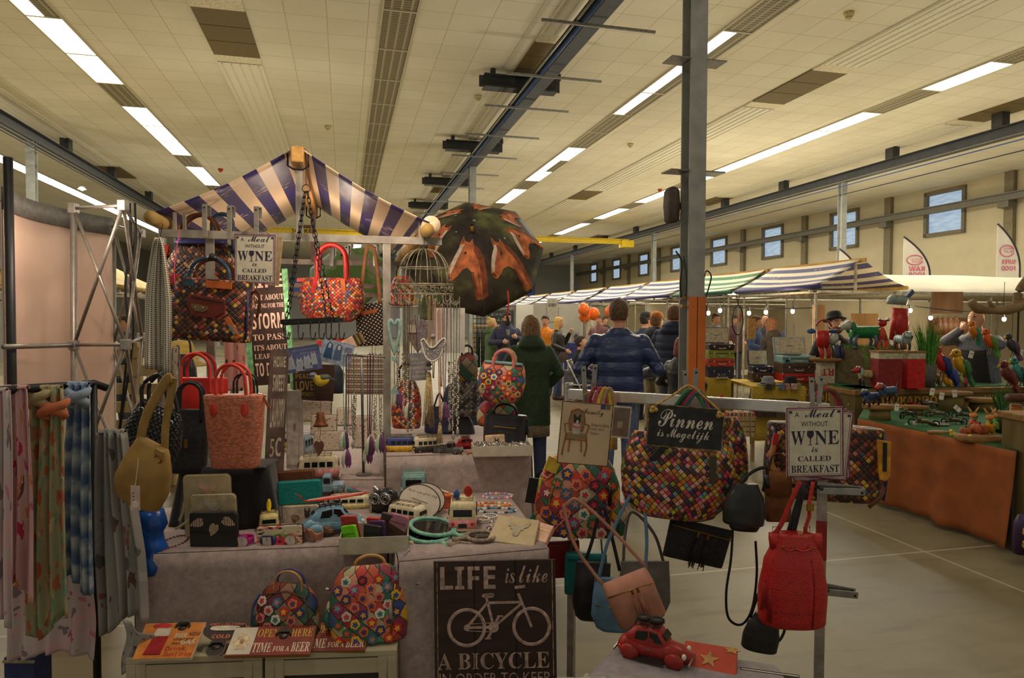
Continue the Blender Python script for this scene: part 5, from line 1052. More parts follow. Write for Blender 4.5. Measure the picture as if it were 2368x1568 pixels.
k = K(418,830,4.2); t = k.th('straw_hat', 'ribbed straw coloured hat behind the net scarf', 'hat'); k.M().lathe([(1,44),(24,40),(34,10),(40,-6),(60,-14),(58,-16),(36,-10)],24).out('hat',wood('straw',(176,150,70),(206,182,100),(4,4,60)),t,True)
k = K(418,905,4.0); t,sf = bag(k, 'dark_bag', 'dark shoulder bag hanging deep behind the red tote',LEA_BK,74,86,30, 'dome'); handle(k,t,-24,24,76,130,2.5,LEA_BK)
k = K(760,905,3.9); t = k.th('denim_bag', 'dark denim bag behind the rusty bell', 'handbag'); k.M().loft([(0,0,-4,34,14),(0,0,40,36,16),(0,0,62,26,8)],20,4).out('body',mat((58,62,74),.8,0,.2,90),t,True); strap(k,t,[(-24,0,58),(-4,0,110),(20,0,58)],5,LEA_BK)
k = K(1082,860,3.9)
for px,py,w,h,m,lab in((1080,962,62,96,cells('woven_grey',[(80,76,76),(120,116,114),(50,48,50),(150,146,142)],(60,60)), 'grey and black woven bag left of the hanging flower bag'),(940,990,70,110,W_RED, 'woven multicoloured bag behind the necklaces'),(1080,880,50,60,PATCHD, 'dark patchwork bag hanging above the grey woven one'),(930,708,54,70,W_RED, 'small red woven bag hanging inside the birdcage hooks')):
	k = K(px,py,3.75); t,sf = bag(k, 'hanging_bag',lab,m,w,h,34, 'dome'); handle(k,t,-w*.25,w*.25,h*.85,h*1.35,2.6,LEA_BK)
k = K(1156,930,3.3); t,sf = bag(k, 'flower_handbag', 'patchwork handbag with leather flowers hanging beside the woman in green',PATCH,110,90,50, 'bowl',3,rot=(0,5,0)); flowers(k,t,sf,110,90,23,7.4,5,.76,.14,.8); handle(k,t,-24,24,76,120,4,mat((206,120,116),.5),-8); handle(k,t,-20,28,76,122,4,LEA_TAN,8); k.M().loft([(0,0,88,46,10),(0,0,94,44,9)],20,4).out('zip_top',mat((120,150,150),.5),t,True)
k = K(1150,985,3.4); t,sf = bag(k, 'patchwork_bag', 'red diamond patchwork bag between the flower bag and the black handbag',PATCH,96,60,36, 'dome'); strap(k,t,[(-20,0,54),(-14,0,70),(-10,0,74)],4,CHROME)
k = K(1168,1022,z=ZB2+.006); k = K(1166,1030,3.36); t,sf = bag(k, 'black_handbag', 'shiny black leather handbag standing behind the jewellery tray',mat((52,52,58),.3,0,.15,20,.3),100,72,40, 'boxy',3,rot=(0,3,0)); handle(k,t,-30,26,66,96,3,LEA_BK); k.M().tube([(-26,sf(0,44)-2,46),(24,sf(0,44)-2,44)],1.4,6).out('zip',BRASS,t); [k.M().sph((x,sf(0,32)-2,34),2,8,6).out('stud',BRASS,t,True)for x in(-10,6)]; tassel(k,t,50,60,34,LEA_BK)
for px,py,w,h,c,lab in((1016,1000,70,60,(50,56,84), 'dark blue bag hanging behind the necklaces'),(1070,1020,56,60,(44,42,46), 'soft black bag on the back table behind the red toy car'),(1000,740,60,70,(84,96,60), 'olive bag behind the white board')):
	k = K(px,py,3.8); t,sf = bag(k, 'soft_bag',lab,mat(c,.5,0,.2,30,.2),w,h,34, 'sack'); strap(k,t,[(-w*.2,0,h*.9),(0,0,h*1.5),(w*.2,0,h*.9)],4,LEA_BK)
# ---------------------------------------------------------------- left: pale panel, truss, scarf rack
M_PINKP = mat((214,184,164),.75,0,.02,4); A0 = at(4,480,3.1); A1 = at(259,520,4.1); A0.z = A1.z = 0
t = thing('display_panel', 'tall pale pink white exhibition panel on a truss at the far left', 'display panel',A0); dv = A1-A0; nv = Vector((dv.y,-dv.x,0)).normalized()
def pw(u,bulge=.1): return dv*u-nv*(bulge*sin(pi*u))
M().sheet(lambda u,v: pw(u)+Vector((0,0,.1+2.06*v)),24,6,.006).out('panel_sheet',M_PINKP,t,True)
M().sheet(lambda u,v: pw(u)+nv*.01+Vector((0,0,2.13+.1*v)),24,2,.01).out('grey_header',mat((104,102,96),.6),t,True)
M().tube([pw(0)+nv*.03,pw(0)+nv*.03+Vector((0,0,2.36))],.02,10).out('black_edge_pole',BLACK,t,True)
t = thing('truss_stand', 'silver pop-up truss with crossed tubes beside the pale panel', 'truss',(A1.x,A1.y,0)); o0 = Vector((A1.x,A1.y,0)); M_ALU = mat((142,136,126),.4,.5,.06)
TP = [((170,482),3.5),((285,475),3.3),((325,540),4.0),((262,520),4.15)]
PB = [((171,798),3.5),((291,797),3.3),((328,780),4.0),((262,800),4.15)]
PC = [((172,1120),3.5),((297,1120),3.3),((330,1040),4.0),((262,1080),4.15)]
tp = [at(*p,d)-o0 for p,d in TP]; pb = [at(*p,d)-o0 for p,d in PB]; pc = [at(*p,d)-o0 for p,d in PC]
for a,b in((tp[0],pb[1]),(tp[1],pb[0]),(tp[1],tp[0]),(pb[0],pb[1]),(pb[0],pc[1]),(pb[1],pc[0]),(tp[1],tp[2]),(tp[2],pb[1]),(tp[1],pb[2]),(pb[1],pb[2]),(tp[2],tp[3]),(pb[1],pc[2]),(pb[2],pc[1]),(tp[3],pb[2]),(tp[2],pb[3]),(pb[3],pc[2])): M().tube([a,b],.0085,8).out('tube',M_ALU,t,True)
for p,q in((tp[0],pc[0]),(tp[3],pc[3])):
	e = q.copy(); e.z = 0; M().tube([p,q,Vector((q.x,q.y,-o0.z))],.016,10).out('upright',M_ALU,t,True)
e = at(8,802,3.0)-o0; M().tube([e,pb[0]],.012,8).out('tube',M_ALU,t,True)
for p in tp+pb: M().box(p,(.04,.04,.05)).out('joint',mat((150,146,140),.4,.4),t,bev=.004)
for s in(0,12): M().tube(smooth_path([at(300+s,470,3.7)-o0,at(302+s,560,3.7)-o0,at(290+s,660,3.7)-o0,at(296+s,780,3.7)-o0,at(276,1000,3.7)-o0],5),.006,6).out('cable',BLACK,t,True)
# net scarf
m_,t_ = new('open_knit',.95,0,.1); uv = t_.n('Mapping',_Vector=t_.co('UV'),_Scale=(11,62,1)).outputs[0]; fr = t_.n('SeparateXYZ',_0=t_.vm('FRACTION',uv,(0,0,0))); hole = t_.math('MULTIPLY',t_.math('GREATER_THAN',fr.outputs[0],.5),t_.math('GREATER_THAN',fr.outputs[1],.45)); t_.col(t_.mix(hole,(206,198,180),(96,88,76))); t_.bump(hole,.8,-.006)
k = K(372,560,2.75); t = k.th('knitted_scarf', 'long beige open knit scarf hanging beside the red tote', 'scarf')
k.M().sheet(lambda u,v: (-2-30*(.2+.8*min(1,v*2.5))*cos(pi*1.6*(u-.5)*1.25)*0+(u-.5)*(14+48*min(1,v*2.2)**.7)-6*v,6*sin(u*13+2*v)+10*cos(pi*(u-.5)*2),10-300*v-18*u*v),40,20,1).out('cloth',m_,t,True)
k.M().sheet(lambda u,v: ((u-.5)*52+6,16+6*sin(u*15),-250-270*v+12*sin(u*9)),40,10,1).out('lower_cloth',spots('speckled_knit',(150,138,122),[(90,80,70),(186,176,160)],16,.4),t,True)
k.M().tube([(-2,0,8),(2,6,44)],.9,5).out('cord',BLACK,t);
for i in range(7): k.M().tube([(-18+8*i,14,-518),(-17+8*i+random.uniform(-3,3),14,-545)],1.1,5).out('fringe',mat((150,138,122),.9),t)
k = K(392,560,2.8); t = k.th('pink_ribbon', 'thin pink ribbon dangling over the hanging brown bags', 'ribbon'); strap(k,t,[(24,0,30),(30,-40,-60),(42,-60,-110)],2.5,mat((214,80,130),.5), 'ribbon')
# scarf rack
RB = at(-30,906,1.85); RE = at(215,886,2.35); t = thing('scarf_rail', 'black clothes rail at the left carrying scarves and two bags', 'clothes rail',(RE.x,RE.y,0)); o0 = Vector((RE.x,RE.y,0))
M().tube([RB-o0,RE-o0,RE-o0+Vector((.03,.03,-.02))],.013,10).out('rail',BLACK,t,True)
for p in(RB,RE): M().tube([p-o0,Vector((p.x,p.y,0))-o0],.013,10).out('upright',BLACK,t,True); M().box(Vector((p.x,p.y,.015))-o0,(.05,.5,.03)).out('foot',BLACK,t)
def shibori():
	m,t = new('shibori_dye',.9,0,.1); uv = t.n('Mapping',_Vector=t.co('UV'),_Scale=(3,9,1)).outputs[0]; a = t.n('TexNoise',_Vector=uv,_Scale=1.6,_Detail=4).outputs[0]; y = t.n('SeparateXYZ',_0=uv).outputs[1]
	f = t.math('ADD',t.math('MULTIPLY',t.math('SINE',t.math('ADD',t.math('MULTIPLY',y,5.0),t.math('MULTIPLY',a,7.0))),.25),a); t.col(t.ramp(f,((.25,(96,120,156)),(.55,(146,162,180)),(.8,(190,198,202))))); return m
def knot_(k,t,x,z,q,m):
	g = k.M()
	for s,b in((1,0),(-1,5)): g.tube(smooth_path([(x-s*q,-2,z+18),(x-s*q*.9,-12-b,z+8),(x,-20-b,z-2),(x+s*q*.9,-14-b,z-14),(x+s*q*.5,-6,z-26)],4),[5,6,8,9,10,11,11,12,12,12,11,11,10,9,8,7,6],10)
	return g.out('knot',m,t,True)
def scarf(px,py,d,w,L,m,label,knot=None,amp=7,seed=0,taper=.75,lean=0):
	k = K(px,py-9,d); t = k.th('scarf',label, 'scarf'); r = random.Random(seed); a,b,c = r.uniform(0,6),r.uniform(0,6),r.uniform(5,9)
	def f(u,v):
		ww = w*(taper+(1-taper)*min(1,v*1.6)); return((u-.5)*ww+lean*v+3*sin(v*5+a),amp*sin(u*c*3.4+a+v)+amp*.45*sin(u*41+b-v)-4*v,-L*v*(1-.05*sin(u*5+b))+(0 if v else 0))
	k.M().sheet(f,70,26,1).out('cloth',m,t,True)
	k.M().sheet(lambda u,v: ((u-.5)*w*taper*.95,8*cos(pi*(1-v))+2-amp*.5*sin(u*21),9*sin(pi*v)-2),40,8,1).out('rail_fold',m,t,True)
	if knot: knot_(k,t,*knot,w*.3,m)
	return k,t
S1 = spots('rose_scarf',(206,158,160),[(190,60,90),(110,80,84),(206,158,160),(206,158,160),(206,130,80),(196,100,124)],8,.36,dist=3,second=(214,176,172)); S1b = spots('white_rose_scarf',(190,180,178),[(186,90,116),(130,120,124),(190,180,178),(190,180,178),(196,130,144)],7,.34,dist=3,second=(206,170,172))
S2 = spots('paisley_scarf',(170,150,112),[(176,92,60),(104,140,104),(186,110,74),(120,150,120),(190,170,130)],13,.46,second=(150,160,124),dist=1.6); S3 = shibori(); S4 = spots('butterfly_scarf',(156,152,146),[(104,78,70),(156,152,146),(96,92,90),(140,90,84),(156,152,146)],7,.34,second=(140,138,132),dist=3)
scarf(-8,912,1.86,70,560,S1b, 'white scarf with roses at the far left edge',None,7,1); scarf(36,906,1.96,78,480,S1, 'pink scarf with red roses second on the rail',None,8,2,.8)
k,t = scarf(104,906,2.06,104,560,S2, 'orange and green patterned scarf with two knots',(-18,-22),9,3,.8); knot_(k,t,28,-44,28,spots('coral_knot',(186,104,70),[(150,140,100),(196,120,80),(176,92,60)],5,.4,dist=2.5))
scarf(182,898,2.18,76,470,S3, 'blue and white tie dyed scarf with a loose knot',(4,-26),8,4,.7,-6)
scarf(262,1008,2.26,104,450,S4, 'grey scarf printed with butterflies below the tan bag',None,10,5,.6,20); scarf(120,1300,2.3,200,230,S1b, 'pale rose scarf hanging low behind the others',None,9,6,.9)
k = K(322,1478,2.22); t = k.th('draped_scarf', 'end of a pale grey scarf spilling over the crate corner', 'scarf'); k.M().sheet(lambda u,v: (-34+70*u+6*sin(v*6),10*sin(u*8+v*3)-10,50-130*v*(1-.4*u)-40*u*(1-v)),26,14,1).out('cloth',S4,t,True)
M_TANB = mat((150,118,62),.65,0,.12,14,.3); k = K(312,1162,2.12); t = k.th('tan_hobo_bag', 'tan leather shoulder bag with a white price tag hanging on the rail', 'handbag',None,-10,24)
k.M().loft([(4,0,0,40,18),(2,0,10,60,30),(0,0,50,66,36),(-4,0,100,58,28),(-8,0,138,46,14),(-10,0,150,40,6)],26,2.6).out('body',M_TANB,t,True); strap(k,t,[(-44,0,134),(-52,0,200),(-40,0,290),(-28,0,306)],24,M_TANB, 'shoulder_strap'); strap(k,t,[(20,4,140),(-4,6,200),(-24,6,290),(-28,4,306)],20,M_TANB, 'shoulder_strap')
k.M().tube(arc((24,-16,128),9,0,360,16)[:-1],2,6,True).out('ring',BRASS,t,True); k.M().box((20,-16,142),(22,6,14)).out('strap_loop',M_TANB,t,bev=.002)
k = K(313,1152,2.02); t = k.th('price_tag', 'white paper price tag hanging from the tan bag', 'tag',None,-8); k.M().box((0,0,0),(23,1,58)).out('card',mat((196,172,160),.7),t); k.M().box((2,-.8,-14),(12,.5,14)).out('sticker',mat((216,206,196),.7),t); k.M().tube([(0,0,29),(2,6,70),(0,12,92)],.7,5).out('string',CREAM,t); [k.M().box((-4,-.8,12-8*i),(4,.5,1.5)).out('print_mark',INK,t)for i in range(3)]
QUILT = cells('quilted_black',[(44,44,47),(40,40,43),(50,50,54)],(70,70),45,.3,.25,1.0,.5,(22,22,24)); k = K(330,1078,2.36); t = k.th('black_quilted_bag', 'black quilted leather bag hanging behind the tan bag', 'handbag',None,-8,22); k.M().loft([(0,0,0,50,20),(0,0,14,66,30),(-2,0,70,70,34),(-4,0,120,60,24),(-6,0,146,54,8)],26,3).out('body',QUILT,t,True)
for y in(-12,12): k.M().tube(smooth_path([(-44,y,136),(-60,y,180),(-34,y*.5,216),(0,y,186),(34,y,140)],6),4.5,8).out('handle',LEA_BK,t,True)
[k.M().tube(arc((x,-18,128),6,0,360,14)[:-1],1.5,6,True).out('ring',CHROME,t,True)for x in(-40,38)]; k.M().tube([(-52,0,147),(44,0,147)],2,6).out('zip',CHROME,t)
k = K(330,1262,2.42); t = k.th('blue_plastic_bag', 'crumpled blue plastic carrier bag behind the scarves', 'plastic bag'); rr = random.Random(5); g = k.M(); g.loft([(rr.uniform(-4,4),0,-60+18*i,52+rr.uniform(-8,6),34+rr.uniform(-6,6))for i in range(9)],26,2.4); g.out('body',mat((26,74,150),.25,0,.25,20,.8),t,True); k.M().prism([(-40,84),(-20,108),(20,100),(44,88)],-10,10).out('top_fold',mat((30,84,160),.25,0,.2,30),t)
k = K(66,1560,2.4); t = k.th('blue_crate', 'dark blue plastic crate standing under the scarves', 'crate'); g = k.M(); g.box((0,0,0),(70,60,110)); g.out('body',mat((40,52,96),.5),t,bev=.004); k.M().box((0,-31,46),(72,3,6)).out('rim',mat((150,140,110),.6),t); k.M().box((0,-31,6),(72,3,4)).out('rim',mat((150,140,110),.6),t)
k = K(272,1262,z=ZT); t = k.th('green_tray', 'flat olive tray edge sticking out behind the velvet table', 'tray',None,-6); k.M().box((30,20,2),(90,34,4)).out('tray_base',mat((110,112,80),.6),t,bev=.002); k.M().box((30,4,5),(90,3,5)).out('rim',mat((120,122,90),.6),t)
# pallets and canopy further back on the left
k = K(310,930,6.4); t = thing('pallet', 'pale wooden pallets stacked upright behind the truss', 'pallet',(k.loc.x,k.loc.y,0)); PW = wood('pallet_wood',(150,126,84),(182,158,112),(20,3,3))
for i in range(8): M().box((0,0,.12+.17*i),(.75,.02,.1)).out('slat',PW,t)
for x in(-.35,0,.35): M().box((x,.06,.7),(.06,.1,1.4)).out('post',PW,t)
# ---------------------------------------------------------------- umbrellas
def umbrella(k,label,R0,hh,tilt,ph,m_panel,roll=0,rz=0):
	t = k.th('umbrella',label, 'umbrella',None,rz,roll,tilt)
	def dome(r,a):
		"r 0..1 from the hub, a round; edges of the panels are pulled in between the ribs"
		q = abs((((a-ph)/(2*pi)*8)%1)-.5)*2; f = .925+.075*q**2; rr = R0*r*f
		return Vector((rr*cos(a),-hh*(1-r**1.9)+.04*R0*(1-q)*r*0,rr*sin(a)))
	for i in range(8):
		a0 = ph+2*pi*i/8
		k.M().sheet(lambda u,v: dome(.001+.999*v,a0+2*pi/8*u),10,12,.6).out('panel',m_panel,t,True)
		k.M().tube([dome(j/10,a0)+Vector((0,1.5,0))for j in range(1,11)],.9,5).out('rib',BLACK,t,True)
	k.M().tube([(0,-hh-22,0),(0,-hh+6,0)],[2.6,4.2],10).out('ferrule',mat((196,140,50),.4),t,True); k.M().sph((0,-hh-24,0),4,10,8).out('tip',BLACK,t,True)
	k.M().tube([(0,-hh,0),(0,R0*.9,0)],3,8).out('shaft',DSTEEL,t,True); k.M().tube(smooth_path([(0,R0*.9,0),(0,R0*1.1,0),(0,R0*1.2,-14),(0,R0*1.1,-26)],5),5,8).out('crook_handle',mat((120,60,40),.4),t,True)
	return t,dome
m_,t_ = new('umbrella_print',.6,0,.3); f = t_.n('TexNoise',_Vector=t_.co(),_Scale=5.0,_Detail=4).outputs[0]; vo = t_.n('TexVoronoi',_Vector=t_.co(),_Scale=9.0)
c = t_.ramp(f,((.4,(52,45,40)),(.54,(74,70,50)),(.68,(120,126,78)))); t_.col(t_.mix(t_.math('LESS_THAN',vo.outputs['Distance'],.09),c,(170,170,150)))
k = K(1097,594,4.75); UT = -30; t,dome = umbrella(k, 'open umbrella printed with chestnut horse heads at the stall corner',162,98,UT,R(-81),m_)
CH = [mat((190,108,62),.65,0,.3,14),mat((132,70,42),.65,0,.2,20),mat((222,206,186),.65),mat((40,30,28),.5)]
def on_dome(x,z,off): r = min(.985,math.hypot(x,z)/(R0_*.95)); a = math.atan2(z,x); p = dome(r,a); n = Vector((p.x/R0_*.9,-1,p.z/R0_*.9)).normalized(); return p+n*(off+.5)
R0_ = 162
def horse(cx,cz,an,sc,flip,name='horse_print'):
	"flat horse head printed on the dome: head looking to -x, neck running down"
	S = [([(-2,40),(6,58),(11,44),(20,40),(26,50),(30,36),(42,26),(52,6),(57,-20),(58,-60),(30,-66),(26,-44),(22,-20),(12,-12),(0,-16),(-12,-26),(-26,-32),(-34,-26),(-34,-16),(-26,0),(-14,18),(-4,32)],0,.6),([(30,36),(42,26),(52,6),(57,-20),(58,-60),(46,-64),(44,-22),(38,4),(28,22)],1,.9),([(0,38),(8,38),(-4,16),(-18,-6),(-26,-18),(-30,-14),(-22,4),(-10,22)],2,.9),([(-24,-27),(-33,-26),(-34,-18),(-28,-17)],1,1.0),([(5,18),(11,21),(12,16),(7,14)],3,1.2),([(-30,-24),(-27,-22),(-29,-20)],3,1.3),([(1,42),(6,54),(8,44)],1,.9),([(22,-20),(26,-44),(30,-66),(35,-66),(32,-40),(27,-18)],1,.9)]
	for mi in range(4):
		g = k.M()
		for O,q,off in S:
			if q!=mi: continue
			# fine triangles so that the print follows the dome
			c0 = (sum(p[0]for p in O)/len(O),sum(p[1]for p in O)/len(O)); P = []
			for a,b in zip(O,O[1:]+O[:1]):
				n = max(1,int(math.dist(a,b)/6)); P+=[(a[0]+(b[0]-a[0])*i/n,a[1]+(b[1]-a[1])*i/n)for i in range(n)]
			import mathutils.geometry as mg
			tri = mg.delaunay_2d_cdt([Vector(p)for p in P]+[Vector((x,z))for x in range(-36,62,7)for z in range(-68,62,7)if inside(x,z,O)],[],[list(range(len(P)))],1,1e-4)
			vs = []
			for v in tri[0]:
				x = v.x*(-1 if flip else 1)*sc; z = v.y*sc; X = cx+x*cos(an)-z*sin(an); Z = cz+x*sin(an)+z*cos(an); vs.append(on_dome(X,Z,off))
			fs = []
			for ff in tri[2]:
				a,b,c_ = (vs[i]for i in ff[:3]); fs.append(tuple(ff)if(b-a).cross(c_-a).y<0 else tuple(ff)[::-1])
			g.add(vs,fs)
		g.out(name,CH[mi],t,True)
def inside(x,y,O):
	c = False
	for(a,b),(d,e)in zip(O,O[1:]+O[:1]):
		if(b>y)!=(e>y)and x<(d-a)*(y-b)/(e-b)+a: c = not c
	return c
horse(-22,-68,R(2),.95,False); horse(62,-58,R(30),.88,False); horse(110,6,R(74),.84,False); horse(-84,-6,R(-58),.84,True); horse(-62,84,R(-118),.66,True); horse(20,112,R(172),.62,False); horse(90,72,R(124),.62,False)
k = K(806,640,5.6); m2,t2 = new('umbrella_green',.6); t2.col(t2.ramp(t2.n('TexNoise',_Vector=t2.co(),_Scale=6.0,_Detail=3).outputs[0],((.38,(96,130,60)),(.5,(120,150,72)),(.56,(150,140,130)),(.7,(150,176,190))),True)); umbrella(k, 'green printed umbrella hanging open deep in the stall',96,50,-38,R(-60),m2)
k = K(1174,708,4.4); t = k.th('red_strap', 'thin red strap hanging below the horse umbrella', 'strap'); strap(k,t,[(0,0,36),(2,-2,10),(-1,0,-24)],4,LEA_RED, 'strap'); k.M().tube([(-1,0,-24),(4,0,-44)],3,8).out('clip',BLACK,t)
# ---------------------------------------------------------------- right-hand steel rack with bags
P0 = at(1325,912,2.85); P1 = at(1905,946,2.45); t = thing('bag_rack', 'bright steel rail on two posts hung with bags and signs', 'rack',(P1.x,P1.y,0)); o0 = Vector((P1.x,P1.y,0)); M_ALB = mat((196,194,188),.25,.75,.04)
dr_ = (P1-P0).normalized(); ang = math.atan2(dr_.y,dr_.x); c_ = (P0+P1)/2-o0; L = (P1-P0).length
M().box(c_,(L+.04,.03,.042),(0,-math.asin(dr_.z),ang)).out('rail',M_ALB,t,bev=.004)
M().box(Vector((P0.x,P0.y,P0.z/2))-o0,(.028,.028,P0.z),(0,0,ang)).out('post',mat((150,146,136),.4,.5),t); M().box(Vector((P1.x,P1.y,P1.z/2))-o0,(.034,.034,P1.z),(0,0,ang)).out('post',mat((170,166,156),.4,.5),t)
M().box(Vector((P1.x,P1.y,.86))-o0,(.036,.036,.14),(0,0,ang)).out('red_paint',mat((150,50,46),.5),t)
for p in(P0,P1): M().box(Vector((p.x,p.y,.02))-o0,(.04,.5,.03),(0,0,ang)).out('foot',GALV,t)
def clampk(px,y0,y1,d,w,label,rot=(0,0,0)):
	"folding steel bracket: two slotted arms and a pivot"
	k = K(px,y1,d); h = y1-y0; t = k.th('steel_bracket',label, 'bracket',None,*rot)
	for s,q in((-1,.96),(1,1)): g = M(Matrix.Scale(k.s,4)@Matrix.Rotation(R(4*s),4, 'Y')); g.box((s*w*.55,s*5,h*q/2),(w*.85,3,h*q)); g.out('arm',STEEL,t,bev=.002); M(g.T).tube([(s*w*.55,s*5-2.6,h*q-9),(s*w*.55,s*5+2.6,h*q-9)],2.6,10).out('hole',BLACK,t)
	k.M().tube([(0,-8,6),(0,8,6)],4,10).out('pivot',DSTEEL,t,True)
clampk(1362,842,948,2.8,13, 'upright steel bracket above the family sign'); clampk(1596,852,950,2.64,14, 'upright steel bracket above the black sign'); clampk(1886,868,960,2.44,14, 'upright steel bracket above the right wine sign')
def lever(px,py,d,L,label,roll):
	k = K(px,py,d); t = k.th('steel_lever',label, 'bracket',None,0,roll)
	for s in(-1,1): k.M().box((L/2,s*7,s*3),(L,3,16),(0,.04*s,0)).out('arm',STEEL,t,bev=.002); k.M().tube([(L-8,s*7-2.5,s*3),(L-8,s*7+2.5,s*3)],3,10).out('hole',BLACK,t)
	k.M().tube([(4,-9,0),(4,9,0)],5,10).out('pivot',DSTEEL,t,True)
lever(1892,1128,2.36,106, 'steel bracket sticking out sideways under the brown bag',4); lever(1906,1362,2.4,76, 'steel bracket sticking out beside the red bucket bag',8)
for px,d in((1400,2.8),(1474,2.74),(1738,2.56)):
	k = K(px,918+(px-1400)*.06,d); t = k.th('wire_hook', 'bent wire hook %s'%{1400: 'beside the family sign',1474: 'hanging over the rail between the signs',1738: 'on the rail left of the brown bag'}[px], 'hook'); k.M().tube(arc((0,0,0),10,200,-20,10, 'yz')+[(0,9,-20),(0,6,-60),(0,4,-90)],1.3,6).out('wire',STEEL,t,True)
# bags on the rack
k = K(1330,1236,2.72); t,sf = bag(k, 'flower_backpack', 'patchwork backpack with leather flowers hanging below the family sign',PATCH,200,186,70, 'dome',3.6,rot=(6,4,0)); flowers(k,t,sf,200,186,43,13.5,11,.78,.08,.84)
for s in(-1,1): k.M().tube([(s*x,sf(s*x,z)-2,z)for x,z in((66,6),(70,40),(72,90),(62,130))],3,6).out('zip',BRASS,t,True)
k.M().loft([(66,sf(66,90)-6,80,5,2),(65,sf(65,90)-7,112,4,2),(66,sf(66,96)-6,122,2,1)],10).out('zip_pull',LEA_BK,t,True); k.M().loft([(100,-4,6,14,16),(104,-6,40,18,22),(100,0,80,12,16)],14).out('side_pocket',PATCH,t,True); k.M().box((-110,-10,100),(22,3,58),(0,.1,0)).out('card_tag',BLACK,t); k.M().loft([(-92,-14,96,5,3),(-92,-14,130,4,3)],10).out('tag_tab',mat((206,206,60),.5),t)
k.M().prism([(-100,20),(-112,30),(-104,46),(-94,40)],-8,-2).out('leaf_trim',mat((50,120,90),.5),t); k.M().box((-70,-24,164),(30,8,34),(0,.3,0)).out('top_strap',mat((206,176,60),.5),t,bev=.002)
for x0,c in((-6,(130,50,50)),(6,(186,70,100)),(16,(206,180,60)),(26,(170,140,110))): strap(k,t,[(x0-30,4,176),(x0+6,0,270),(x0+20,0,330),(x0+32,2,340),(x0+46,4,300),(x0+56,8,200)],9,mat(c,.5), 'handle')
M_CARD = mat((206,182,148),.7,0,.06,6); k = K(1353,1003,2.52); t = sign(k, 'worn cream family sign with a dog on a checked armchair',120,145,3,M_CARD,[('Family', 'script',.42,.78,.82,.9),('Home is where', 'serif',.6,.63,.95,.68,1),('your story', 'serif',.6,.56,.86,.61,1),('begins.', 'serif',.6,.49,.78,.54,1)],[mat((74,54,48),.7),mat((130,104,84),.7)],rot=(3,5,0),bev=1.5); edge_frame(k,t,120,145,3,2.2,mat((96,66,44),.8,0,.5,120), 'worn_edge')
M_CHK = cells('houndstooth',[(60,46,36),(206,176,130)],(170,170),45,.7,gap=.02); M_WD = mat((150,92,44),.5,0,.2)
def pr(O,m,name,y=-2.2): k.M().prism(O,y-.7,y).out(name,m,t)
pr([(-36,4),(-8,4),(-4,30),(-8,50),(-16,56),(-28,56),(-36,50),(-40,30)],M_CHK, 'chair_back_print'); pr([(-42,-14),(0,-14),(2,0),(-44,0)],M_CHK, 'chair_seat_print',-2.5)
g = k.M(); [g.tube([(p[0],-2.8,p[1])for p in P],1.6,6)for P in([(-36,4),(-40,30),(-36,51),(-22,57),(-8,51),(-4,30),(-8,4)],[(-36,24),(-50,20),(-46,0)],[(-6,24),(8,20),(2,0)],[(-44,-2),(-48,-30),(-50,-52)],[(2,-2),(6,-30),(2,-52)],[(-34,-14),(-36,-44)],[(-8,-14),(-6,-42)],[(-44,-15),(2,-15)])]; g.out('chair_frame_print',M_WD,t)
g = k.M(); g.prism([(-30,-2),(-14,-2),(-12,16),(-18,24),(-26,24),(-32,16)],-3.4,-2.6); g.out('dog_print',mat((200,190,176),.7),t); g = k.M(); g.sph((-22,-3.4,30),(8,1,8),12,8); g.prism([(-30,34),(-30,46),(-24,38)],-3.8,-3); g.prism([(-14,34),(-14,46),(-20,38)],-3.8,-3); g.out('dog_head_print',mat((50,44,42),.7),t); k.M().sph((-21,-4.4,26),(3,.8,5),8,6).out('muzzle_print',CREAM,t); k.M().tube([(-32,-3.6,18),(-20,-4,14),(-10,-3.6,18)],2.2,6).out('collar_print',mat((206,110,100),.7),t); k.M().box((36,-2,66),(11,.7,12)).out('stamp_print',mat((84,70,116),.7),t); k.M().box((48,-2,66),(10,.7,12)).out('stamp_print',mat((112,110,70),.7),t)
k.M().tube(smooth_path([(-40,0,72),(0,4,96),(8,6,100),(30,6,84),(48,4,60)],5),1.2,5).out('cord',mat((170,140,96),.8),t)
k = K(1436,976,2.62); t = k.th('picture_card', 'grey picture card with a white edge behind the family sign', 'sign',None,4,5); k.M().box((0,0,0),(44,1.6,74)).out('board',mat((206,198,184),.6),t); k.M().box((0,-1,0),(38,.6,66)).out('picture_print',mat((120,110,98),.6),t); k.M().box((-2,-1.5,-6),(12,.5,16)).out('inset_print',mat((160,150,134),.6),t)
k = K(1554,1196,2.52); t,sf = bag(k, 'woven_bag', 'large many coloured woven leather bag below the black sign',W_MULTI,268,190,96, 'bowl',2.6,rot=(3,7,0),n=36); k.M().box((-62,sf(-62,150)-3,150),(16,4,40),(0,.6,0)).out('strap_tab',LEA_BK,t,bev=.002); k.M().box((64,sf(64,120)-2,128),(16,4,62),(0,-.1,0)).out('strap_tab',mat((72,66,48),.5),t,bev=.002); k.M().box((62,sf(64,150)-5,158),(14,4,12)).out('buckle',BRASS,t)
for x0,x1,c in((-14,40,(60,120,76)),(0,52,(196,60,74)),(8,46,(70,104,120)),(-4,60,(50,50,60))): strap(k,t,[(x0-50,6,176),(x0-6,0,270),(x0+18,0,296),(x1+2,4,262),(x1+26,8,180)],9,mat(c,.4), 'handle')
k = K(1692,1112,2.66); t,sf = bag(k, 'woven_bag', 'brown and yellow woven bag squeezed behind the many coloured one',cells('woven_mixed',P_BROWN[:8]+P_MULTI,(62,62)),74,148,70, 'dome',3,rot=(0,-4,0)); strap(k,t,[(-20,0,132),(-16,0,190),(-10,0,200)],8,LEA_RED, 'handle')
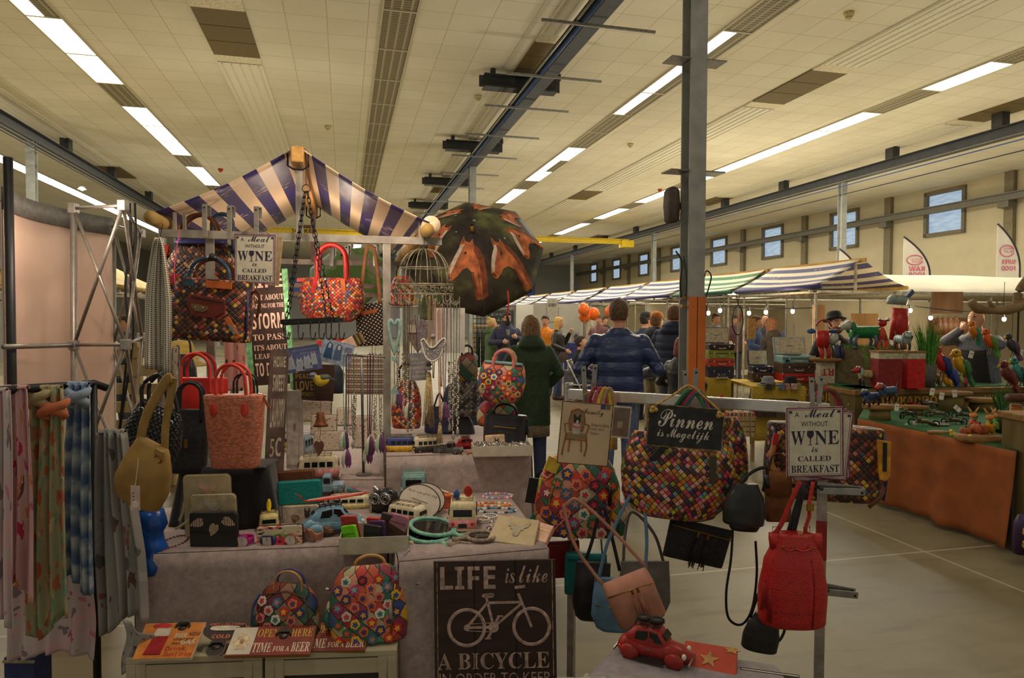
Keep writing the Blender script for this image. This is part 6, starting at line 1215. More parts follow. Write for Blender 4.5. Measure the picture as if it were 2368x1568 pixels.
k = K(1584,988,2.36); t = sign(k, 'black chalkboard style Dutch sign on a rope saying card payment is possible',174,98,6,mat((44,44,44),.7,0,.25,30),[('Pinnen', 'script',.14,.48,.86,.9),('is Mogelijk', 'script',.14,.14,.82,.46)],mat((214,206,194),.7),rot=(-3,4,0),bev=2); edge_frame(k,t,174,98,6,2.5,mat((110,96,62),.8,0,.5,60), 'worn_edge')
M_ROPE = mat((186,148,84),.9,0,.25,200,.5)
for s in(-1,1): g = k.M(); [g.sph((s*76+5*cos(a),-5,36+4*sin(a)),(6,5,5.5),10,8)for a in(0,2,4)]; g.out('rope_knot',M_ROPE,t,True)
k.M().tube(smooth_path([(-76,-2,42),(-30,4,74),(4,10,96),(40,4,72),(76,-2,44)],6),2.6,8).out('rope',M_ROPE,t,True)
k = K(1896,1150,2.56); t,sf = bag(k, 'woven_bag', 'wide brown woven leather bag behind the right wine sign',W_BROWN,262,168,84, 'boxy',3.2,rot=(-4,3,0),n=32)
for y in(-8,10): strap(k,t,[(-40,y,150),(-26,y,226),(0,y,250),(28,y,226),(44,y,150)],10,[LEA_BR,mat((176,40,84),.4)][y>0], 'handle')
strap(k,t,[(-110,-34,150),(-128,-40,100),(-116,-44,60),(-60,-44,36)],12,LEA_TAN, 'flap_edge'); k.M().prism([(96,150),(126,146),(130,70),(122,58),(108,60),(104,76)],-50,-44).out('yellow_tab',mat((206,140,34),.5),t,bev=.002); k.M().box((114,-51,112),(8,3,64),(0,-.06,0)).out('tab_stripe',BLACK,t)
for s in(-1,1): k.M().tube([(s*128,-30,10),(s*131,-34,80),(s*120,-26,158)],3,6).out('piping',LEA_NAVY,t,True)
k.M().box((-122,-36,120),(12,6,54),(0,.1,0)).out('side_tab',LEA_RED,t,bev=.002); strap(k,t,[(134,0,90),(120,-40,30),(90,-46,-4)],10,LEA_BR, 'side_strap')
for q,(px,py,d,r,lab)in enumerate(((1896,1030,2.37,-4, 'white wine sign lowest of the three on the rack'),(1900,1026,2.355,4, 'white wine sign in the middle of the three on the rack'),(1884,1022,2.34,-1.5, 'front white wine sign with purple edge hanging at the rack end'))):
	k = K(px,py,d); wine_sign(k,132,162,lab,(0,r,0)if q!=1 else(0,5,0),q==2)
k.M().tube([(-30,0,80),(0,4,130),(30,0,80)],.8,5).out('cord',BLACK,bpy.data.objects[-1]if False else None)if False else None
k = K(1601,1300,2.58); t = k.th('tassel_clutch', 'black suede clutch with two tassels hanging tilted on the rack', 'handbag',None,6,14); k.M().loft([(0,0,0,72,3),(0,0,6,74,9),(0,0,60,76,10),(0,0,92,77,3)],24,5).out('body',mat((46,44,45),.85,0,.2,90,.3),t,True); k.M().tube([(-72,-8,76),(74,-9,70)],1.6,6).out('zip',BRASS,t,True)
for x in(-8,16): k.M().box((x,-11,66),(5,3,14)).out('zip_pull',BRASS,t); tassel(k,t,x,58,70,LEA_BK,8,16,-13)
strap(k,t,[(76,0,88),(78,0,130),(72,2,200)],6,LEA_BK, 'strap')
k = K(1718,1212,2.42); t,sf = bag(k, 'black_bag', 'black soft leather bag left of the brown suede flap',mat((44,46,46),.32,0,.3,14,.5),96,94,50, 'sack',2.6,rot=(0,4,0)); strap(k,t,[(-30,0,70),(8,0,120),(44,0,132),(40,0,80)],8,LEA_BK); k.M().loft([(4,4,-14,30,18),(4,4,2,38,20)],20,3).out('lower_pouch',LEA_BK,t,True); k.M().tube([(40,-10,120),(46,-14,90)],5,8).out('strap_knot',LEA_BK,t,True)
k = K(1798,1204,2.46); t = k.th('suede_bag', 'brown suede bag with a folded flap under the wine signs', 'handbag'); k.M().loft([(0,0,0,27,12),(0,0,4,28,15),(0,0,98,27,15),(0,0,110,24,4)],22,5).out('body',mat((116,74,38),.9,0,.18,30,.3),t,True); k.M().loft([(0,-3,60,28.5,15),(0,-3,108,27,14),(0,0,114,22,4)],22,5).out('flap',mat((110,68,34),.9,0,.18,30,.3),t,True); strap(k,t,[(-24,0,106),(-14,0,150),(10,0,150),(22,0,106)],6,LEA_BR)
M_PNK = mat((186,130,108),.6,0,.08,20,.2); k = K(1490,1440,2.34); t = k.th('pink_clutch', 'dusty pink bag with a zip and tassels hanging at an angle', 'handbag',None,-6,-24); k.M().loft([(0,0,0,52,4),(0,0,8,56,14),(0,0,80,58,16),(0,0,118,58,3)],26,4).out('body',M_PNK,t,True); k.M().tube([(-54,-13,88),(56,-13,84)],1.6,6).out('zip',BRASS,t,True)
for x in(4,18): k.M().box((x,-16,80),(5,3,14)).out('zip_pull',BRASS,t); tassel(k,t,x,72,84,mat((160,104,84),.6),8,14,-19)
strap(k,t,[(-54,0,116),(-76,0,220),(-66,0,310),(-58,0,320)],8,M_PNK, 'shoulder_strap'); strap(k,t,[(56,0,116),(20,0,220),(-26,0,318),(-58,0,320)],8,M_PNK, 'shoulder_strap')
M_BLU = mat((96,132,160),.55,0,.08,20,.2); k = K(1420,1460,2.48); t,sf = bag(k, 'blue_bag', 'pale blue leather bucket bag behind the pink one',M_BLU,112,124,40, 'hobo',3,rot=(0,3,0)); k.M().tube([(-48,sf(-48,64)-1,64),(0,sf(0,62)-1,62),(48,sf(48,60)-1,60)],1.4,6).out('zip',BRASS,t,True); tassel(k,t,40,20,48,mat((84,116,140),.6),9,26,-20); strap(k,t,[(-44,0,118),(-26,0,210),(14,0,310),(34,0,330)],8,M_BLU, 'shoulder_strap'); strap(k,t,[(62,0,116),(62,0,220),(44,0,326),(34,0,330)],8,M_BLU, 'shoulder_strap'); [k.M().tube(arc((x,-2,118),5,0,360,12)[:-1],1.4,6,True).out('ring',BRASS,t,True)for x in(-46,54)]
k = K(1362,1434,2.56); t,sf = bag(k, 'black_bag', 'black leather hobo bag hanging left behind the blue one',mat((42,41,42),.4,0,.2,20,.3),86,136,40, 'hobo',3,rot=(0,4,0)); strap(k,t,[(-22,0,126),(-8,0,180),(4,0,250),(16,0,260),(40,0,190),(62,0,120)],8,LEA_BK, 'shoulder_strap')
k = K(1353,1372,2.7); t,sf = bag(k, 'teal_bag', 'teal leather bag behind the black hobo bag',mat((30,122,118),.5,0,.08,20),98,94,30, 'boxy',5,rot=(0,1,0)); strap(k,t,[(-40,0,88),(-20,0,150),(14,0,190),(30,0,150),(38,0,88)],4,mat((40,110,104),.5), 'shoulder_strap'); k.M().box((0,sf(0,80)-1,84),(88,3,3)).out('zip',mat((24,96,94),.5),t)
k = K(1304,1336,2.76); t = k.th('red_clutch', 'burgundy flat purse hanging behind the rack post', 'purse',None,0,-3); k.M().box((0,0,44),(78,12,86)).out('body',mat((130,34,38),.45),t,bev=.004); strap(k,t,[(36,0,84),(30,0,120),(10,0,150)],3,LEA_RED); k.M().box((0,-6.5,78),(72,1.5,2)).out('zip',BRASS,t)
k = K(1490,1432,2.62); t,sf = bag(k, 'grey_bag', 'grey suede bag mostly hidden behind the pink one',mat((112,108,104),.8,0,.1,30),120,136,30, 'hobo',3); strap(k,t,[(-50,0,130),(-46,0,200),(-30,0,250),(20,0,200),(44,0,130)],7,mat((100,96,92),.7))
M_RSN = scales('red_snake',(196,36,34),170,.35); k = K(1830,1440,2.3); t,sf = bag(k, 'bucket_bag', 'red snakeskin drawstring bucket bag hanging lowest on the rack',M_RSN,156,208,90, 'sack',2.4,rot=(0,1,0),n=36)
for i,x in enumerate((-44,-26,0,26,46)): k.M().loft([(x,-18+6*abs(i-2),176,14,10),(x*1.04,-16+6*abs(i-2),196,15,9),(x*1.1,-12+5*abs(i-2),210,12,6)],14).out('gather_fold',M_RSN,t,True)
for x in(-36,-14,24): k.M().tube(arc((x,-32,184),4.5,0,360,14)[:-1],1.5,6,True).out('eyelet',BRASS,t,True)
k.M().tube(smooth_path([(-36,-33,184),(-24,-37,180),(-14,-34,184),(4,-38,180),(24,-33,184),(40,-24,184)],4),2.2,6).out('drawstring',LEA_RED,t,True)
k.M().tube([(x,sf(x,z)-1,z)for x,z in((30,6),(32,60),(32,110),(26,160))],1.5,6).out('seam',mat((140,24,26),.4),t,True); k.M().tube([(x,sf(x,40)-1,40)for x in range(-66,67,12)],1,6).out('seam',mat((140,24,26),.4),t,True)
strap(k,t,[(-44,0,208),(-30,0,232),(-10,-4,290),(8,-4,330)],12,LEA_RED, 'shoulder_strap'); strap(k,t,[(26,0,208),(24,-4,226),(30,-6,252),(28,-8,280),(36,-6,330)],9,LEA_RED, 'shoulder_strap'); k.M().box((30,-9,272),(16,5,16)).out('slide_buckle',BRASS,t,bev=.001)
for x,z in((-45,216),(26,218)): k.M().tube([(x-7,-4,z-8),(x+7,-4,z-8),(x+7,-4,z+8),(x-7,-4,z+8)],1.4,6,True).out('square_ring',BRASS,t,True)
for x,z in((-62,92),(-76,110)): tassel(k,t,x,z,88 if x==-62 else 74,mat((160,30,30),.5),8,14,-30)
k = K(1754,1502,2.34); t,sf = bag(k, 'black_pouch', 'small black leather pouch on long straps, lowest of all',LEA_BK,84,84,44, 'sack',2.4,rot=(0,10,0)); strap(k,t,[(-34,0,70),(-24,0,130),(8,0,240),(20,0,330),(26,0,400)],9,LEA_BK, 'shoulder_strap'); strap(k,t,[(10,0,80),(0,0,140),(24,0,260),(30,0,400)],14,LEA_BK, 'shoulder_strap'); strap(k,t,[(30,0,70),(50,0,60),(44,0,30),(24,0,20)],7,LEA_BK, 'side_strap')
k = K(1690,1330,2.44); t = k.th('long_strap', 'thin black strap hanging in a long loop from the clutch', 'strap'); strap(k,t,[(4,0,140),(0,0,40),(-10,0,-40),(-4,0,-100),(26,0,-116),(50,0,-80),(60,0,0),(56,0,80)],6,LEA_BK, 'strap')
# table corner in front with the red toy car
ZF = .75; a = at(1345,1640,1.5); table('front_velvet_table', 'corner of a grey velvet table in front with a red toy car',[atz(1180,1760,ZF),atz(1960,1760,ZF),atz(1790,1545,ZF),atz(1440,1488,ZF)],ZF,.1,(0,1,2,3),velvet('front_velvet',(140,130,134)),8,9)
k = K(1512,1528,z=ZF); t,kk = beetle(k, 'dark red rounded old toy car on the front table',178,(150,40,34),-28);
for x,z in((-14,54),(4,54)): X = Matrix.Scale(kk.s,4)@Matrix.Translation((x,0,z)); M(X).tube(arc((0,0,0),7,0,360,18, 'xy')[:-1],2.6,8,True).out('spare_tyre',TYRE,t,True); M(X).lathe([(.1,-1),(5,-1),(5,1),(.1,1)],12).out('spare_hub',CHROME,t)
k = K(1640,1556,z=ZF); t = k.th('star_wallet', 'orange red wallet with a golden star lying on the front table', 'purse',None,-24,0,-64); k.M().prism([(-78,-10),(60,-10),(56,76),(-66,72)],-7,7).out('body',mat((176,66,44),.5,0,.06),t,bev=.003); k.M().prism([((24 if i%2==0 else 10)*sin(i*pi/5)-4,30+(24 if i%2==0 else 10)*cos(i*pi/5))for i in range(10)],-9,-7).out('star',mat((186,142,86),.4,.2),t); k.M().prism([((20 if i%2==0 else 9)*sin(i*pi/5)+44,66+(10 if i%2==0 else 5)*cos(i*pi/5))for i in range(10)],-9,-7).out('star',mat((186,142,86),.4,.2),t); k.M().box((-8,-2,-11),(136,6,3)).out('zip',BRASS,t)
k = K(1760,1572,z=ZF); t = k.th('dark_sign', 'dark striped wooden sign edge at the bottom of the picture', 'sign',None,-16,0,-80); k.M().box((20,0,10),(130,8,40)).out('board',mat((40,36,36),.7),t); k.M().box((20,-4.5,24),(126,1,3)).out('stripe',CREAM,t)
k = K(1400,1590,z=ZF+.006); t = k.th('plastic_wrapping', 'crumpled clear plastic wrapping lying on the front table', 'plastic'); m_,t_ = new('clear_plastic',.12,0,.6); t_.b.inputs['Base Color'].default_value = lin((190,200,180)); t_.b.inputs['Alpha'].default_value = .55; rr = random.Random(8); H_ = [[rr.random()for _ in range(13)]for _ in range(17)]
k.M().sheet(lambda u,v: (-110+230*u,-60+100*v,3+26*H_[int(u*16)][int(v*12)]*sin(pi*u)*sin(pi*v)),16,12).out('sheet',m_,t)
# ---------------------------------------------------------------- people
SKIN = mat((206,150,118),.55,0,.05,20); SKIN2 = mat((190,132,100),.55,0,.05,20)
def V3(*a): return Vector(a)
def remesh(o,vox,it=4):
	r = o.modifiers.new('remesh', 'REMESH'); r.mode = 'VOXEL'; r.voxel_size = vox; r.use_smooth_shade = True
	s = o.modifiers.new('smooth', 'SMOOTH'); s.iterations = it; s.factor = .5; return o
def limb(g,P,Rr,n=12,sub=4):
	P = [Vector(p)for p in P]; Q = []; W = []
	for i in range(len(P)-1):
		for j in range(sub): f = j/sub; Q.append(P[i].lerp(P[i+1],f)); W.append(Rr[i]+(Rr[i+1]-Rr[i])*f)
	Q.append(P[-1]); W.append(Rr[-1]); g.tube(Q,W,n)
	for p,r in zip(P,Rr): g.sph(p,r*1.0,10,8)
def hand(g,w,dirn,side,curl=.5):
	"palm and five fingers from the wrist w, pointing along dirn; side is the thumb's direction"
	d = Vector(dirn).normalized(); s = Vector(side); s = (s-d*s.dot(d)).normalized(); nrm = d.cross(s); w = Vector(w)
	limb(g,[w,w+d*.05,w+d*.085],[.026,.034,.034],10,2); limb(g,[w+s*.02+d*.05,w-s*.026+d*.06],[.02,.02],8,2)
	for k,(o,L)in enumerate(((.03,.066),(.01,.076),(-.01,.07),(-.03,.056))):
		b = w+d*.085+s*o; m = b+d*L*.5*cos(curl*.6)+nrm*L*.5*sin(curl*.6); e = m+d*L*.5*cos(curl*1.6)+nrm*L*.5*sin(curl*1.6); limb(g,[b,m,e],[.0105,.0095,.008],8,2)
	b = w+s*.03+d*.025; limb(g,[b,b+s*.028+d*.03,b+s*.034+d*.06+nrm*.012],[.013,.011,.009],8,2)
def person(loc,label,h=1.75,rz=0,jacket=None,trousers=(60,70,96),hair=(70,50,36),hairlen=0,arms=None,top='jacket',hat=None,bulk=1.0,coat=.82,seated=False,hood=False,skin=SKIN,shoes=(50,44,40),head_turn=0,head_nod=0,beard=None,glasses=False,lean=0,jm=None,quilt=False,vest=None,bun=False,voxel=.016,bald=False,woman=False,apron=None,shirt=None,hatc=(30,28,28)):
	"standing (or seated) figure, feet at loc, facing -y before it is turned by rz"
	s = h/1.75; t = thing('person',label, 'person',loc,R(rz)); t.scale = (s,s,s)
	zp = .95 if not seated else .5; sw = (.175 if woman else .195)*(1+(bulk-1)*.5); up = zp-.95; L = R(lean)
	def sp(x,y,z):  # spine point, bent forward at the hips by lean
		dz = z-.95; return V3(x,y*cos(L)-dz*sin(L),zp+dz*cos(L)+y*sin(L))
	sh = [sp(-sw+.015,.01,1.385),sp(sw-.015,.01,1.385)]; nk = sp(0,.005,1.47); hd = sp(0,-.015,1.625); HR = Matrix.Rotation(R(head_turn),4, 'Z')@Matrix.Rotation(R(-head_nod),4, 'X')
	arms = arms or(((-.27,.02,1.15),(-.25,-.06,.9)),((.27,.02,1.15),(.25,-.06,.9)))
	arms = [tuple(V3(p[0],p[1],p[2]+up)for p in a)for a in arms]
	hips = [V3(-.09,0,zp-.03),V3(.09,0,zp-.03)]
	if seated: kn = [V3(-.12,-.44,.5),V3(.12,-.44,.5)]; an = [V3(-.12,-.36,.09),V3(.12,-.5,.09)]
	else: kn = [V3(-.1,-.02,.5),V3(.1,-.0,.5)]; an = [V3(-.1,.02,.09),V3(.11,.0,.09)]
	def T(v): return hd+(HR@Vector(v))
	g = M(); fw = .95 if woman else 1
	g.loft([(p.x,p.y,p.z,a,b)for p,a,b in((sp(0,0,.88),.14,.1),(sp(0,0,.98),.15,.105),(sp(0,0,1.12),.135*fw,.1),(sp(0,0,1.3),.16*fw,.11),(sp(0,0,1.42),.14,.085),(sp(0,.005,1.47),.07,.06))],18)
	limb(g,[nk,hd-V3(0,0,.04)],[.06,.055])
	mh = M(Matrix.Translation(hd)@HR)
	mh.loft([(0,.0,-.115,.03,.03),(0,-.012,-.1,.05,.06),(0,-.006,-.05,.067,.083),(0,0,.0,.074,.094),(0,.006,.05,.074,.096),(0,.008,.09,.058,.078),(0,.008,.118,.02,.03)],18)
	mh.loft([(0,-.088,-.035,.016,.016),(0,-.098,-.026,.015,.018),(0,-.09,.02,.008,.012)],10)
	for q in(-1,1): mh.loft([(q*.076,.012,-.03,.006,.012),(q*.082,.014,.0,.009,.02),(q*.08,.016,.022,.006,.014)],8)
	mh.box((0,-.088,-.068),(.045,.012,.012)); b0 = len(g.v); g.v+=mh.v; g.f+=[tuple(i+b0 for i in f)for f in mh.f]; g.mi+=mh.mi; g.uv+=mh.uv
	for i in(0,1):
		e,w = arms[i]; limb(g,[sh[i],e,w],[.05,.042,.028]); dv = (w-e).normalized(); hand(g,w,dv,V3(-1 if i else 1,-.3,.2)if abs(dv.z)>.6 else V3(0,-.2,1),.6)
		limb(g,[hips[i],kn[i],an[i]],[.085,.055,.04]); limb(g,[an[i]-V3(0,0,.04),an[i]+V3(0,-.16,-.055)],[.04,.032])
	remesh(g.out('body',skin,t,True),.012 if voxel<.015 else .016,3)
	for q in(-1,1):
		M(Matrix.Translation(hd)@HR).sph((q*.03,-.083,.006),(.011,.008,.007),8,6).out('eye',mat((226,222,214),.3,nz=0),t,True); M(Matrix.Translation(hd)@HR).sph((q*.03,-.0905,.006),(.0055,.003,.0055),8,6).out('iris',BLACK,t,True)
		M(Matrix.Translation(hd)@HR).tube([(q*.015,-.094,.026),(q*.045,-.084,.026)],.004,5).out('eyebrow',mat(hair,.8),t,True)
	M(Matrix.Translation(hd)@HR).tube([(-.022,-.094,-.066),(0,-.099,-.068),(.022,-.094,-.066)],.0055,6).out('lips',mat((170,90,80),.5),t,True)
	HM_ = mat(hair,.6,0,.25,60,.6)
	if not bald:
		g = M(Matrix.Translation(hd)@HR)
		g.loft([(0,.03,-.06-hairlen*.3,.07,.06),(0,.03,0,.083,.077),(0,.016,.06,.084,.1),(0,.008,.1,.068,.09),(0,.008,.132,.025,.035)],18); g.loft([(0,-.055,.055,.066,.038),(0,-.05,.085,.06,.045),(0,-.03,.115,.045,.05)],14)
		for q in(-1,1): g.sph((q*.074,.01,.03),(.014,.04,.04+hairlen*.1),8,8)
		if hairlen: g.loft([(0,.06,-.06-hairlen,.07,.03),(0,.06,-.06-hairlen*.6,.1,.05),(0,.045,-.04,.095,.07),(0,.035,.04,.086,.08)],16); [g.loft([(q*.08,.0,-.05-hairlen*.8,.016,.025),(q*.085,.005,-.02,.02,.04),(q*.075,.005,.05,.02,.05)],8)for q in(-1,1)]
		if bun: g.sph((0,.05,.135),.045,12,8)
		remesh(g.out('hair',HM_,t,True),.012,2)
	if beard: g = M(Matrix.Translation(hd)@HR); g.loft([(0,-.03,-.13,.03,.03),(0,-.03,-.1,.058,.066),(0,-.026,-.075,.068,.074),(0,-.012,-.045,.072,.08)],16); remesh(g.out('beard',mat(beard,.9,0,.2,90),t,True),.01,1)
	if glasses:
		g = M(Matrix.Translation(hd)@HR); [g.tube(arc((q*.031,-.1,.006),.022,0,360,16)[:-1],.0025,5,True)for q in(-1,1)]; [g.tube([(q*.053,-.098,.01),(q*.08,.0,.01)],.0025,5)for q in(-1,1)]; g.tube([(-.01,-.1,.01),(.01,-.1,.01)],.0025,5); g.out('glasses',BLACK,t)
	if hat:
		g = M(Matrix.Translation(hd)@HR); hm = mat(hatc,.8,0,.1)
		if hat=='bowler': g.lathe([(.14,.06),(.142,.066),(.1,.062),(.097,.12),(.085,.16),(.05,.178),(.001,.182)],24,(0,.005,0))
		else: g.loft([(0,.008,.045,.087,.103),(0,.008,.09,.084,.1),(0,.01,.125,.06,.075),(0,.01,.14,.02,.02)],20); g.sheet(lambda u,v: (.07*(u-.5)*2,-.07-.1*v*(1-(2*u-1)**2*.5),.055-.02*v-.02*(2*u-1)**2),8,4,.004)
		g.out('hat',hm,t,True)
	# clothes: shells over the same skeleton
	if top:
		b = bulk; z0 = coat; g = M(); jm = jm or mat(jacket,.75,0,.12,30,.3)
		R_ = [((0,0,z0),.185*b,.135*b),((0,0,max(.98,z0+.05)),.18*b,.135*b),((0,0,1.12),.168*b,.128*b),((0,0,1.28),.19*b,.14*b),((0,0,1.37),.195*b,.125),((0,.003,1.42),.165*b,.11),((0,.006,1.46),.11,.088),((0,.008,1.5),.075,.072)]
		if top=='tee': R_ = [(p,a*.88,c*.9)for p,a,c in R_]
		g.loft([(*sp(*p),a,c)for p,a,c in R_],22,2.4)
		for i in(0,1):
			e,w = arms[i]; r = (.06,.056,.045)if top!='tee' else(.056,.05,.04); r = [q*(1+(b-1)*.6)for q in r]
			if top=='tee': limb(g,[sh[i],sh[i].lerp(e,.7)],[r[0],r[1]])
			elif vest: limb(g,[sh[i],sh[i].lerp(e,.12)],[r[0],r[1]])
			else: limb(g,[sh[i],e,w.lerp(e,.06)],r)
		if hood: g.loft([(*sp(0,.07,1.38),.11,.05),(*sp(0,.075,1.44),.15,.085),(*sp(0,.05,1.5),.125,.1),(*sp(0,.035,1.55),.085,.07)],18)
		o = remesh(g.out({'tee': 'shirt'}.get(top,top),jm,t,True),.014,4)
		if quilt:
			g = M(); [g.loft([(*sp(0,0,z+q),(.178+.02*(z>1.2))*b*1.02-abs(q)*.6,.136*b*1.03-abs(q)*.6)for q in(-.012,0,.012)],22,2.4,False)for z in(.93,1.02,1.11,1.2)]
		if vest:
			g = M(); [limb(g,[sh[i],*arms[i]],[.056,.048,.036])for i in(0,1)]; remesh(g.out('sleeves',mat(vest,.8),t,True),.014,3)
	if shirt: M().loft([(*sp(0,-.07*bulk,1.0),.06,.075),(*sp(0,-.075*bulk,1.2),.055,.078),(*sp(0,-.06,1.42),.05,.075)],14).out('shirt_front',mat(shirt,.8),t,True)
	g = M(); tm = mat(trousers,.8,0,.15,40,.2); g.loft([(0,0,zp-.1,.15,.11),(0,0,zp-.02,.165,.125),(*sp(0,0,1.02),.158,.12)],18)
	for i in(0,1): limb(g,[hips[i],kn[i],an[i]+V3(0,0,.0)],[.105,.075,.06])
	remesh(g.out('trousers',tm,t,True),.016,3)
	for i in(0,1):
		g = M(); a = an[i]; limb(g,[a-V3(0,-.03,.045),a+V3(0,-.17,-.05)],[.045,.038],10); limb(g,[a+V3(0,.02,.03),a-V3(0,-.02,.04)],[.05,.045]); remesh(g.out('shoe',mat(shoes,.6),t,True),.012,2)
	if apron: M().sheet(lambda u,v: sp((u-.5)*(.3+.12*v),-.17*bulk+.06*(2*u-1)**2,1.3-.8*v),10,10,.004).out('apron',mat(apron,.8),t,True)
	return t
def stand(px,d): p = at(px,700,d); return(p.x,p.y,0)
BACK = 180  # turned away from the camera
m_,t_ = new('shiny_quilted_blue',.38,0,.6); z = t_.n('SeparateXYZ',_0=t_.co()).outputs[2]; nz = t_.n('TexNoise',_Vector=t_.n('Mapping',_Vector=t_.co(),_Scale=(1,1,3)).outputs[0],_Scale=9.0,_Detail=4).outputs[0]; zz = t_.math('ADD',t_.math('ABSOLUTE',t_.math('SINE',t_.math('MULTIPLY',z,26.0))),t_.math('MULTIPLY',nz,.9)); t_.col(t_.ramp(nz,((.3,(28,44,88)),(.7,(44,64,112))))); t_.bump(zz,.8,.02)
m2,t2 = new('dark_leather_jacket',.4,0,.5); t2.b.inputs['Base Color'].default_value = lin((42,38,36)); t2.bump(t2.n('TexNoise',_Vector=t2.co(),_Scale=12.0,_Detail=4).outputs[0],.6,.02)
m3,t3 = new('navy_quilt',.7,0,.3); z = t3.n('SeparateXYZ',_0=t3.co()).outputs[2]; t3.b.inputs['Base Color'].default_value = lin((44,50,74)); t3.bump(t3.math('ABSOLUTE',t3.math('SINE',t3.math('MULTIPLY',z,34.0))),.7,.02)
FWD = (((-.3,.02,1.16),(-.2,-.22,1.08)),((.3,.02,1.16),(.2,-.22,1.08)))
t = person(stand(1228,6.7), 'woman in a long dark green hooded coat seen from behind',1.67,BACK+8,(52,72,50),(62,74,104),(128,96,66),.1,(((-.29,.03,1.16),(-.2,-.16,1.0)),((.29,.03,1.16),(.24,-.2,1.06))), 'coat',bulk=1.12,coat=.62,hood=True,voxel=.012,woman=True,head_turn=10,shoes=(40,38,36))
M().loft([(0,0,.52,.2,.15),(0,0,.64,.2,.15)],22,2.4).out('skirt_hem',mat((120,108,86),.9,0,.4,120),t,True); o = M().box((.2,-.3,1.1),(.16,.1,.012)).out('paper',WHITE,t)
person(stand(1432,6.2), 'man in a shiny quilted blue jacket seen from behind',1.82,BACK-4,None,(86,104,140),(92,70,52),0,(((-.34,.02,1.14),(-.24,-.2,1.08)),((.34,.02,1.14),(.22,-.22,1.05))),bulk=1.22,coat=.86,jm=m_,voxel=.012,head_turn=-14)
person(stand(1172,12.6), 'bearded man with glasses in an open navy parka pointing with one hand',1.76,12,(50,54,78),(60,66,90),(44,36,30),0,(((-.3,.0,1.18),(-.12,-.26,1.2)),((.3,-.02,1.2),(.12,-.28,1.28))),bulk=1.12,coat=.7,beard=(60,46,36),glasses=True,shirt=(110,106,102),hood=True,head_turn=14)
person(stand(1137,14.2), 'blonde woman with a bun in a green jacket by the coat rail',1.63,110,(72,92,52),(120,130,140),(196,160,96),0,FWD,bulk=1.05,coat=.68,bun=True,woman=True,hood=True,head_nod=14)
person(stand(1261,14.6), 'dark haired woman in a bright orange shirt facing the camera',1.7,-6,(226,134,36),(70,76,100),(58,42,34),0,None, 'tee',woman=True,head_turn=-6)
person(stand(1291,13.8), 'blonde woman in a black leather jacket and jeans carrying a bag',1.66,72,None,(74,88,122),(206,166,96),.14,(((-.26,.04,1.16),(-.2,-.2,1.06)),((.24,-.1,1.2),(.08,-.24,1.42))),coat=.86,jm=m2,woman=True,shoes=(90,50,46))
k = K(1302,838,13.6); t,sf = bag(k, 'shoulder_bag', 'dark brown shoulder bag carried by the blonde woman',mat((74,58,48),.5),22,24,10, 'sack')
t = person(stand(1343,12.6), 'man in a black t-shirt sitting on a folding chair',1.78,75,(36,34,36),(56,66,96),(52,42,36),0,(((-.26,-.06,1.18),(-.1,-.26,1.26)),((.26,-.06,1.18),(.1,-.28,1.26))), 'tee',seated=True,head_nod=18)
t = thing('folding_chair', 'white metal folding chair under the man in the black t-shirt', 'chair',stand(1346,12.55),R(75)); MW = mat((196,192,184),.4,.3)
M().box((0,0,.435),(.4,.4,.025)).out('seat',MW,t,bev=.005); M().box((0,.22,.78),(.38,.02,.2)).out('backrest',MW,t,bev=.005)
for sx in(-.2,.2): M().tube([(sx,.24,.88),(sx,-.2,.01)],.012,8).out('leg',MW,t,True); M().tube([(sx,-.14,.43),(sx,.24,.01)],.012,8).out('leg',MW,t,True)
person(stand(1084,6.6), 'dark haired person in a blue jacket sitting behind the hanging bags',1.76,150,(58,72,98),(50,56,70),(50,40,34),0,None,seated=True,bulk=1.1,hood=True,coat=.9)
t = thing('stool', 'plain wooden stool under the seated person behind the bags', 'stool',stand(1084,6.6)); M().box((0,0,.4),(.36,.36,.04)).out('seat',mat((140,110,70),.6),t); [M().tube([(x,y,.4),(x*1.1,y*1.1,0)],.018,8).out('leg',mat((140,110,70),.6),t,True)for x in(-.14,.14)for y in(-.14,.14)]
person(stand(1493,11.0), 'person in a black cap and dark blue jacket',1.74,BACK-60,(50,56,80),(40,42,50),(40,34,30),0,None,hat='cap',hatc=(34,32,34),bulk=1.1)
person(stand(1518,9.4), 'man in a tan cap, dark hoodie and khaki trousers seen from behind',1.73,BACK-50,(48,50,54),(140,126,98),(130,96,60),0,FWD,hat='cap',hatc=(196,122,56),bulk=1.1,hood=True)
person(stand(1560,8.6), 'tall man in a navy hooded quilted jacket beside the steel column',1.82,BACK-40,None,(58,62,80),(110,76,54),0,FWD,bulk=1.2,hood=True,jm=m3)
person(stand(1578,7.2), 'short person in a dark leather jacket half hidden by the steel column',1.46,BACK-40,None,(50,54,66),(120,60,56),.08,FWD,jm=m2,woman=True)
person(stand(1932,8.6), 'bearded man in a black bowler hat and open dark coat looking down',1.7,-8,(38,36,40),(50,46,44),(90,66,46),0,(((-.29,-.02,1.16),(-.18,-.26,1.0)),((.29,-.02,1.16),(.18,-.26,1.0))), 'coat',hat='bowler',hatc=(42,40,42),beard=(120,84,54),shirt=(206,196,190),bulk=1.12,coat=.6,head_nod=16,head_turn=12)
person(stand(2272,8.2), 'bald man in a grey sweater and dark apron holding both hands to his face',1.78,-62,(108,110,122),(50,50,60),(60,50,40),0,(((-.3,-.2,1.36),(-.08,-.28,1.5)),((.3,-.2,1.34),(.06,-.3,1.5))), 'sweater',bald=True,bulk=1.15,coat=.86,lean=10,apron=(44,42,46),head_nod=10,voxel=.012)
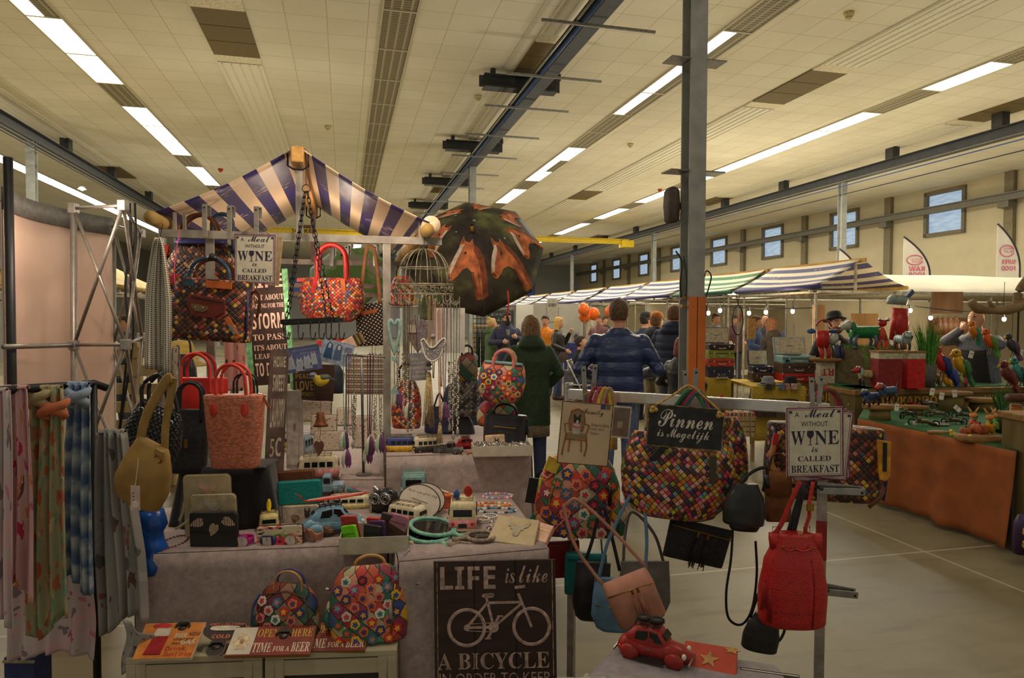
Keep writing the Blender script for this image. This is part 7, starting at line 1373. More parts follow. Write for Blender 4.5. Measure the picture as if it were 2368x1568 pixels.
person(stand(1785,11.2), 'woman with long brown hair in a dark quilted vest, hand on her hip',1.66,BACK+30,(66,58,50),(60,66,92),(130,84,52),.3,(((-.36,.05,1.18),(-.2,-.03,1.02)),((.28,.02,1.14),(.24,-.1,.92))), 'vest',vest=(44,42,48),bulk=1.1,woman=True,hood=True)
for px,d,h,rz,c,hr,bald,lab in((1655,14.5,1.76,20,(120,122,124),(90,70,56),False, 'man in a grey jacket far behind the record players'),(1770,15,1.72,-20,(60,60,66),(120,100,80),True, 'bald man in a dark jacket far behind the long haired woman'),(1826,16,1.66,40,(46,56,84),(50,42,38),False, 'person in a navy jacket far behind the turquoise record player'),(1748,13.5,1.7,60,(70,88,130),(100,74,56),False, 'person in a blue jumper behind the hanging yellow board'),(1700,17,1.72,0,(90,60,60),(70,54,44),False, 'person in a dark red top far down the market'),(1386,17,1.72,-30,(110,70,70),(80,60,50),False, 'distant person in a wine red top under the orange balloons'),(1400,19,1.7,30,(60,60,70),(70,54,44),False, 'distant person in a dark coat under the orange balloons'),(2020,12.5,1.74,120,(90,92,100),(60,50,40),False, 'person in a grey top behind the green toy dog'),(290,9.5,1.66,-30,(64,66,76),(56,44,38),False, 'person in dark clothes seen through the truss')):
	person(stand(px,d),lab,h,rz,c,(60,62,74),hr,0,FWD,bald=bald,bulk=1.08)
# ---------------------------------------------------------------- rows of striped stalls on the right
PW0 = mat((150,120,80),.7)
def canopy_mat(nm,c): return bands('stall_'+nm,((222,212,186),c),0,4,.6,wear=1)
CB,CG = canopy_mat('blue',(86,84,128)),canopy_mat('green',(72,128,92)); CNY = mat((206,186,130),.8,0,.08,3)
def bstall(x,y0,L,m,label,hwd=.7,zr=2.5,ze=2.12,rod=(58,54,100)):
	t = hthing('market_stall',label, 'market stall',(x,y0,0), 'striped stalls in the right hand row' if m in(CB,)else None)
	for s in(-1,1):
		M().sheet(lambda u,v: (s*hwd*1.02*u,L*v,zr+(ze-zr)*u-.05*sin(pi*u)*(.6+.4*sin(3*v+x))-.02*sin(pi*v)),12,10,.004*s).out('canopy',m,t,True); M().tube([(s*hwd,-.06,ze-.03),(s*hwd,L+.05,ze-.03)],.03,10).out('eave_pole',mat(rod,.6)if s<0 else M_POLEW,t,True)
		for y in(.12,L-.12): M().tube([(s*(hwd-.06),y,ze-.1),(s*(hwd-.06),y,0)],.018,8).out('post',GALV,t)
		M().box((s*(hwd-.06),L/2,ze-.1),(.03,L-.1,.03)).out('side_rail',GALV,t)
	M().box((0,L/2,zr-.035),(.05,L+.12,.06)).out('ridge_pole',M_BEAMW,t)
	for y in(.12,L-.12): M().box((0,y,ze-.09),(2*hwd+.1,.03,.035)).out('cross_bar',GALV,t); M().box((0,y,(zr+ze)/2-.08),(.03,.03,zr-ze)).out('king_post',GALV,t)
	return t
for i,(y,lab)in enumerate(((8.17, 'nearest blue and cream striped stall of the right row'),(10.4, 'green and cream striped stall behind the nearest blue one'),(12.7, 'blue striped stall half hidden by the steel column'),(15.2, 'blue striped stall just left of the steel column'),(17.9, 'blue striped stall fifth along the right row'),(20.6, 'blue striped stall sixth along the right row'),(23.4, 'blue striped stall seventh along the right row'),(26.2, 'blue striped stall eighth along the right row, above the speaking group'),(29, 'blue striped stall at the far end of the right row'))): bstall(7.0,y,2.0 if i<2 else 2.2,CG if i==1 else CB,lab,rod=(40,84,66)if i==1 else(58,54,100))
for x,y,lab in((-3.6,9.5, 'cream canopied stall seen through the truss on the left'),(-2.6,13, 'cream canopied stall behind the near stall'),(-6.5,14, 'cream canopied stall far on the left'),(1.6,20, 'cream canopied stall far down the middle aisle')): bstall(x,y,2.6,CNY,lab,.8,2.45,2.05,(150,130,90))
def white_tent(x0,x1,y0,y1,label):
	t = hthing('white_tent',label, 'tent',((x0+x1)/2,(y0+y1)/2,0)); w,L = x1-x0,y1-y0
	M().sheet(lambda u,v: (-w/2+w*u,-L/2+L*v,2.1+.44*sin(pi*v)**.8-.02*sin(pi*3*u)**2),30,14,.004).out('roof',mat((226,218,196),.7,0,.03,2),t,True); M().box((0,-L/2,2.1),(w,.03,.05)).out('front_rail',GALV,t); M().box((0,L/2,2.1),(w,.03,.05)).out('back_rail',GALV,t); M().box((0,L/2-.03,1.1),(w-.1,.02,1.9)).out('back_sheet',mat((196,186,160),.8,0,.05,2),t)
	for i in range(5):
		for s in(-1,1): M().tube([(-w/2+.05+(w-.1)*i/4,s*(L/2-.05),2.1),(-w/2+.05+(w-.1)*i/4,s*(L/2-.05),0)],.02,8).out('post',GALV,t)
white_tent(9.3,17,9.9,13.2, 'long white tent roof behind the metal animals'); white_tent(8.2,16,15,18, 'white tent behind the first white tent'); white_tent(8.6,15,20.5,24, 'white tent farther down the right side')
for px,py,d,lab in((1262,760,17, 'white fabric wall behind the woman in orange'),(1220,760,18.5, 'grey white poster wall behind the man in the parka'),(1320,790,17.5, 'white poster wall behind the blonde woman')):
	k = K(px,py,d); t = thing('fabric_wall',lab, 'stall wall',(k.loc.x,k.loc.y,0)); M().box((0,0,1.0),(.62,.03,2.0)).out('panel',mat((176,172,160),.8,0,.04,3),t)
k = K(1277,718,16.96); sign(k, 'hanging banner with framed black word above the group of people',24,52,1,mat((178,172,156),.7),[('KOMEN', 'serif',.14,.66,.86,.82)],BLACK)
k = K(1332,785,17.46); t = sign(k, 'black and white portrait poster on the white wall',16,36,1,mat((150,148,142),.7),[],INK); k.M().sph((0,-1,6),(5,.5,7),12,8).out('portrait_print',mat((70,66,62),.7),t); k.M().box((0,-1,-10),(12,.5,12)).out('shoulder_print',mat((60,58,56),.7),t)
k = K(1158,738,15.5); t = sign(k, 'blackboard with chalk writing behind the man in the parka',60,40,2,mat((62,68,66),.8),[('Ja ik ben lief', 'script',.1,.66,.9,.86),('voor de natuur', 'script',.1,.38,.9,.58),('kom maar', 'script',.1,.12,.6,.3)],mat((176,178,170),.8)); [k.M().tube([(x,3,-18),(x*1.2,6,-k.loc.z/k.s)],1.2,6).out('leg',PW0,t)for x in(-24,24)]
k = K(1112,790,14.5); t = k.th('grid_panel', 'black wire grid panel left of the green jacket', 'display grid'); [k.M().tube([(-18+9*i,0,-90),(-18+9*i,0,70)],.7,5).out('wire',BLACK,t)for i in range(5)]; [k.M().tube([(-18,0,-90+11*i),(18,0,-90+11*i)],.7,5).out('wire',BLACK,t)for i in range(15)]
k = K(1128,800,15.2); t = thing('coat_rail', 'wooden clothes rail with dark coats beside the blonde woman', 'clothes rail',(k.loc.x,k.loc.y,0)); M().tube([(-.3,0,1.45),(.35,0,1.45)],.02,8).out('rail',mat((190,150,90),.6),t); [M().tube([(x,0,1.5),(x,0,0)],.02,8).out('upright',mat((190,150,90),.6),t)for x in(-.3,.35)]; [M().loft([(-.22+.12*i,0,.55,.05,.2),(-.22+.12*i,0,1.3,.045,.2),(-.22+.12*i,0,1.42,.02,.06)],12,3).out('hanging_coat',mat(c,.85),t,True)for i,c in enumerate(((50,56,48),(60,66,56),(44,46,50),(70,74,60),(52,50,46)))]
for i,(px,py,lab)in enumerate(((1350,716, 'orange balloon highest in the bunch of three'),(1352,732, 'orange balloon lowest in the bunch of three'),(1373,726, 'orange balloon on the right of the bunch of three'),(1413,720, 'orange balloon by itself next to the blue jacket'))):
	k = K(px,py,11.5+.1*i); t = k.th('balloon',lab, 'balloon', 'orange balloons'); k.M().sph((0,0,0),(13.5,13.5,15),16,12).out('balloon',mat((238,110,30),.3,0,0),t,True); k.M().tube([(0,0,-12),(1,0,-16),(8-px%7,0,-60)],.35,4).out('string',CREAM,t)
for px,py,w_,h_,lab in((1370,735,7,34, 'narrow white price strip hanging beside the balloons'),(1362,800,6,50, 'long narrow paper strip hanging under the balloons')): k = K(px,py,12.2); t = k.th('paper_strip' if w_<10 else 'knitted_hat',lab, 'paper strip' if w_<10 else 'cap'); (k.M().box((0,0,0),(w_,1,h_))if w_<10 else k.M().sph((0,0,0),(w_/2,w_/2,h_/3),12,8)).out('body',WHITE if w_<10 else mat((66,62,60),.8),t)
# ---------------------------------------------------------------- record players, hats, counters
def suitcase(k,w,h,c,label,rz=0,open_=None):
	t = k.th('record_player' if open_ else 'suitcase',label, 'record player' if open_ else 'suitcase',None,rz); m = mat(c,.5,0,.06); D = w*.72; k.M().box((0,0,h/2),(w,D,h)).out('case',m,t,bev=k.s*1.2)
	k.M().box((0,-D/2-.4,h*.62),(w,1,1.2)).out('seam',mat((40,36,34),.6),t); k.M().tube(smooth_path([(-w*.12,-D/2,h*.4),(-w*.1,-D/2-4,h*.3),(w*.1,-D/2-4,h*.3),(w*.12,-D/2,h*.4)],3),1.3,6).out('handle',mat((196,186,170),.5),t)
	for s in(-1,1): k.M().box((s*w*.3,-D/2-.8,h*.62),(3.5,1.6,4)).out('latch',CHROME,t); k.M().box((s*w*.36,-D/2-.5,h*.3),(w*.12,1,h*.3)).out('speaker_grille',BLACK,t)if open_ else None; [k.M().sph((s*w*.49,-D*.49,z),1.8,8,6).out('corner',CHROME,t,True)for z in(1,h-1)]
	if open_:
		g = M(Matrix.Scale(k.s,4)@Matrix.Translation((0,D/2,h))@Matrix.Rotation(R(-12),4, 'X')); g.box((0,0,open_/2),(w,h*.4,open_)); g.out('lid',m,t,bev=k.s); M(g.T).box((0,-h*.21,open_/2),(w-4,1,open_-4)).out('lid_lining',mat((206,196,170),.7),t); M(g.T).box((0,-h*.22-.5,open_*.5),(w*.2,.5,1.2)).out('lettering_bar',INK,t)
		k.M().lathe([(.1,h),(D*.36,h),(D*.36,h+1.5),(.1,h+1.5)],24,(-w*.1,0,0)).out('turntable',BLACK,t); k.M().tube([(w*.34,D*.25,h+3),(w*.3,-D*.1,h+3),(w*.16,-D*.2,h+2)],1,6).out('tone_arm',mat((190,186,176),.4,.4),t)
ZY = .82
def stack(px,py,d,items):
	k0 = K(px,py,d); z = 0
	for w,h,c,lab,op in items:
		k = K(px,py,d); k.loc = k0.loc+Vector((0,0,z)); suitcase(k,w,h,c,lab,0,op); z+=h*k.s
def cloth_table(px0,px1,py,d,z,dp,c,label,m=None):
	a,b = at(px0,py,d),at(px1,py,d); cx = (a.x+b.x)/2; t = thing('stall_table',label, 'table',(cx,a.y,0)); w = b.x-a.x; m = m or mat(c,.8,0,.15,8)
	M().box((0,dp/2,a.z-.015),(w,dp,.03)).out('table_top',m,t); M().sheet(lambda u,v: (-w/2+w*u,-.01-.02*v*(1+sin(u*w*22)),a.z-v*(a.z-.25)),40,6,.003).out('table_cloth',m,t,True); [M().box((x,y,a.z/2-.02),(.04,.04,a.z-.04)).out('leg',PW,t)for x in(-w/2+.04,w/2-.04)for y in(.06,dp-.06)]; return t
YC = spots('yellow_print_cloth',(190,160,60),[(206,180,96),(190,160,60),(170,140,50)],26,.3)
cloth_table(1628,1690,876,8.3,0,.8,None, 'table under the left stack of record players with a yellow printed cloth',YC); cloth_table(1738,1862,893,7.9,0,.9,None, 'table under the hats with a yellow printed cloth',YC)
stack(1662,874,8.6,[(58,28,(54,52,80), 'dark blue suitcase at the bottom of the left stack',None),(58,18,(206,70,44), 'red suitcase in the left stack',None),(58,19,(150,160,50), 'lime green suitcase in the left stack',None),(58,14,(70,50,42), 'open dark record player with a cream lid on top of the left stack',38)])
stack(1758,880,8.5,[(48,20,(86,64,46), 'brown suitcase under the navy record player',None),(46,14,(50,54,92), 'navy record player standing open in the middle',36)])
stack(1836,880,8.3,[(74,18,(206,54,44), 'red suitcase at the bottom of the right stack',None),(74,24,(92,68,50), 'brown suitcase in the right stack',None),(74,16,(126,170,170), 'open turquoise record player on top of the right stack',42)])
def hat(px,py,z,w,c,label):
	k = K(px,py,z=z)if z else K(px,py,8.0); t = k.th('felt_hat',label, 'hat'); m = mat(c,.9,0,.1,40); k.M().loft([(0,0,0,w*.5,w*.42),(0,0,1.5,w*.5,w*.42),(0,0,2,w*.33,w*.28),(0,0,w*.3,w*.27,w*.23),(0,0,w*.4,w*.2,w*.14),(0,0,w*.41,w*.04,w*.03)],22).out('hat_body',m,t,True); k.M().loft([(0,0,2,w*.335,w*.285),(0,0,w*.1,w*.325,w*.275)],22,cap=False).out('hat_band',BLACK,t,True)
hat(1776,890,0,50,(128,130,136), 'grey felt hat on the yellow cloth'); hat(1828,890,0,50,(36,35,37), 'black felt hat on the yellow cloth')
k = K(1690,875,8.2)
for i,(px,c)in enumerate(((1660,(50,60,50)),(1667,(40,44,46)),(1674,(46,60,52)),(1681,(40,50,44)))): k = K(px,878,8.25); t = k.th('small_bottle',['small dark bottle leftmost of four on the yellow cloth', 'small dark bottle second of four on the yellow cloth', 'small dark bottle third of four on the yellow cloth', 'small dark bottle rightmost of four on the yellow cloth'][i], 'bottle', 'small dark bottles'); k.M().lathe([(.1,0),(2.6,0),(2.6,9),(1,12),(1,15),(.1,15)],12).out('glass',mat(c,.2),t,True); k.M().lathe([(2.65,2),(2.65,7)],12).out('label',mat((196,190,176),.7),t)
for i,(px,c)in enumerate(((1775,(60,50,46)),(1786,(90,76,60)),(1808,(90,120,150)),(1820,(190,120,120)),(1836,(196,160,150)),(1846,(150,140,60)))): k = K(px,900,7.85); t = k.th('small_box',['dark card box', 'brown card box', 'blue tin stack', 'pink tin stack', 'pale pink box', 'olive box'][i]+' lying below the felt hats', 'box'); k.M().box((0,0,6),(10,10,13)).out('box',mat(c,.6),t,bev=.002)
k = K(1790,940,7.8); t = k.th('record_crate', 'record crates printed with big letters under the hat table', 'record crate'); [k.M().box((-38+26*i,4,-4),(25,26,40)).out('crate_side',mat([(66,54,48),(60,50,46),(84,74,60),(56,48,46)][i],.7),t)for i in range(4)]; k.M().text('CRU', 'sans',-22,-4,4,12,-9.5).out('lettering',mat((166,150,124),.7),t); k.M().text('CRU', 'sans',10,-6,30,8,-9.5).out('lettering',mat((166,150,124),.7),t)
k = K(1706,1008,6.9); t = k.th('wooden_record_box', 'wooden slatted box full of record sleeves', 'wooden crate'); [k.M().box((0,-16,6+12*i),(70,2,10)).out('slat',PW,t)for i in range(4)]; [k.M().box((s*35,0,24),(2,34,48)).out('side',PW,t)for s in(-1,1)]; [k.M().box((-30+5*i,0,30),(3,28,52),(0,.1,0)).out('record_sleeve',mat([(190,90,70),(206,190,160),(120,110,100),(196,150,120)][i%4],.7),t)for i in range(13)]
k = K(1706,740,8.2); t = k.th('hanging_bicycle_wheel', 'bare bicycle wheel rim hanging from the striped stall', 'wheel'); k.M().tube([(14*cos(a),6*cos(a),34*sin(a))for a in[i*pi/18 for i in range(36)]],1.8,8,True).out('rim',mat((70,66,64),.4,.4),t,True); [k.M().tube([(0,0,34),(s*4,0,64)],.6,5).out('cord',BLACK,t)for s in(-1,1)]
k = K(1738,760,8.4); t = k.th('yellow_board', 'pale yellow board hanging edge on behind the stall post', 'sign'); k.M().box((0,0,0),(18,4,48)).out('board',mat((206,160,90),.7),t); k = K(1712,735,8.3); t = k.th('orange_pennant', 'little bright orange paper strip hanging inside the wheel', 'paper strip'); k.M().box((0,0,0),(4,1,18),(0,.15,0)).out('paper',mat((230,90,30),.6),t)
# bulbs on the festoon line
M_BULB = mat((255,226,176),.4,em=11,nz=0); bl = ((1638,724),(1665,718),(1732,724),(1771,722),(1833,720),(1885,726),(2105,718),(2152,735),(2248,732),(2322,738))
for i,(px,py)in enumerate(bl):
	k = K(px,py,10.2 if px<2000 else 9.0); t = k.th('light_bulb', 'glowing bulb hanging %s'%['just right of the steel column', 'beside the left stack of record players', 'above the long haired woman, left of two', 'above the long haired woman, right of two', 'above the turquoise record player', 'left of the man in the bowler hat', 'beside the red can dog', 'above the grass plant', 'in front of the bald man', 'right of the bald man'][i], 'light bulb', 'bulbs in the stalls'); k.M().sph((0,0,0),(4.5,4.5,5.5),12,8).out('glass',M_BULB,t,True); k.M().lathe([(.1,4),(2.6,4),(2.4,13),(.1,13)],10).out('socket',BLACK,t); k.M().tube([(0,0,13),(0,0,26)],.5,5).out('cord',BLACK,t)
	if i%3==0: lamp('bulb_light', 'POINT',k.loc-Vector((0,.25,0)),22,(1,.8,.5),.05)
# wooden counters
M_OLDW = wood('old_counter',(88,74,40),(126,108,62),(4,4,1.5)); M_EDGE = wood('bark_edge',(120,86,46),(156,116,66),(3,20,20)); M_TURF = mat((44,92,52),.95,0,.25,90,.8)
def counter(pa,pb,z,dp,label,text=None,tx=None):
	a,b = atz(*pa,z),atz(*pb,z); L = (b-a).length; an = math.atan2(b.y-a.y,b.x-a.x); t = thing('wooden_counter',label, 'counter',(a.x,a.y,0),an); M().box((L/2,dp/2,(z-.06)/2),(L,dp,z-.06)).out('front',M_OLDW,t); M().box((L/2,dp/2,z-.03),(L+.04,dp+.04,.06)).out('top_edge',M_EDGE,t,bev=.01); M().box((L/2,dp/2+.03,z+.004),(L-.04,dp-.06,.01)).out('turf',M_TURF,t)
	if text:
		for tt,x0,x1,z0,z1 in tx: M().text(tt, 'sans',x0*L,z-z0,x1*L,z-z1,-.012).out('lettering',mat((206,150,50),.7),t)
	return t
counter((1812,872),(1972,901),.9,.3, 'old wooden counter with yellow lettering left of the turf table',1,[('ADOOTJES.NL',.3,.97,.2,.08)]); counter((1978,902),(2420,893),.9,.4, 'long old wooden counter with yellow lettering behind the turf table',1,[('UWKADOOTJES.NL',.13,.6,.19,.08),('UWKADOOTJES.NL',.66,.98,.19,.08)])
ZG = .72; M_BRC = mat((150,84,40),.9,0,.1,6,.2)
t = table('turf_table', 'low table covered with green turf and a brown cloth hanging to the floor',[atz(1985,968,ZG),atz(2352,1045,ZG),atz(2520,939,ZG),atz(2000,942,ZG)],ZG,.03,(0,),M_BRC,5,12); [c.data.materials.__setitem__(0,M_TURF)for c in t.children if c.name.startswith('cloth_top')]
k = K(2366,1290,z=0.002); t = thing('bark_block', 'dark old wooden block at the right edge of the picture', 'wooden block',(k.loc.x+.2,k.loc.y-.1,0)); M().box((0,.2,.47),(.32,.4,.94)).out('block',M_OLDW,t,bev=.01); M().box((0,.2,.96),(.36,.44,.05)).out('top_slab',M_EDGE,t,bev=.01); k = K(2368,1240,4.6); t = k.th('purple_bag', 'dark purple bag with yellow curls of print at the right edge', 'bag'); k.M().loft([(8,0,-40,30,14),(8,0,30,28,16),(8,0,50,22,6)],18,4).out('body',mat((56,34,74),.5),t,True); [k.M().tube(arc((-4,-16,z),10,40,330,12),2.5,6).out('curl_print',mat((206,160,60),.5),t,True)for z in(-14,16)]
# ---------------------------------------------------------------- tin animals and garden ornaments
def can_dog(px,py,d,sz,c,label,rz=0,headc=None,legc=None,roll=0,ear=None,tail=None,name='tin_animal'):
	"dog or cat welded from tins: barrel body, smaller barrel head, four jointed legs, ears and a tail; head to -x"
	k = K(px,py,d); t = k.th(name,label, 'tin animal',None,rz,roll); a = sz; m = mat(c,.35,.1,.12,30); hm = mat(headc or c,.35,.1,.12,30); lm = mat(legc or(90,86,80),.4,.3); Xr = Matrix.Rotation(pi/2,4, 'Y'); B = Matrix.Scale(k.s*a,4)
	M(B@Matrix.Translation((0,0,26))@Xr).lathe([(.1,-20),(9.5,-20),(10.5,-19),(10,-17),(10,17),(10.5,19),(9.5,20),(.1,20)],18).out('body',m,t,True)
	M(B@Matrix.Translation((-27,0,36))@Matrix.Rotation(-.3,4, 'Y')@Xr).lathe([(.1,-11),(4,-11),(5.5,-4),(7.5,0),(7.5,8),(.1,9)],16).out('head',hm,t,True)
	for s in(-1,1):
		M(B).sph((-24,s*5,43),(3,3,3),10,8).out('eye',mat((214,206,190),.3),t,True); M(B).sph((-26,s*5.6,43),(1.3,1.3,1.3),8,6).out('pupil',BLACK,t,True); M(B).loft([(-20,s*8,42,2,1),(-19,s*10,36,4,1.2),(-19,s*10.5,28,4.5,1.2),(-19,s*10,24,2,.8)],10).out('ear',mat(ear or c,.4),t,True)
		for x in(-14,14): M(B).tube([(x,s*7,22),(x+3*(1 if x>0 else-1),s*8,12),(x,s*8,1)],[4,3,2.6],8).out('leg',lm,t,True); M(B).sph((x-2,s*8,1.8),(5,3,2),10,6).out('paw',lm,t,True)
	M(B).tube(smooth_path([(20,0,30),(28,0,36),(32,0,46)],4),1.5,6).out('tail',lm,t,True); M(B).sph((-37.5,0,33),(2,2,2),8,6).out('nose',BLACK,t,True); return t
ZS = 1.18
can_dog(1996,806,8.05,1.45,(30,120,66), 'green tin dog standing on the grassy plinth',0,(176,180,170),(96,110,130)); can_dog(2008,892,7.45,1.0,(190,176,120), 'cream tin dog with pale blue ears on the counter',0,(176,50,46),(84,76,66),0,(150,180,186))
can_dog(2086,811,7.56,1.0,(150,166,164), 'big grey blue tin animal made of number plates on the red box',90,(140,156,150),(80,80,80));
k = K(2076,757,8.02); t = k.th('tin_robot', 'tall red and grey tin dog sitting upright above the grassy plinth', 'tin animal',None,0,4); k.M().loft([(4,0,-30,20,16),(4,0,10,20,16),(2,0,44,18,14)],18).out('body',mat((178,46,40),.35,.1,.1),t,True); k.M().loft([(-8,0,52,22,10),(-6,0,66,24,12),(-6,0,74,16,9)],18,3).out('head',mat((150,166,160),.35,.2),t,True); k.M().prism([(10,72),(24,90),(30,82),(18,68)],-4,4).out('ear',mat((70,90,130),.4),t); [k.M().tube([(x,-8,-30),(x+3,-12,-50)],[6,4],8).out('leg',mat((196,70,50),.4),t,True)for x in(-8,12)]
k = K(2040,773,8.0); t = k.th('tin_rooster', 'small red tin figure with round eyes on the grassy plinth', 'tin animal'); k.M().loft([(0,0,-12,12,9),(0,0,10,7,6),(0,0,16,3,3)],14).out('body',mat((206,84,50),.4),t,True); k.M().sph((0,0,26),(10,9,9),14,10).out('head',mat((176,40,40),.35),t,True); [k.M().sph((s*9,-6,34),4.5,10,8).out('eye',CHROME,t,True)for s in(-1,1)]; [k.M().prism([(s*4,-10),(s*14,-12),(s*16,-34),(s*4,-34)],-3,3).out('leg',mat((206,84,50),.4),t)for s in(-1,1)]
k = K(1910,804,7.93); t = k.th('tin_robot', 'red and blue tin robot with round ears on a wooden slab', 'tin animal'); k.M().loft([(-8,0,2,14,11),(-8,0,40,14,11)],18).out('body',mat((190,46,38),.35,.1),t,True); k.M().sph((16,-2,22),(12,9,14),14,10).out('head',mat((186,186,180),.3,.3),t,True); k.M().sph((-34,0,38),(11,3,6),12,8).out('ear',mat((60,100,150),.4),t,True); k.M().sph((16,-2,38),(12,7,5),12,8).out('blue_cap',mat((50,60,110),.4),t,True); k.M().tube(arc((-6,0,46),18,10,170,12,rz=18),2.4,6).out('handle',mat((150,60,50),.4),t,True)
for x,c in((-14,(190,50,40)),(2,(170,44,40)),(22,(60,66,110)),(34,(50,50,80))): k.M().tube([(x,0,6),(x+4,-3,-14),(x+2,-4,-26)],[6,5,4],10).out('leg',mat(c,.4),t,True)
k = K(1909,836,7.95); t = k.th('wood_slab_stand', 'round wooden slab on a white post with upside down red letters', 'stand'); k.M().loft([(0,0,0,34,24),(0,0,4,37,26),(0,0,8,36,25)],20).out('slab',M_EDGE,t,True); k.M().box((0,0,-26),(34,22,52)).out('post',mat((196,186,160),.7),t); g = M(Matrix.Scale(k.s,4)@Matrix.Translation((0,-11.5,-24))@Matrix.Rotation(pi,4, 'Y')); g.text('RT', 'sans',-14,-8,14,8,0); g.out('lettering',mat((176,50,40),.6),t)
k = K(2048,808,7.95); t = k.th('grassy_plinth', 'box covered with bright artificial grass on top', 'plinth'); k.M().box((-40,30,-132),(160,40,268)).out('box',mat((120,108,76),.8),t); g = k.M(); rr = random.Random(2)
for i in range(500): x,y = rr.uniform(-122,42),rr.uniform(8,52); h_ = rr.uniform(5,11); g.add([(x-.8,y,2),(x+.8,y,2),(x+rr.uniform(-4,4),y-rr.uniform(0,4),2+h_)],[(0,1,2)])
g.out('grass_turf',mat((96,140,50),.9,0,.2),t,kind='stuff')
for x0,px,c,lab in((0,2048,(136,36,34), 'dark red and white wooden box left of the bright one'),(0,2108,(196,32,28), 'bright red and white wooden box on the counter')): k = K(px,897,z=.912); t = k.th('painted_box',lab, 'box'); k.M().box((0,0,34),(54 if px==2048 else 40,36,68)).out('lower_part',mat(c,.6),t); k.M().box((0,0,75),(54 if px==2048 else 40,36,15)).out('upper_band',mat((196,186,156),.7),t); k.M().box((0,0,84),(58 if px==2048 else 44,40,4)).out('lid',M_EDGE,t)
def tuft(px,py,d,w,h,n,c,label,pot=None):
	k = K(px,py,d); t = k.th('grass_plant',label, 'plant'); g = k.M(); rr = random.Random(px)
	for i in range(n): x,y = rr.uniform(-w*.25,w*.25),rr.uniform(-w*.2,w*.2); hh = h*rr.uniform(.5,1); lx = x*3+rr.uniform(-w*.2,w*.2); g.add([(x-1,y,0),(x+1,y,0),((x+lx)/2+.8,y,hh*.6),((x+lx)/2-.8,y,hh*.6),(lx,y-rr.uniform(-6,6),hh)],[(0,1,2,3),(3,2,4)])
	g.out('blades',mat(c,.7,0,.2),t,kind='stuff')
	if pot: k.M().lathe([(.1,-54),(w*.32,-54),(w*.42,0),(.1,0)],18).out('pot',mat(pot,.6),t,True)
tuft(2146,842,7.55,44,110,130,(70,130,44), 'tall bright green grass in a grey pot on the counter',(96,96,90)); tuft(2022,848,7.5,50,54,70,(120,150,76), 'loose pale grass plant hanging before the plinth'); tuft(2318,950,5.6,40,70,70,(60,104,50), 'green leafy tuft behind the bunnies',(60,50,44))
DW0 = wood('perch_wood',(110,88,60),(150,124,88),(6,6,6))
def bird(px,py,d,sz,cb,cw,label,rz=0,beak=(206,150,40),belly=None):
	k = K(px,py,d if d<6.2 else 7.62); t = k.th('metal_bird',label, 'garden ornament',None,rz); a = sz; B = Matrix.Scale(k.s*a,4); q = k.loc.z/k.s-24*a-.91/k.s
	if d>=6.2 and q>2: k.M().tube([(0,0,-24*a),(0,0,-24*a-q)],4,8).out('perch',DW0,t)
	if d<6.2: k.M().tube([(0,0,20),(0,0,py-716)],.5,5).out('cord',BLACK,t)
	M(B).loft([(8,0,-14,1,1),(4,0,-8,7,6),(0,0,0,10,8),(-3,0,8,8,7),(-5,0,14,5,5)],14).out('body',mat(belly or cb,.4,.1),t,True); M(B).sph((-7,0,18),(7,6,6.5),14,10).out('head',mat(cb,.4,.1),t,True); M(B).loft([(9,-6,-18,.5,.5),(7,-7,-6,5,2),(3,-7.5,6,5,2),(0,-7,10,1,1)],12).out('wing',mat(cw,.4),t,True); M(B).loft([(9,6,-18,.5,.5),(7,7,-6,5,2),(3,7.5,6,5,2),(0,7,10,1,1)],12).out('wing',mat(cw,.4),t,True); M(B).tube([(-12,0,17),(-18,0,13)],[3,.5],8).out('beak',mat(beak,.4),t,True); M(B).box((14,0,-20),(5,8,18),(0,-.5,0)).out('tail',mat(cw,.4),t); [M(B).sph((-10,s*5,20),1.6,8,6).out('eye',BLACK,t,True)for s in(-1,1)]; [M(B).tube([(2,s*3,-12),(0,s*3,-24)],1,5).out('leg',mat((110,96,70),.5),t)for s in(-1,1)]
for a in((2176,840,6.8,1.7,(190,46,40),(40,60,120), 'big red and blue metal parrot behind the counter',0,(206,196,180)),(2222,846,6.9,1.6,(206,160,40),(60,120,70), 'yellow metal parrot right of the red one'),(2196,866,6.6,1.4,(44,60,120),(60,80,150), 'dark blue metal bird under the parrots'),(2140,880,6.5,.8,(150,160,90),(190,80,110), 'small green and pink metal bird at the counter edge'),(2162,874,6.5,.8,(206,150,50),(90,80,60), 'small yellow metal owl on the counter'),(2190,884,6.5,.9,(206,140,30),(210,150,40), 'orange metal butterfly owl with spread wings'),(2226,880,6.5,.8,(170,180,110),(190,60,90), 'small pale green metal bird right of the owl'),(2252,768,6.0,1.1,(206,120,40),(40,130,100), 'orange hanging tin fish bird before the bald man',20),(2288,790,6.0,1.25,(206,90,30),(80,130,50), 'round orange hanging tin bird at the bald man'),(2340,800,6.0,1.2,(60,60,66),(90,60,90), 'dark metal bird under the branch'),(2355,862,6.9,1.5,(70,140,130),(60,90,90), 'turquoise metal bird at the right edge'),(2330,868,6.9,1.4,(110,50,46),(130,60,50), 'dark red metal bird at the right edge')): bird(*a)
for px,py,d,sz,c,hc,lab in((2015,940,6.3,.9,(54,84,130),(50,70,110), 'blue tin fish animal on the left wooden slab'),(2052,930,6.25,1.0,(60,84,120),(170,60,50), 'striped blue tin cat leaning on the slab')): can_dog(px,py,d,sz,c,lab,20,hc,(70,50,50))
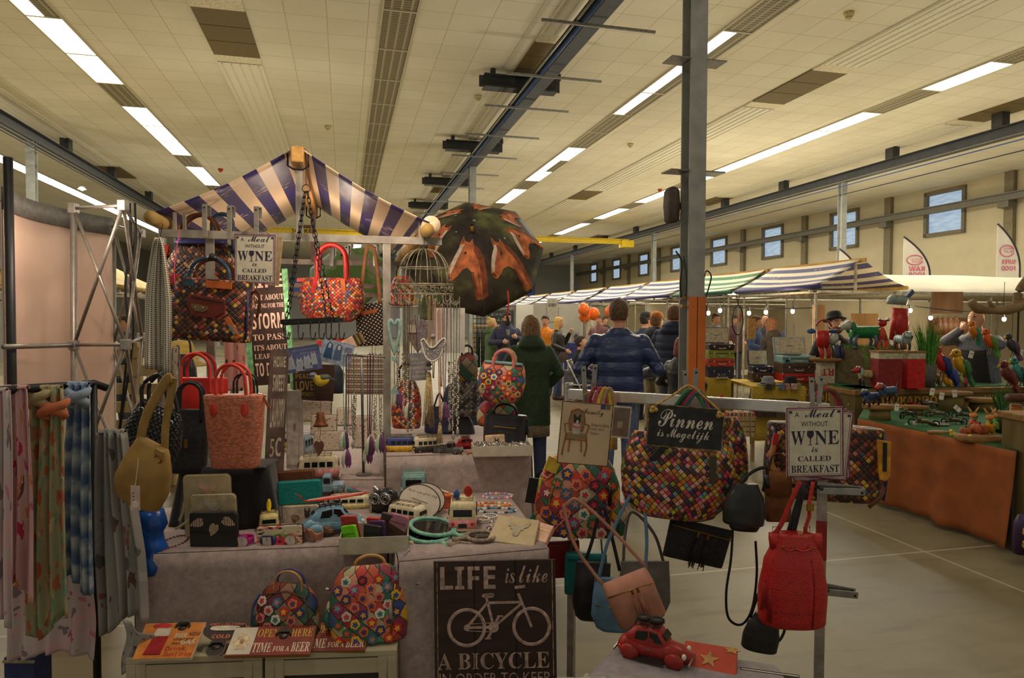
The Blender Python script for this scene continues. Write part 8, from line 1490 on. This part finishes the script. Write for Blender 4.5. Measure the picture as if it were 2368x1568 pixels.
def slab(px,py,z,w,h,label,base=0):
	k = K(px,py,z=z); t = k.th('wood_slice',label, 'wood slice'); k.M().loft([(0,0,0+base,w*.46,w*.3),(0,0,2+base,w*.5,w*.33),(0,0,h+base,w*.49,w*.32)],22,2.2).out('slice',M_EDGE,t,True)
	if base: k.M().lathe([(.1,0),(w*.3,0),(w*.28,base),(.1,base)],16).out('stump',M_OLDW,t,True)
	return k
slab(2034,972,ZG,78,10, 'wooden slice on a stump at the left end of the turf',26); slab(2114,960,ZG,64,8, 'wooden slice with red flowers beside the stump',14); slab(2200,950,ZG,90,9, 'large wooden slice on a stump at the back',36); slab(2270,950,ZG,90,9, 'wooden slice with owls right of the large one',20); slab(2262,1020,ZG,104,14, 'big wooden slice carrying the pumpkin and bunnies'); slab(2170,1003,ZG,48,6, 'short wooden offcut at the turf edge')
def bunny(px,py,d,sz,dress,label):
	k = K(px,py,d); t = k.th('bunny_figure',label, 'garden ornament'); B = Matrix.Scale(k.s*sz,4); M(B).loft([(0,0,0,12,8),(0,0,14,9,7),(0,0,26,6,5)],14).out('dress',mat(dress,.6),t,True); M(B).sph((0,0,33),(9,7,7),14,10).out('head',mat((206,140,70),.6),t,True); [M(B).loft([(s*4,0,38,2,1),(s*8,0,46,3.2,1.2),(s*13,0,54,1,.6)],10).out('ear',mat((206,150,80),.6),t,True)for s in(-1,1)]; [M(B).tube([(s*6,-2,22),(s*9,-6,12)],[2.4,2],8).out('arm',mat(dress,.6),t,True)for s in(-1,1)]; M(B).loft([(0,-5,20,2,2),(0,-6,27,5,3)],10).out('scarf',mat((60,130,100),.6),t,True); [M(B).tube([(s*5,0,0),(s*5,0,-14)],2.4,8).out('leg',mat((80,60,50),.6),t)for s in(-1,1)]
bunny(2250,992,5.5,.95,(206,90,60), 'bunny figure in a coral dress with a green scarf'); bunny(2288,1000,5.4,1.05,(214,160,40), 'bunny figure in a yellow dress in front'); bunny(2302,992,5.6,.95,(120,170,60), 'bunny figure in a green dress behind the yellow one')
def insect(px,py,sz,c,label,z=ZG):
	"little scrap metal motorcycle or ant: chain of spheres on bent wire legs with two wheels"
	k = K(px,py,z=z); t = k.th('scrap_metal_figure',label, 'garden ornament',None,random.uniform(-40,40)); B = Matrix.Scale(k.s*sz,4); m = mat(c,.35,.6,.2,60); M(B).loft([(-10,0,10,3,3),(-10,0,16,6,5),(-8,0,22,2,2)],10).out('rider',m,t,True); M(B).tube([(-22,0,8),(0,0,12),(16,0,10),(26,0,7)],[2,5,4,2],8).out('frame',m,t,True)
	for x in(-24,24): M(B).tube(arc((x,0,8),7,0,360,16)[:-1],1.8,6,True).out('wheel',TYRE,t,True)
	[M(B).tube([(x,s*3,12),(x+4,s*10,16),(x+6,s*13,1)],.8,5).out('leg',m,t)for x in(-8,4)for s in(-1,1)]; M(B).tube([(-20,-6,24),(-12,0,18),(-20,6,24)],.9,5).out('handlebar',m,t)
for a in((2100,968,1.1,(90,84,60), 'brass coloured scrap motorcycle beside the price card'),(2136,986,1.0,(100,90,60), 'scrap metal tricycle in the middle of the turf'),(2168,966,.9,(120,104,84), 'scrap metal motorbike with a rider behind the tricycle'),(2206,982,.9,(96,84,66), 'scrap metal bike before the silver dish'),(2150,940,.8,(176,170,160), 'white chain sheep figure on the turf'),(2114,942,.7,(150,50,46), 'red scrap figure on the middle slice'),(2180,925,.8,(110,40,40), 'dark red scrap figure on the large slice'),(2230,968,.8,(84,76,70), 'dark scrap figure beside the bunnies'),(2240,905,.9,(120,116,110), 'grey scrap figure on the far counter')): insect(*a)
for i,(px,py,c,lab)in enumerate(((2204,1010,(220,196,60), 'yellow chick left at the turf edge'),(2248,1022,(220,196,60), 'yellow chick below the pumpkin'))): k = K(px,py,z=ZG); t = k.th('chick_figure',lab, 'garden ornament'); k.M().sph((0,0,6),(8,6,6),12,8).out('body',mat(c,.6),t,True); k.M().sph((-5,0,13),(4.5,4,4.5),10,8).out('head',mat(c,.6),t,True); k.M().tube([(-9,0,13),(-12,0,12)],[1.5,.3],6).out('beak',mat((220,120,40),.5),t)
for px,lab in((2264, 'rust orange metal pumpkin on the big slice'),(2232, 'smaller rust orange pumpkin left on the big slice')): k = K(px,1006,z=ZG+.03); r = 18 if px>2250 else 12; t = k.th('metal_pumpkin',lab, 'garden ornament'); g = k.M(); [g.sph((r*.5*cos(a),r*.5*sin(a),r*.7),(r*.62,r*.62,r*.72),10,8)for a in[i*pi/3 for i in range(6)]]; g.out('pumpkin',mat((150,76,36),.7,0,.25,40),t,True); k.M().tube([(0,0,r*1.3),(2,0,r*1.7)],2,6).out('stalk',mat((70,60,40),.7),t)
k = K(2170,985,z=ZG); t = k.th('silver_dish', 'shiny silver dish lying on the turf', 'dish'); k.M().lathe([(.1,2),(18,2),(22,6),(20,6),(.1,4)],24).out('dish',CHROME,t,True)
for px,py,r,lab in((2098,988,-40, 'tilted white price card left on the turf'),(2116,982,0, 'white price card with a green print on the turf'),(2214,945,-50, 'white price tag hanging right at the large slice'),(2156,906,10, 'white price tag left on the counter edge'),(2178,916,10, 'white price tag in the middle of the counter edge'),(2208,910,-6, 'white price tag right on the counter edge'),(2074,942,6, 'white price tag under the blue tin cat'),(2246,820,14, 'white price tag hanging in front of the bald man'),(2360,816,14, 'white price tag hanging at the right edge')): k = K(px,py,6.0 if py>930 else 6.4); t = k.th('price_tag',lab, 'tag',None,0,r); k.M().box((0,0,0),(10,1,17)).out('card',WHITE,t); k.M().box((0,-.7,2),(6,.3,1)).out('print',INK,t)
k = K(2348,985,5.2); t = k.th('tiger_figure', 'orange tiger striped wooden figure with a brown welcome sign', 'garden ornament'); k.M().loft([(0,0,-50,14,10),(4,0,0,16,12),(0,0,50,13,10)],16).out('body',bands('tiger',((206,120,40),(206,120,40),(60,40,30)),1,70,.6),t,True); k.M().tube([(-24,-8,66),(40,-8,66)],14,10,flat=.7).out('sign_board',mat((84,50,34),.7),t,True); k.M().text('WELKOM', 'sans',-22,60,34,72,-18.5).out('lettering',mat((176,150,70),.6),t)
for(a,b)in(((1632,706),(1892,712)),((2098,706),(2330,722))):
	d = 10.2 if a[0]<2000 else 9.0; p,q = at(*a,d),at(*b,d); t = thing('festoon_cable', 'thin dark cable the bulbs hang from, %s'%('over the record players' if d>10 else 'over the tin animals'), 'cable',p); M().tube(smooth_path([(0,0,0),(q-p)*.5-Vector((0,0,.03)),q-p],6),.008,6).out('cable',BLACK,t,True)
k = K(2310,712,6.0); t = k.th('driftwood_branch', 'gnarled driftwood branch hanging across the right side', 'branch'); DW = wood('driftwood',(110,88,60),(150,124,88),(6,6,6)); k.M().tube(smooth_path([(-66,0,16),(-52,0,0),(-20,0,-6),(20,0,-4),(48,0,6),(74,0,24)],5),[8,9,10,9,10,11,12,11,10,9,9,8,9,10,11,12,12,11,12,13,13,12,12,12,12,12][:26],10).out('main_branch',DW,t,True); k.M().tube(smooth_path([(40,0,6),(46,0,40),(66,0,70),(80,0,84)],5),9,10).out('side_branch',DW,t,True); k.M().tube([(-14,0,-4),(-24,0,16)],[7,4],8).out('stub',DW,t,True); k.M().tube([(10,0,0),(12,0,60)],.6,5).out('wire',BLACK,t)
for i,px in enumerate((2168,2180,2194,2208)): k = K(px,752,9.2+.1*i); t = k.th('leather_apron',['leftmost', 'second', 'third', 'rightmost'][i]+' of the brown leather pieces hanging under the white tent', 'leather goods', 'brown leather pieces under the white tent'); k.M().loft([(0,0,-22,8,3),(2,0,-6,12,4),(0,0,14,8,3),(0,0,18,2,1)],14).out('leather',mat((110,66,34),.5,0,.2),t,True); k.M().tube(arc((0,0,18),3,0,180,8),.5,5).out('hook',BLACK,t)
for px,py,w_,h_,d,c,lab in((1892,790,26,170,9.6,(150,110,70), 'tall brown wooden board left of the bowler hat'),(1998,800,60,150,10.4,(166,124,78), 'tall pale wooden boards behind the green tin dog'),(2190,800,90,130,9.9,(96,66,40), 'dark wooden partition behind the leather pieces'),(2190,700,70,50,9.8,(110,80,50), 'wooden shelf board under the white tent')): k = K(px,py,d); t = k.th('wooden_board',lab, 'wooden board'); k.M().box((0,0,0),(w_,6,h_)).out('boards',wood('board%d'%px,c,tuple(min(255,v+24)for v in c),(6,6,1)),t)
# ---------------------------------------------------------------- flags, hall details
def flag(px,py,d,w,h,lines,label):
	k = K(px,py,d); t = k.th('feather_flag',label, 'flag'); C = [(w*(1-(1-v)**2.1)if False else w*(1-v**2.2),h*v)for v in[i/14 for i in range(15)]]
	g = k.M(); g.prism([(0,-h*.35),(w,-h*.35)]+[(x,z)for x,z in C]+[],-.6,.6); g.out('banner',mat((206,200,188),.8,0,.03,3),t); k.M().tube([(w,0,-h*.35)]+[(x,0,z)for x,z in C],2.4,8).out('curved_pole',mat((40,34,44),.5),t,True); k.M().tube([(w,0,-h*.3),(w,0,-h*.35-(py+h*.35+k.s*0-900)*0-k.loc.z/k.s+h*.35)],2,8).out('pole',BLACK,t)
	PKM = mat((196,84,120),.7); k.M().tube([(w*.42+w*.3*cos(a),-1.4,h*.42+h*.12*sin(a))for a in[R(20+i*320/22)for i in range(23)]],1.1,6).out('logo_ring',PKM,t)
	for tx,z0,z1,q in lines: g = M(Matrix.Scale(k.s,4)@Matrix.Translation((w*.5,-1.4,0))@Matrix.Scale(-1,4,(1,0,0))); g.text(tx, 'sans' if q else '',-w*(.3 if q else .22),h*z0,w*(.3 if q else .22),h*z1); g.out('lettering',PKM,t)
flag(2088,640,16.5,62,92,[('GEDROOGD',.42,.46,0),('FRUIT',.35,.4,0),('RAW',.14,.26,1),('FOOD',.0,.11,1)], 'white feather flag with mirrored words raw food'); flag(2304,626,15.5,54,108,[('GEDROOGD',.45,.49,0),('FRUIT',.38,.43,0),('SUPER',.14,.24,1),('FOOD',.0,.1,1)], 'white feather flag with mirrored words super food'); flag(1940,636,18.5,40,60,[('RAW',.0,.1,1)], 'white feather flag peeping out above the near striped stall')
t = hthing('overhead_crane', 'yellow overhead crane beam across the hall', 'crane',(3.2,28.4,4.9)); MY = mat((206,176,30),.5); M().box((0,0,0),(18.0,.2,.02)).box((0,0,.2),(18.0,.2,.02)).box((0,0,.1),(18.0,.02,.2)).out('girder',MY,t); [M().box((x,0,.0),(.5,.5,.3)).out('end_carriage',MY,t)for x in(-8.9,8.9)]; [M().text('500 KG', 'sans',x,.04,x+.8,.2,-.03).out('lettering',BLACK,t)for x in(-5.2,1.6)]; M().prism([(-2.6,0),(-2.3,0),(-2.35,-.2),(-2.5,-.2)],-.05,.05).out('green_hook_block',mat((40,140,90),.5),t)
M_PIPE = mat((60,84,130),.4,.2); t = hthing('blue_pipe', 'long blue pipe under the middle steel beam', 'pipe',(2.98,28,5.43)); M().tube([(0,-27,0),(0,27,0)],.024,10).out('pipe',M_PIPE,t,True); t = hthing('grey_pipe', 'grey cable pipe beside the blue pipe', 'pipe',(2.9,28,5.45)); M().tube([(0,-27,0),(0,27,0)],.016,8).out('pipe',STEEL,t,True)
for x,nm in((13.45, 'right'),(-6.5, 'left')):
	for dx,dz,m,lab in((0,-.12,M_PIPE if x>0 else DSTEEL, 'thin pipe below the %s steel beam'%nm),(-.12,-.02,mat((120,116,104),.6,.2), 'bright cable tray along the %s steel beam'%nm),(.2,-.3,DSTEEL, 'dark lower pipe hung under the %s steel beam'%nm)): t = hthing('service_pipe',lab, 'pipe',(x+dx,28,5.45+dz)); M().tube([(0,-29,0),(0,27,0)],.014,8).out('pipe',m,t,True)
for i,y in enumerate((8.45,10.4,12.05,14.0,15.9,17.9,19.8,22.3,25)): t = hthing('perforated_rail', 'perforated steel rail across the middle beam', 'steel rail',(3.2,y,5.4), 'perforated rails across the middle beam'); M().box((0,0,0),(1.55,.04,.03)).box((0,0,-.016),(1.55,.02,.006)).out('rail',mat((140,138,130),.5,.3),t); [M().tube(arc((q,0,.03),.03,0,360,10)[:-1],.008,5,True).out('pipe_clamp',BLACK,t,True)for q in(-.22,-.3)]
for px,py,lab,c in((1963,30, 'cream smoke detector on the ceiling at the upper right',0),(1106,222, 'cream smoke detector on the ceiling beside the cross beam',0),(758,292, 'cream smoke detector on the ceiling above the striped canopy',0),(2282,314, 'yellowed smoke detector above the right steel beam',0),(1458,333, 'cream smoke detector between the right light rows',0),(510,391, 'little red detector on the ceiling left of the canopy',1),(1526,438, 'little red detector left of the steel column',1)): k = K(px,py,z=ZC-.005); t = thing('smoke_detector',lab, 'smoke detector',(k.loc.x,k.loc.y,ZC)); M().lathe([(.001,-.1),(.035,-.1),(.045,-.06),(.07,-.05),(.075,0),(.001,0)],18).out('detector',mat((186,44,36),.5)if c else mat((206,190,140),.6),t,True); M().lathe([(.046,-.075),(.05,-.07),(.046,-.065)],18).out('ring',mat((150,136,100),.6),t)
# fittings on the near steel column
cx,cy = 3.2,5.94; M_OR = mat((206,112,44),.5,0,.06,4); t = hthing('orange_board', 'two orange boards screwed to the near steel column', 'column guard',(cx,cy-.1,0))
for x in(-.046,.046): M().box((x,-.005,1.2),(.083,.02,1.3)).out('board',M_OR,t,bev=.002); [M().sph((x,-.017,z),.005,8,6).out('screw',STEEL,t,True)for z in(.8,1.3,1.76)]
for z in(4.05,3.02): t = hthing('bracket_plate', 'pair of flat steel plates sticking out %s on the near column'%('high' if z>3.5 else 'low'), 'bracket',(cx,cy,z)); [M().box((s*.18,0,0),(.2,.2,.012)).out('plate',mat((120,116,106),.5,.3),t)or[M().tube([(s*(.14+.08*i),-.06,-.007),(s*(.14+.08*i),-.06,.007)],.008,8).out('bolt_hole',BLACK,t)for i in range(2)]for s in(-1,1)]
t = hthing('loudspeaker', 'rounded dark loudspeaker mounted on the near column', 'speaker',(cx-.17,cy+.1,2.72)); M().loft([(0,0,-.17,.03,.06),(0,0,-.14,.055,.09),(0,0,.0,.065,.1),(0,0,.14,.055,.09),(0,0,.17,.03,.06)],18,3).out('cabinet',mat((76,64,56),.6),t,True); M().box((.06,0,0),(.06,.04,.06)).out('mount',BLACK,t)
t = hthing('valve_taps', 'brass valves with black hoses on the near column', 'valve',(cx-.12,cy,1.78)); [M().box((0,-.06,z),(.04,.04,.03)).out('valve',BRASS,t,bev=.004)for z in(-.02,.06)]; M().tube(smooth_path([(-.02,-.06,.06),(-.03,-.06,.2),(-.01,-.04,.4),(-.05,0,.5)],5),.008,6).out('hose',BLACK,t,True); M().tube(smooth_path([(.02,-.06,.06),(.03,-.06,.25),(.0,-.05,.45)],5),.008,6).out('hose',mat((40,60,50),.5),t,True)
t = hthing('power_cable', 'looping black cable right of the near column', 'cable',(cx+.13,cy,1.8)); M().tube(smooth_path([(0,0,0),(.03,-.02,.12),(.06,-.02,.25),(.02,0,.3),(-.01,0,.2)],6),.007,6).out('cable',BLACK,t,True); M().box((0,-.02,-.08),(.02,.03,.1)).out('plug',BLACK,t)
k = K(1056,640,14);
for i,(px,py,d,w_,h_,c,lab)in enumerate(((1244,895,15,60,30,(206,110,40), 'orange and dark bean bags on the floor far back'),(1395,815,14,40,50,(120,90,60), 'stacked brown goods on a far table behind the blue jacket'),(1330,868,13.6,50,26,(90,90,96), 'grey boxes beside the sitting man'),(1316,900,12.8,18,30,(150,148,150), 'small grey box on the floor at the folding chair'),(1340,800,15.5,70,16,(56,60,110), 'blue covered far table behind the sitting man'))): k = K(px,py,d); t = k.th('goods_pile' if i!=4 else 'far_table',lab, 'goods' if i!=4 else 'table'); zf = -k.loc.z/k.s; k.M().box((0,0,(h_/2+zf)/2 if i in(0,2,4)or True else 0),(w_,24,h_/2-zf)).out('body',mat(c,.8,0,.2,20),t,bev=.02)
k = K(370,740,5.4); lamp('far_stall_lamp', 'POINT',H(-3.4,10.5,2.0),20,(1,.8,.55),.1); lamp('far_stall_lamp', 'POINT',H(7.2,16,1.9),30,(1,.85,.6),.1); lamp('far_stall_lamp', 'POINT',H(7.2,22,1.9),30,(1,.85,.6),.1); lamp('tent_lamp', 'POINT',H(12,11.5,1.95),40,(1,.85,.6),.1)
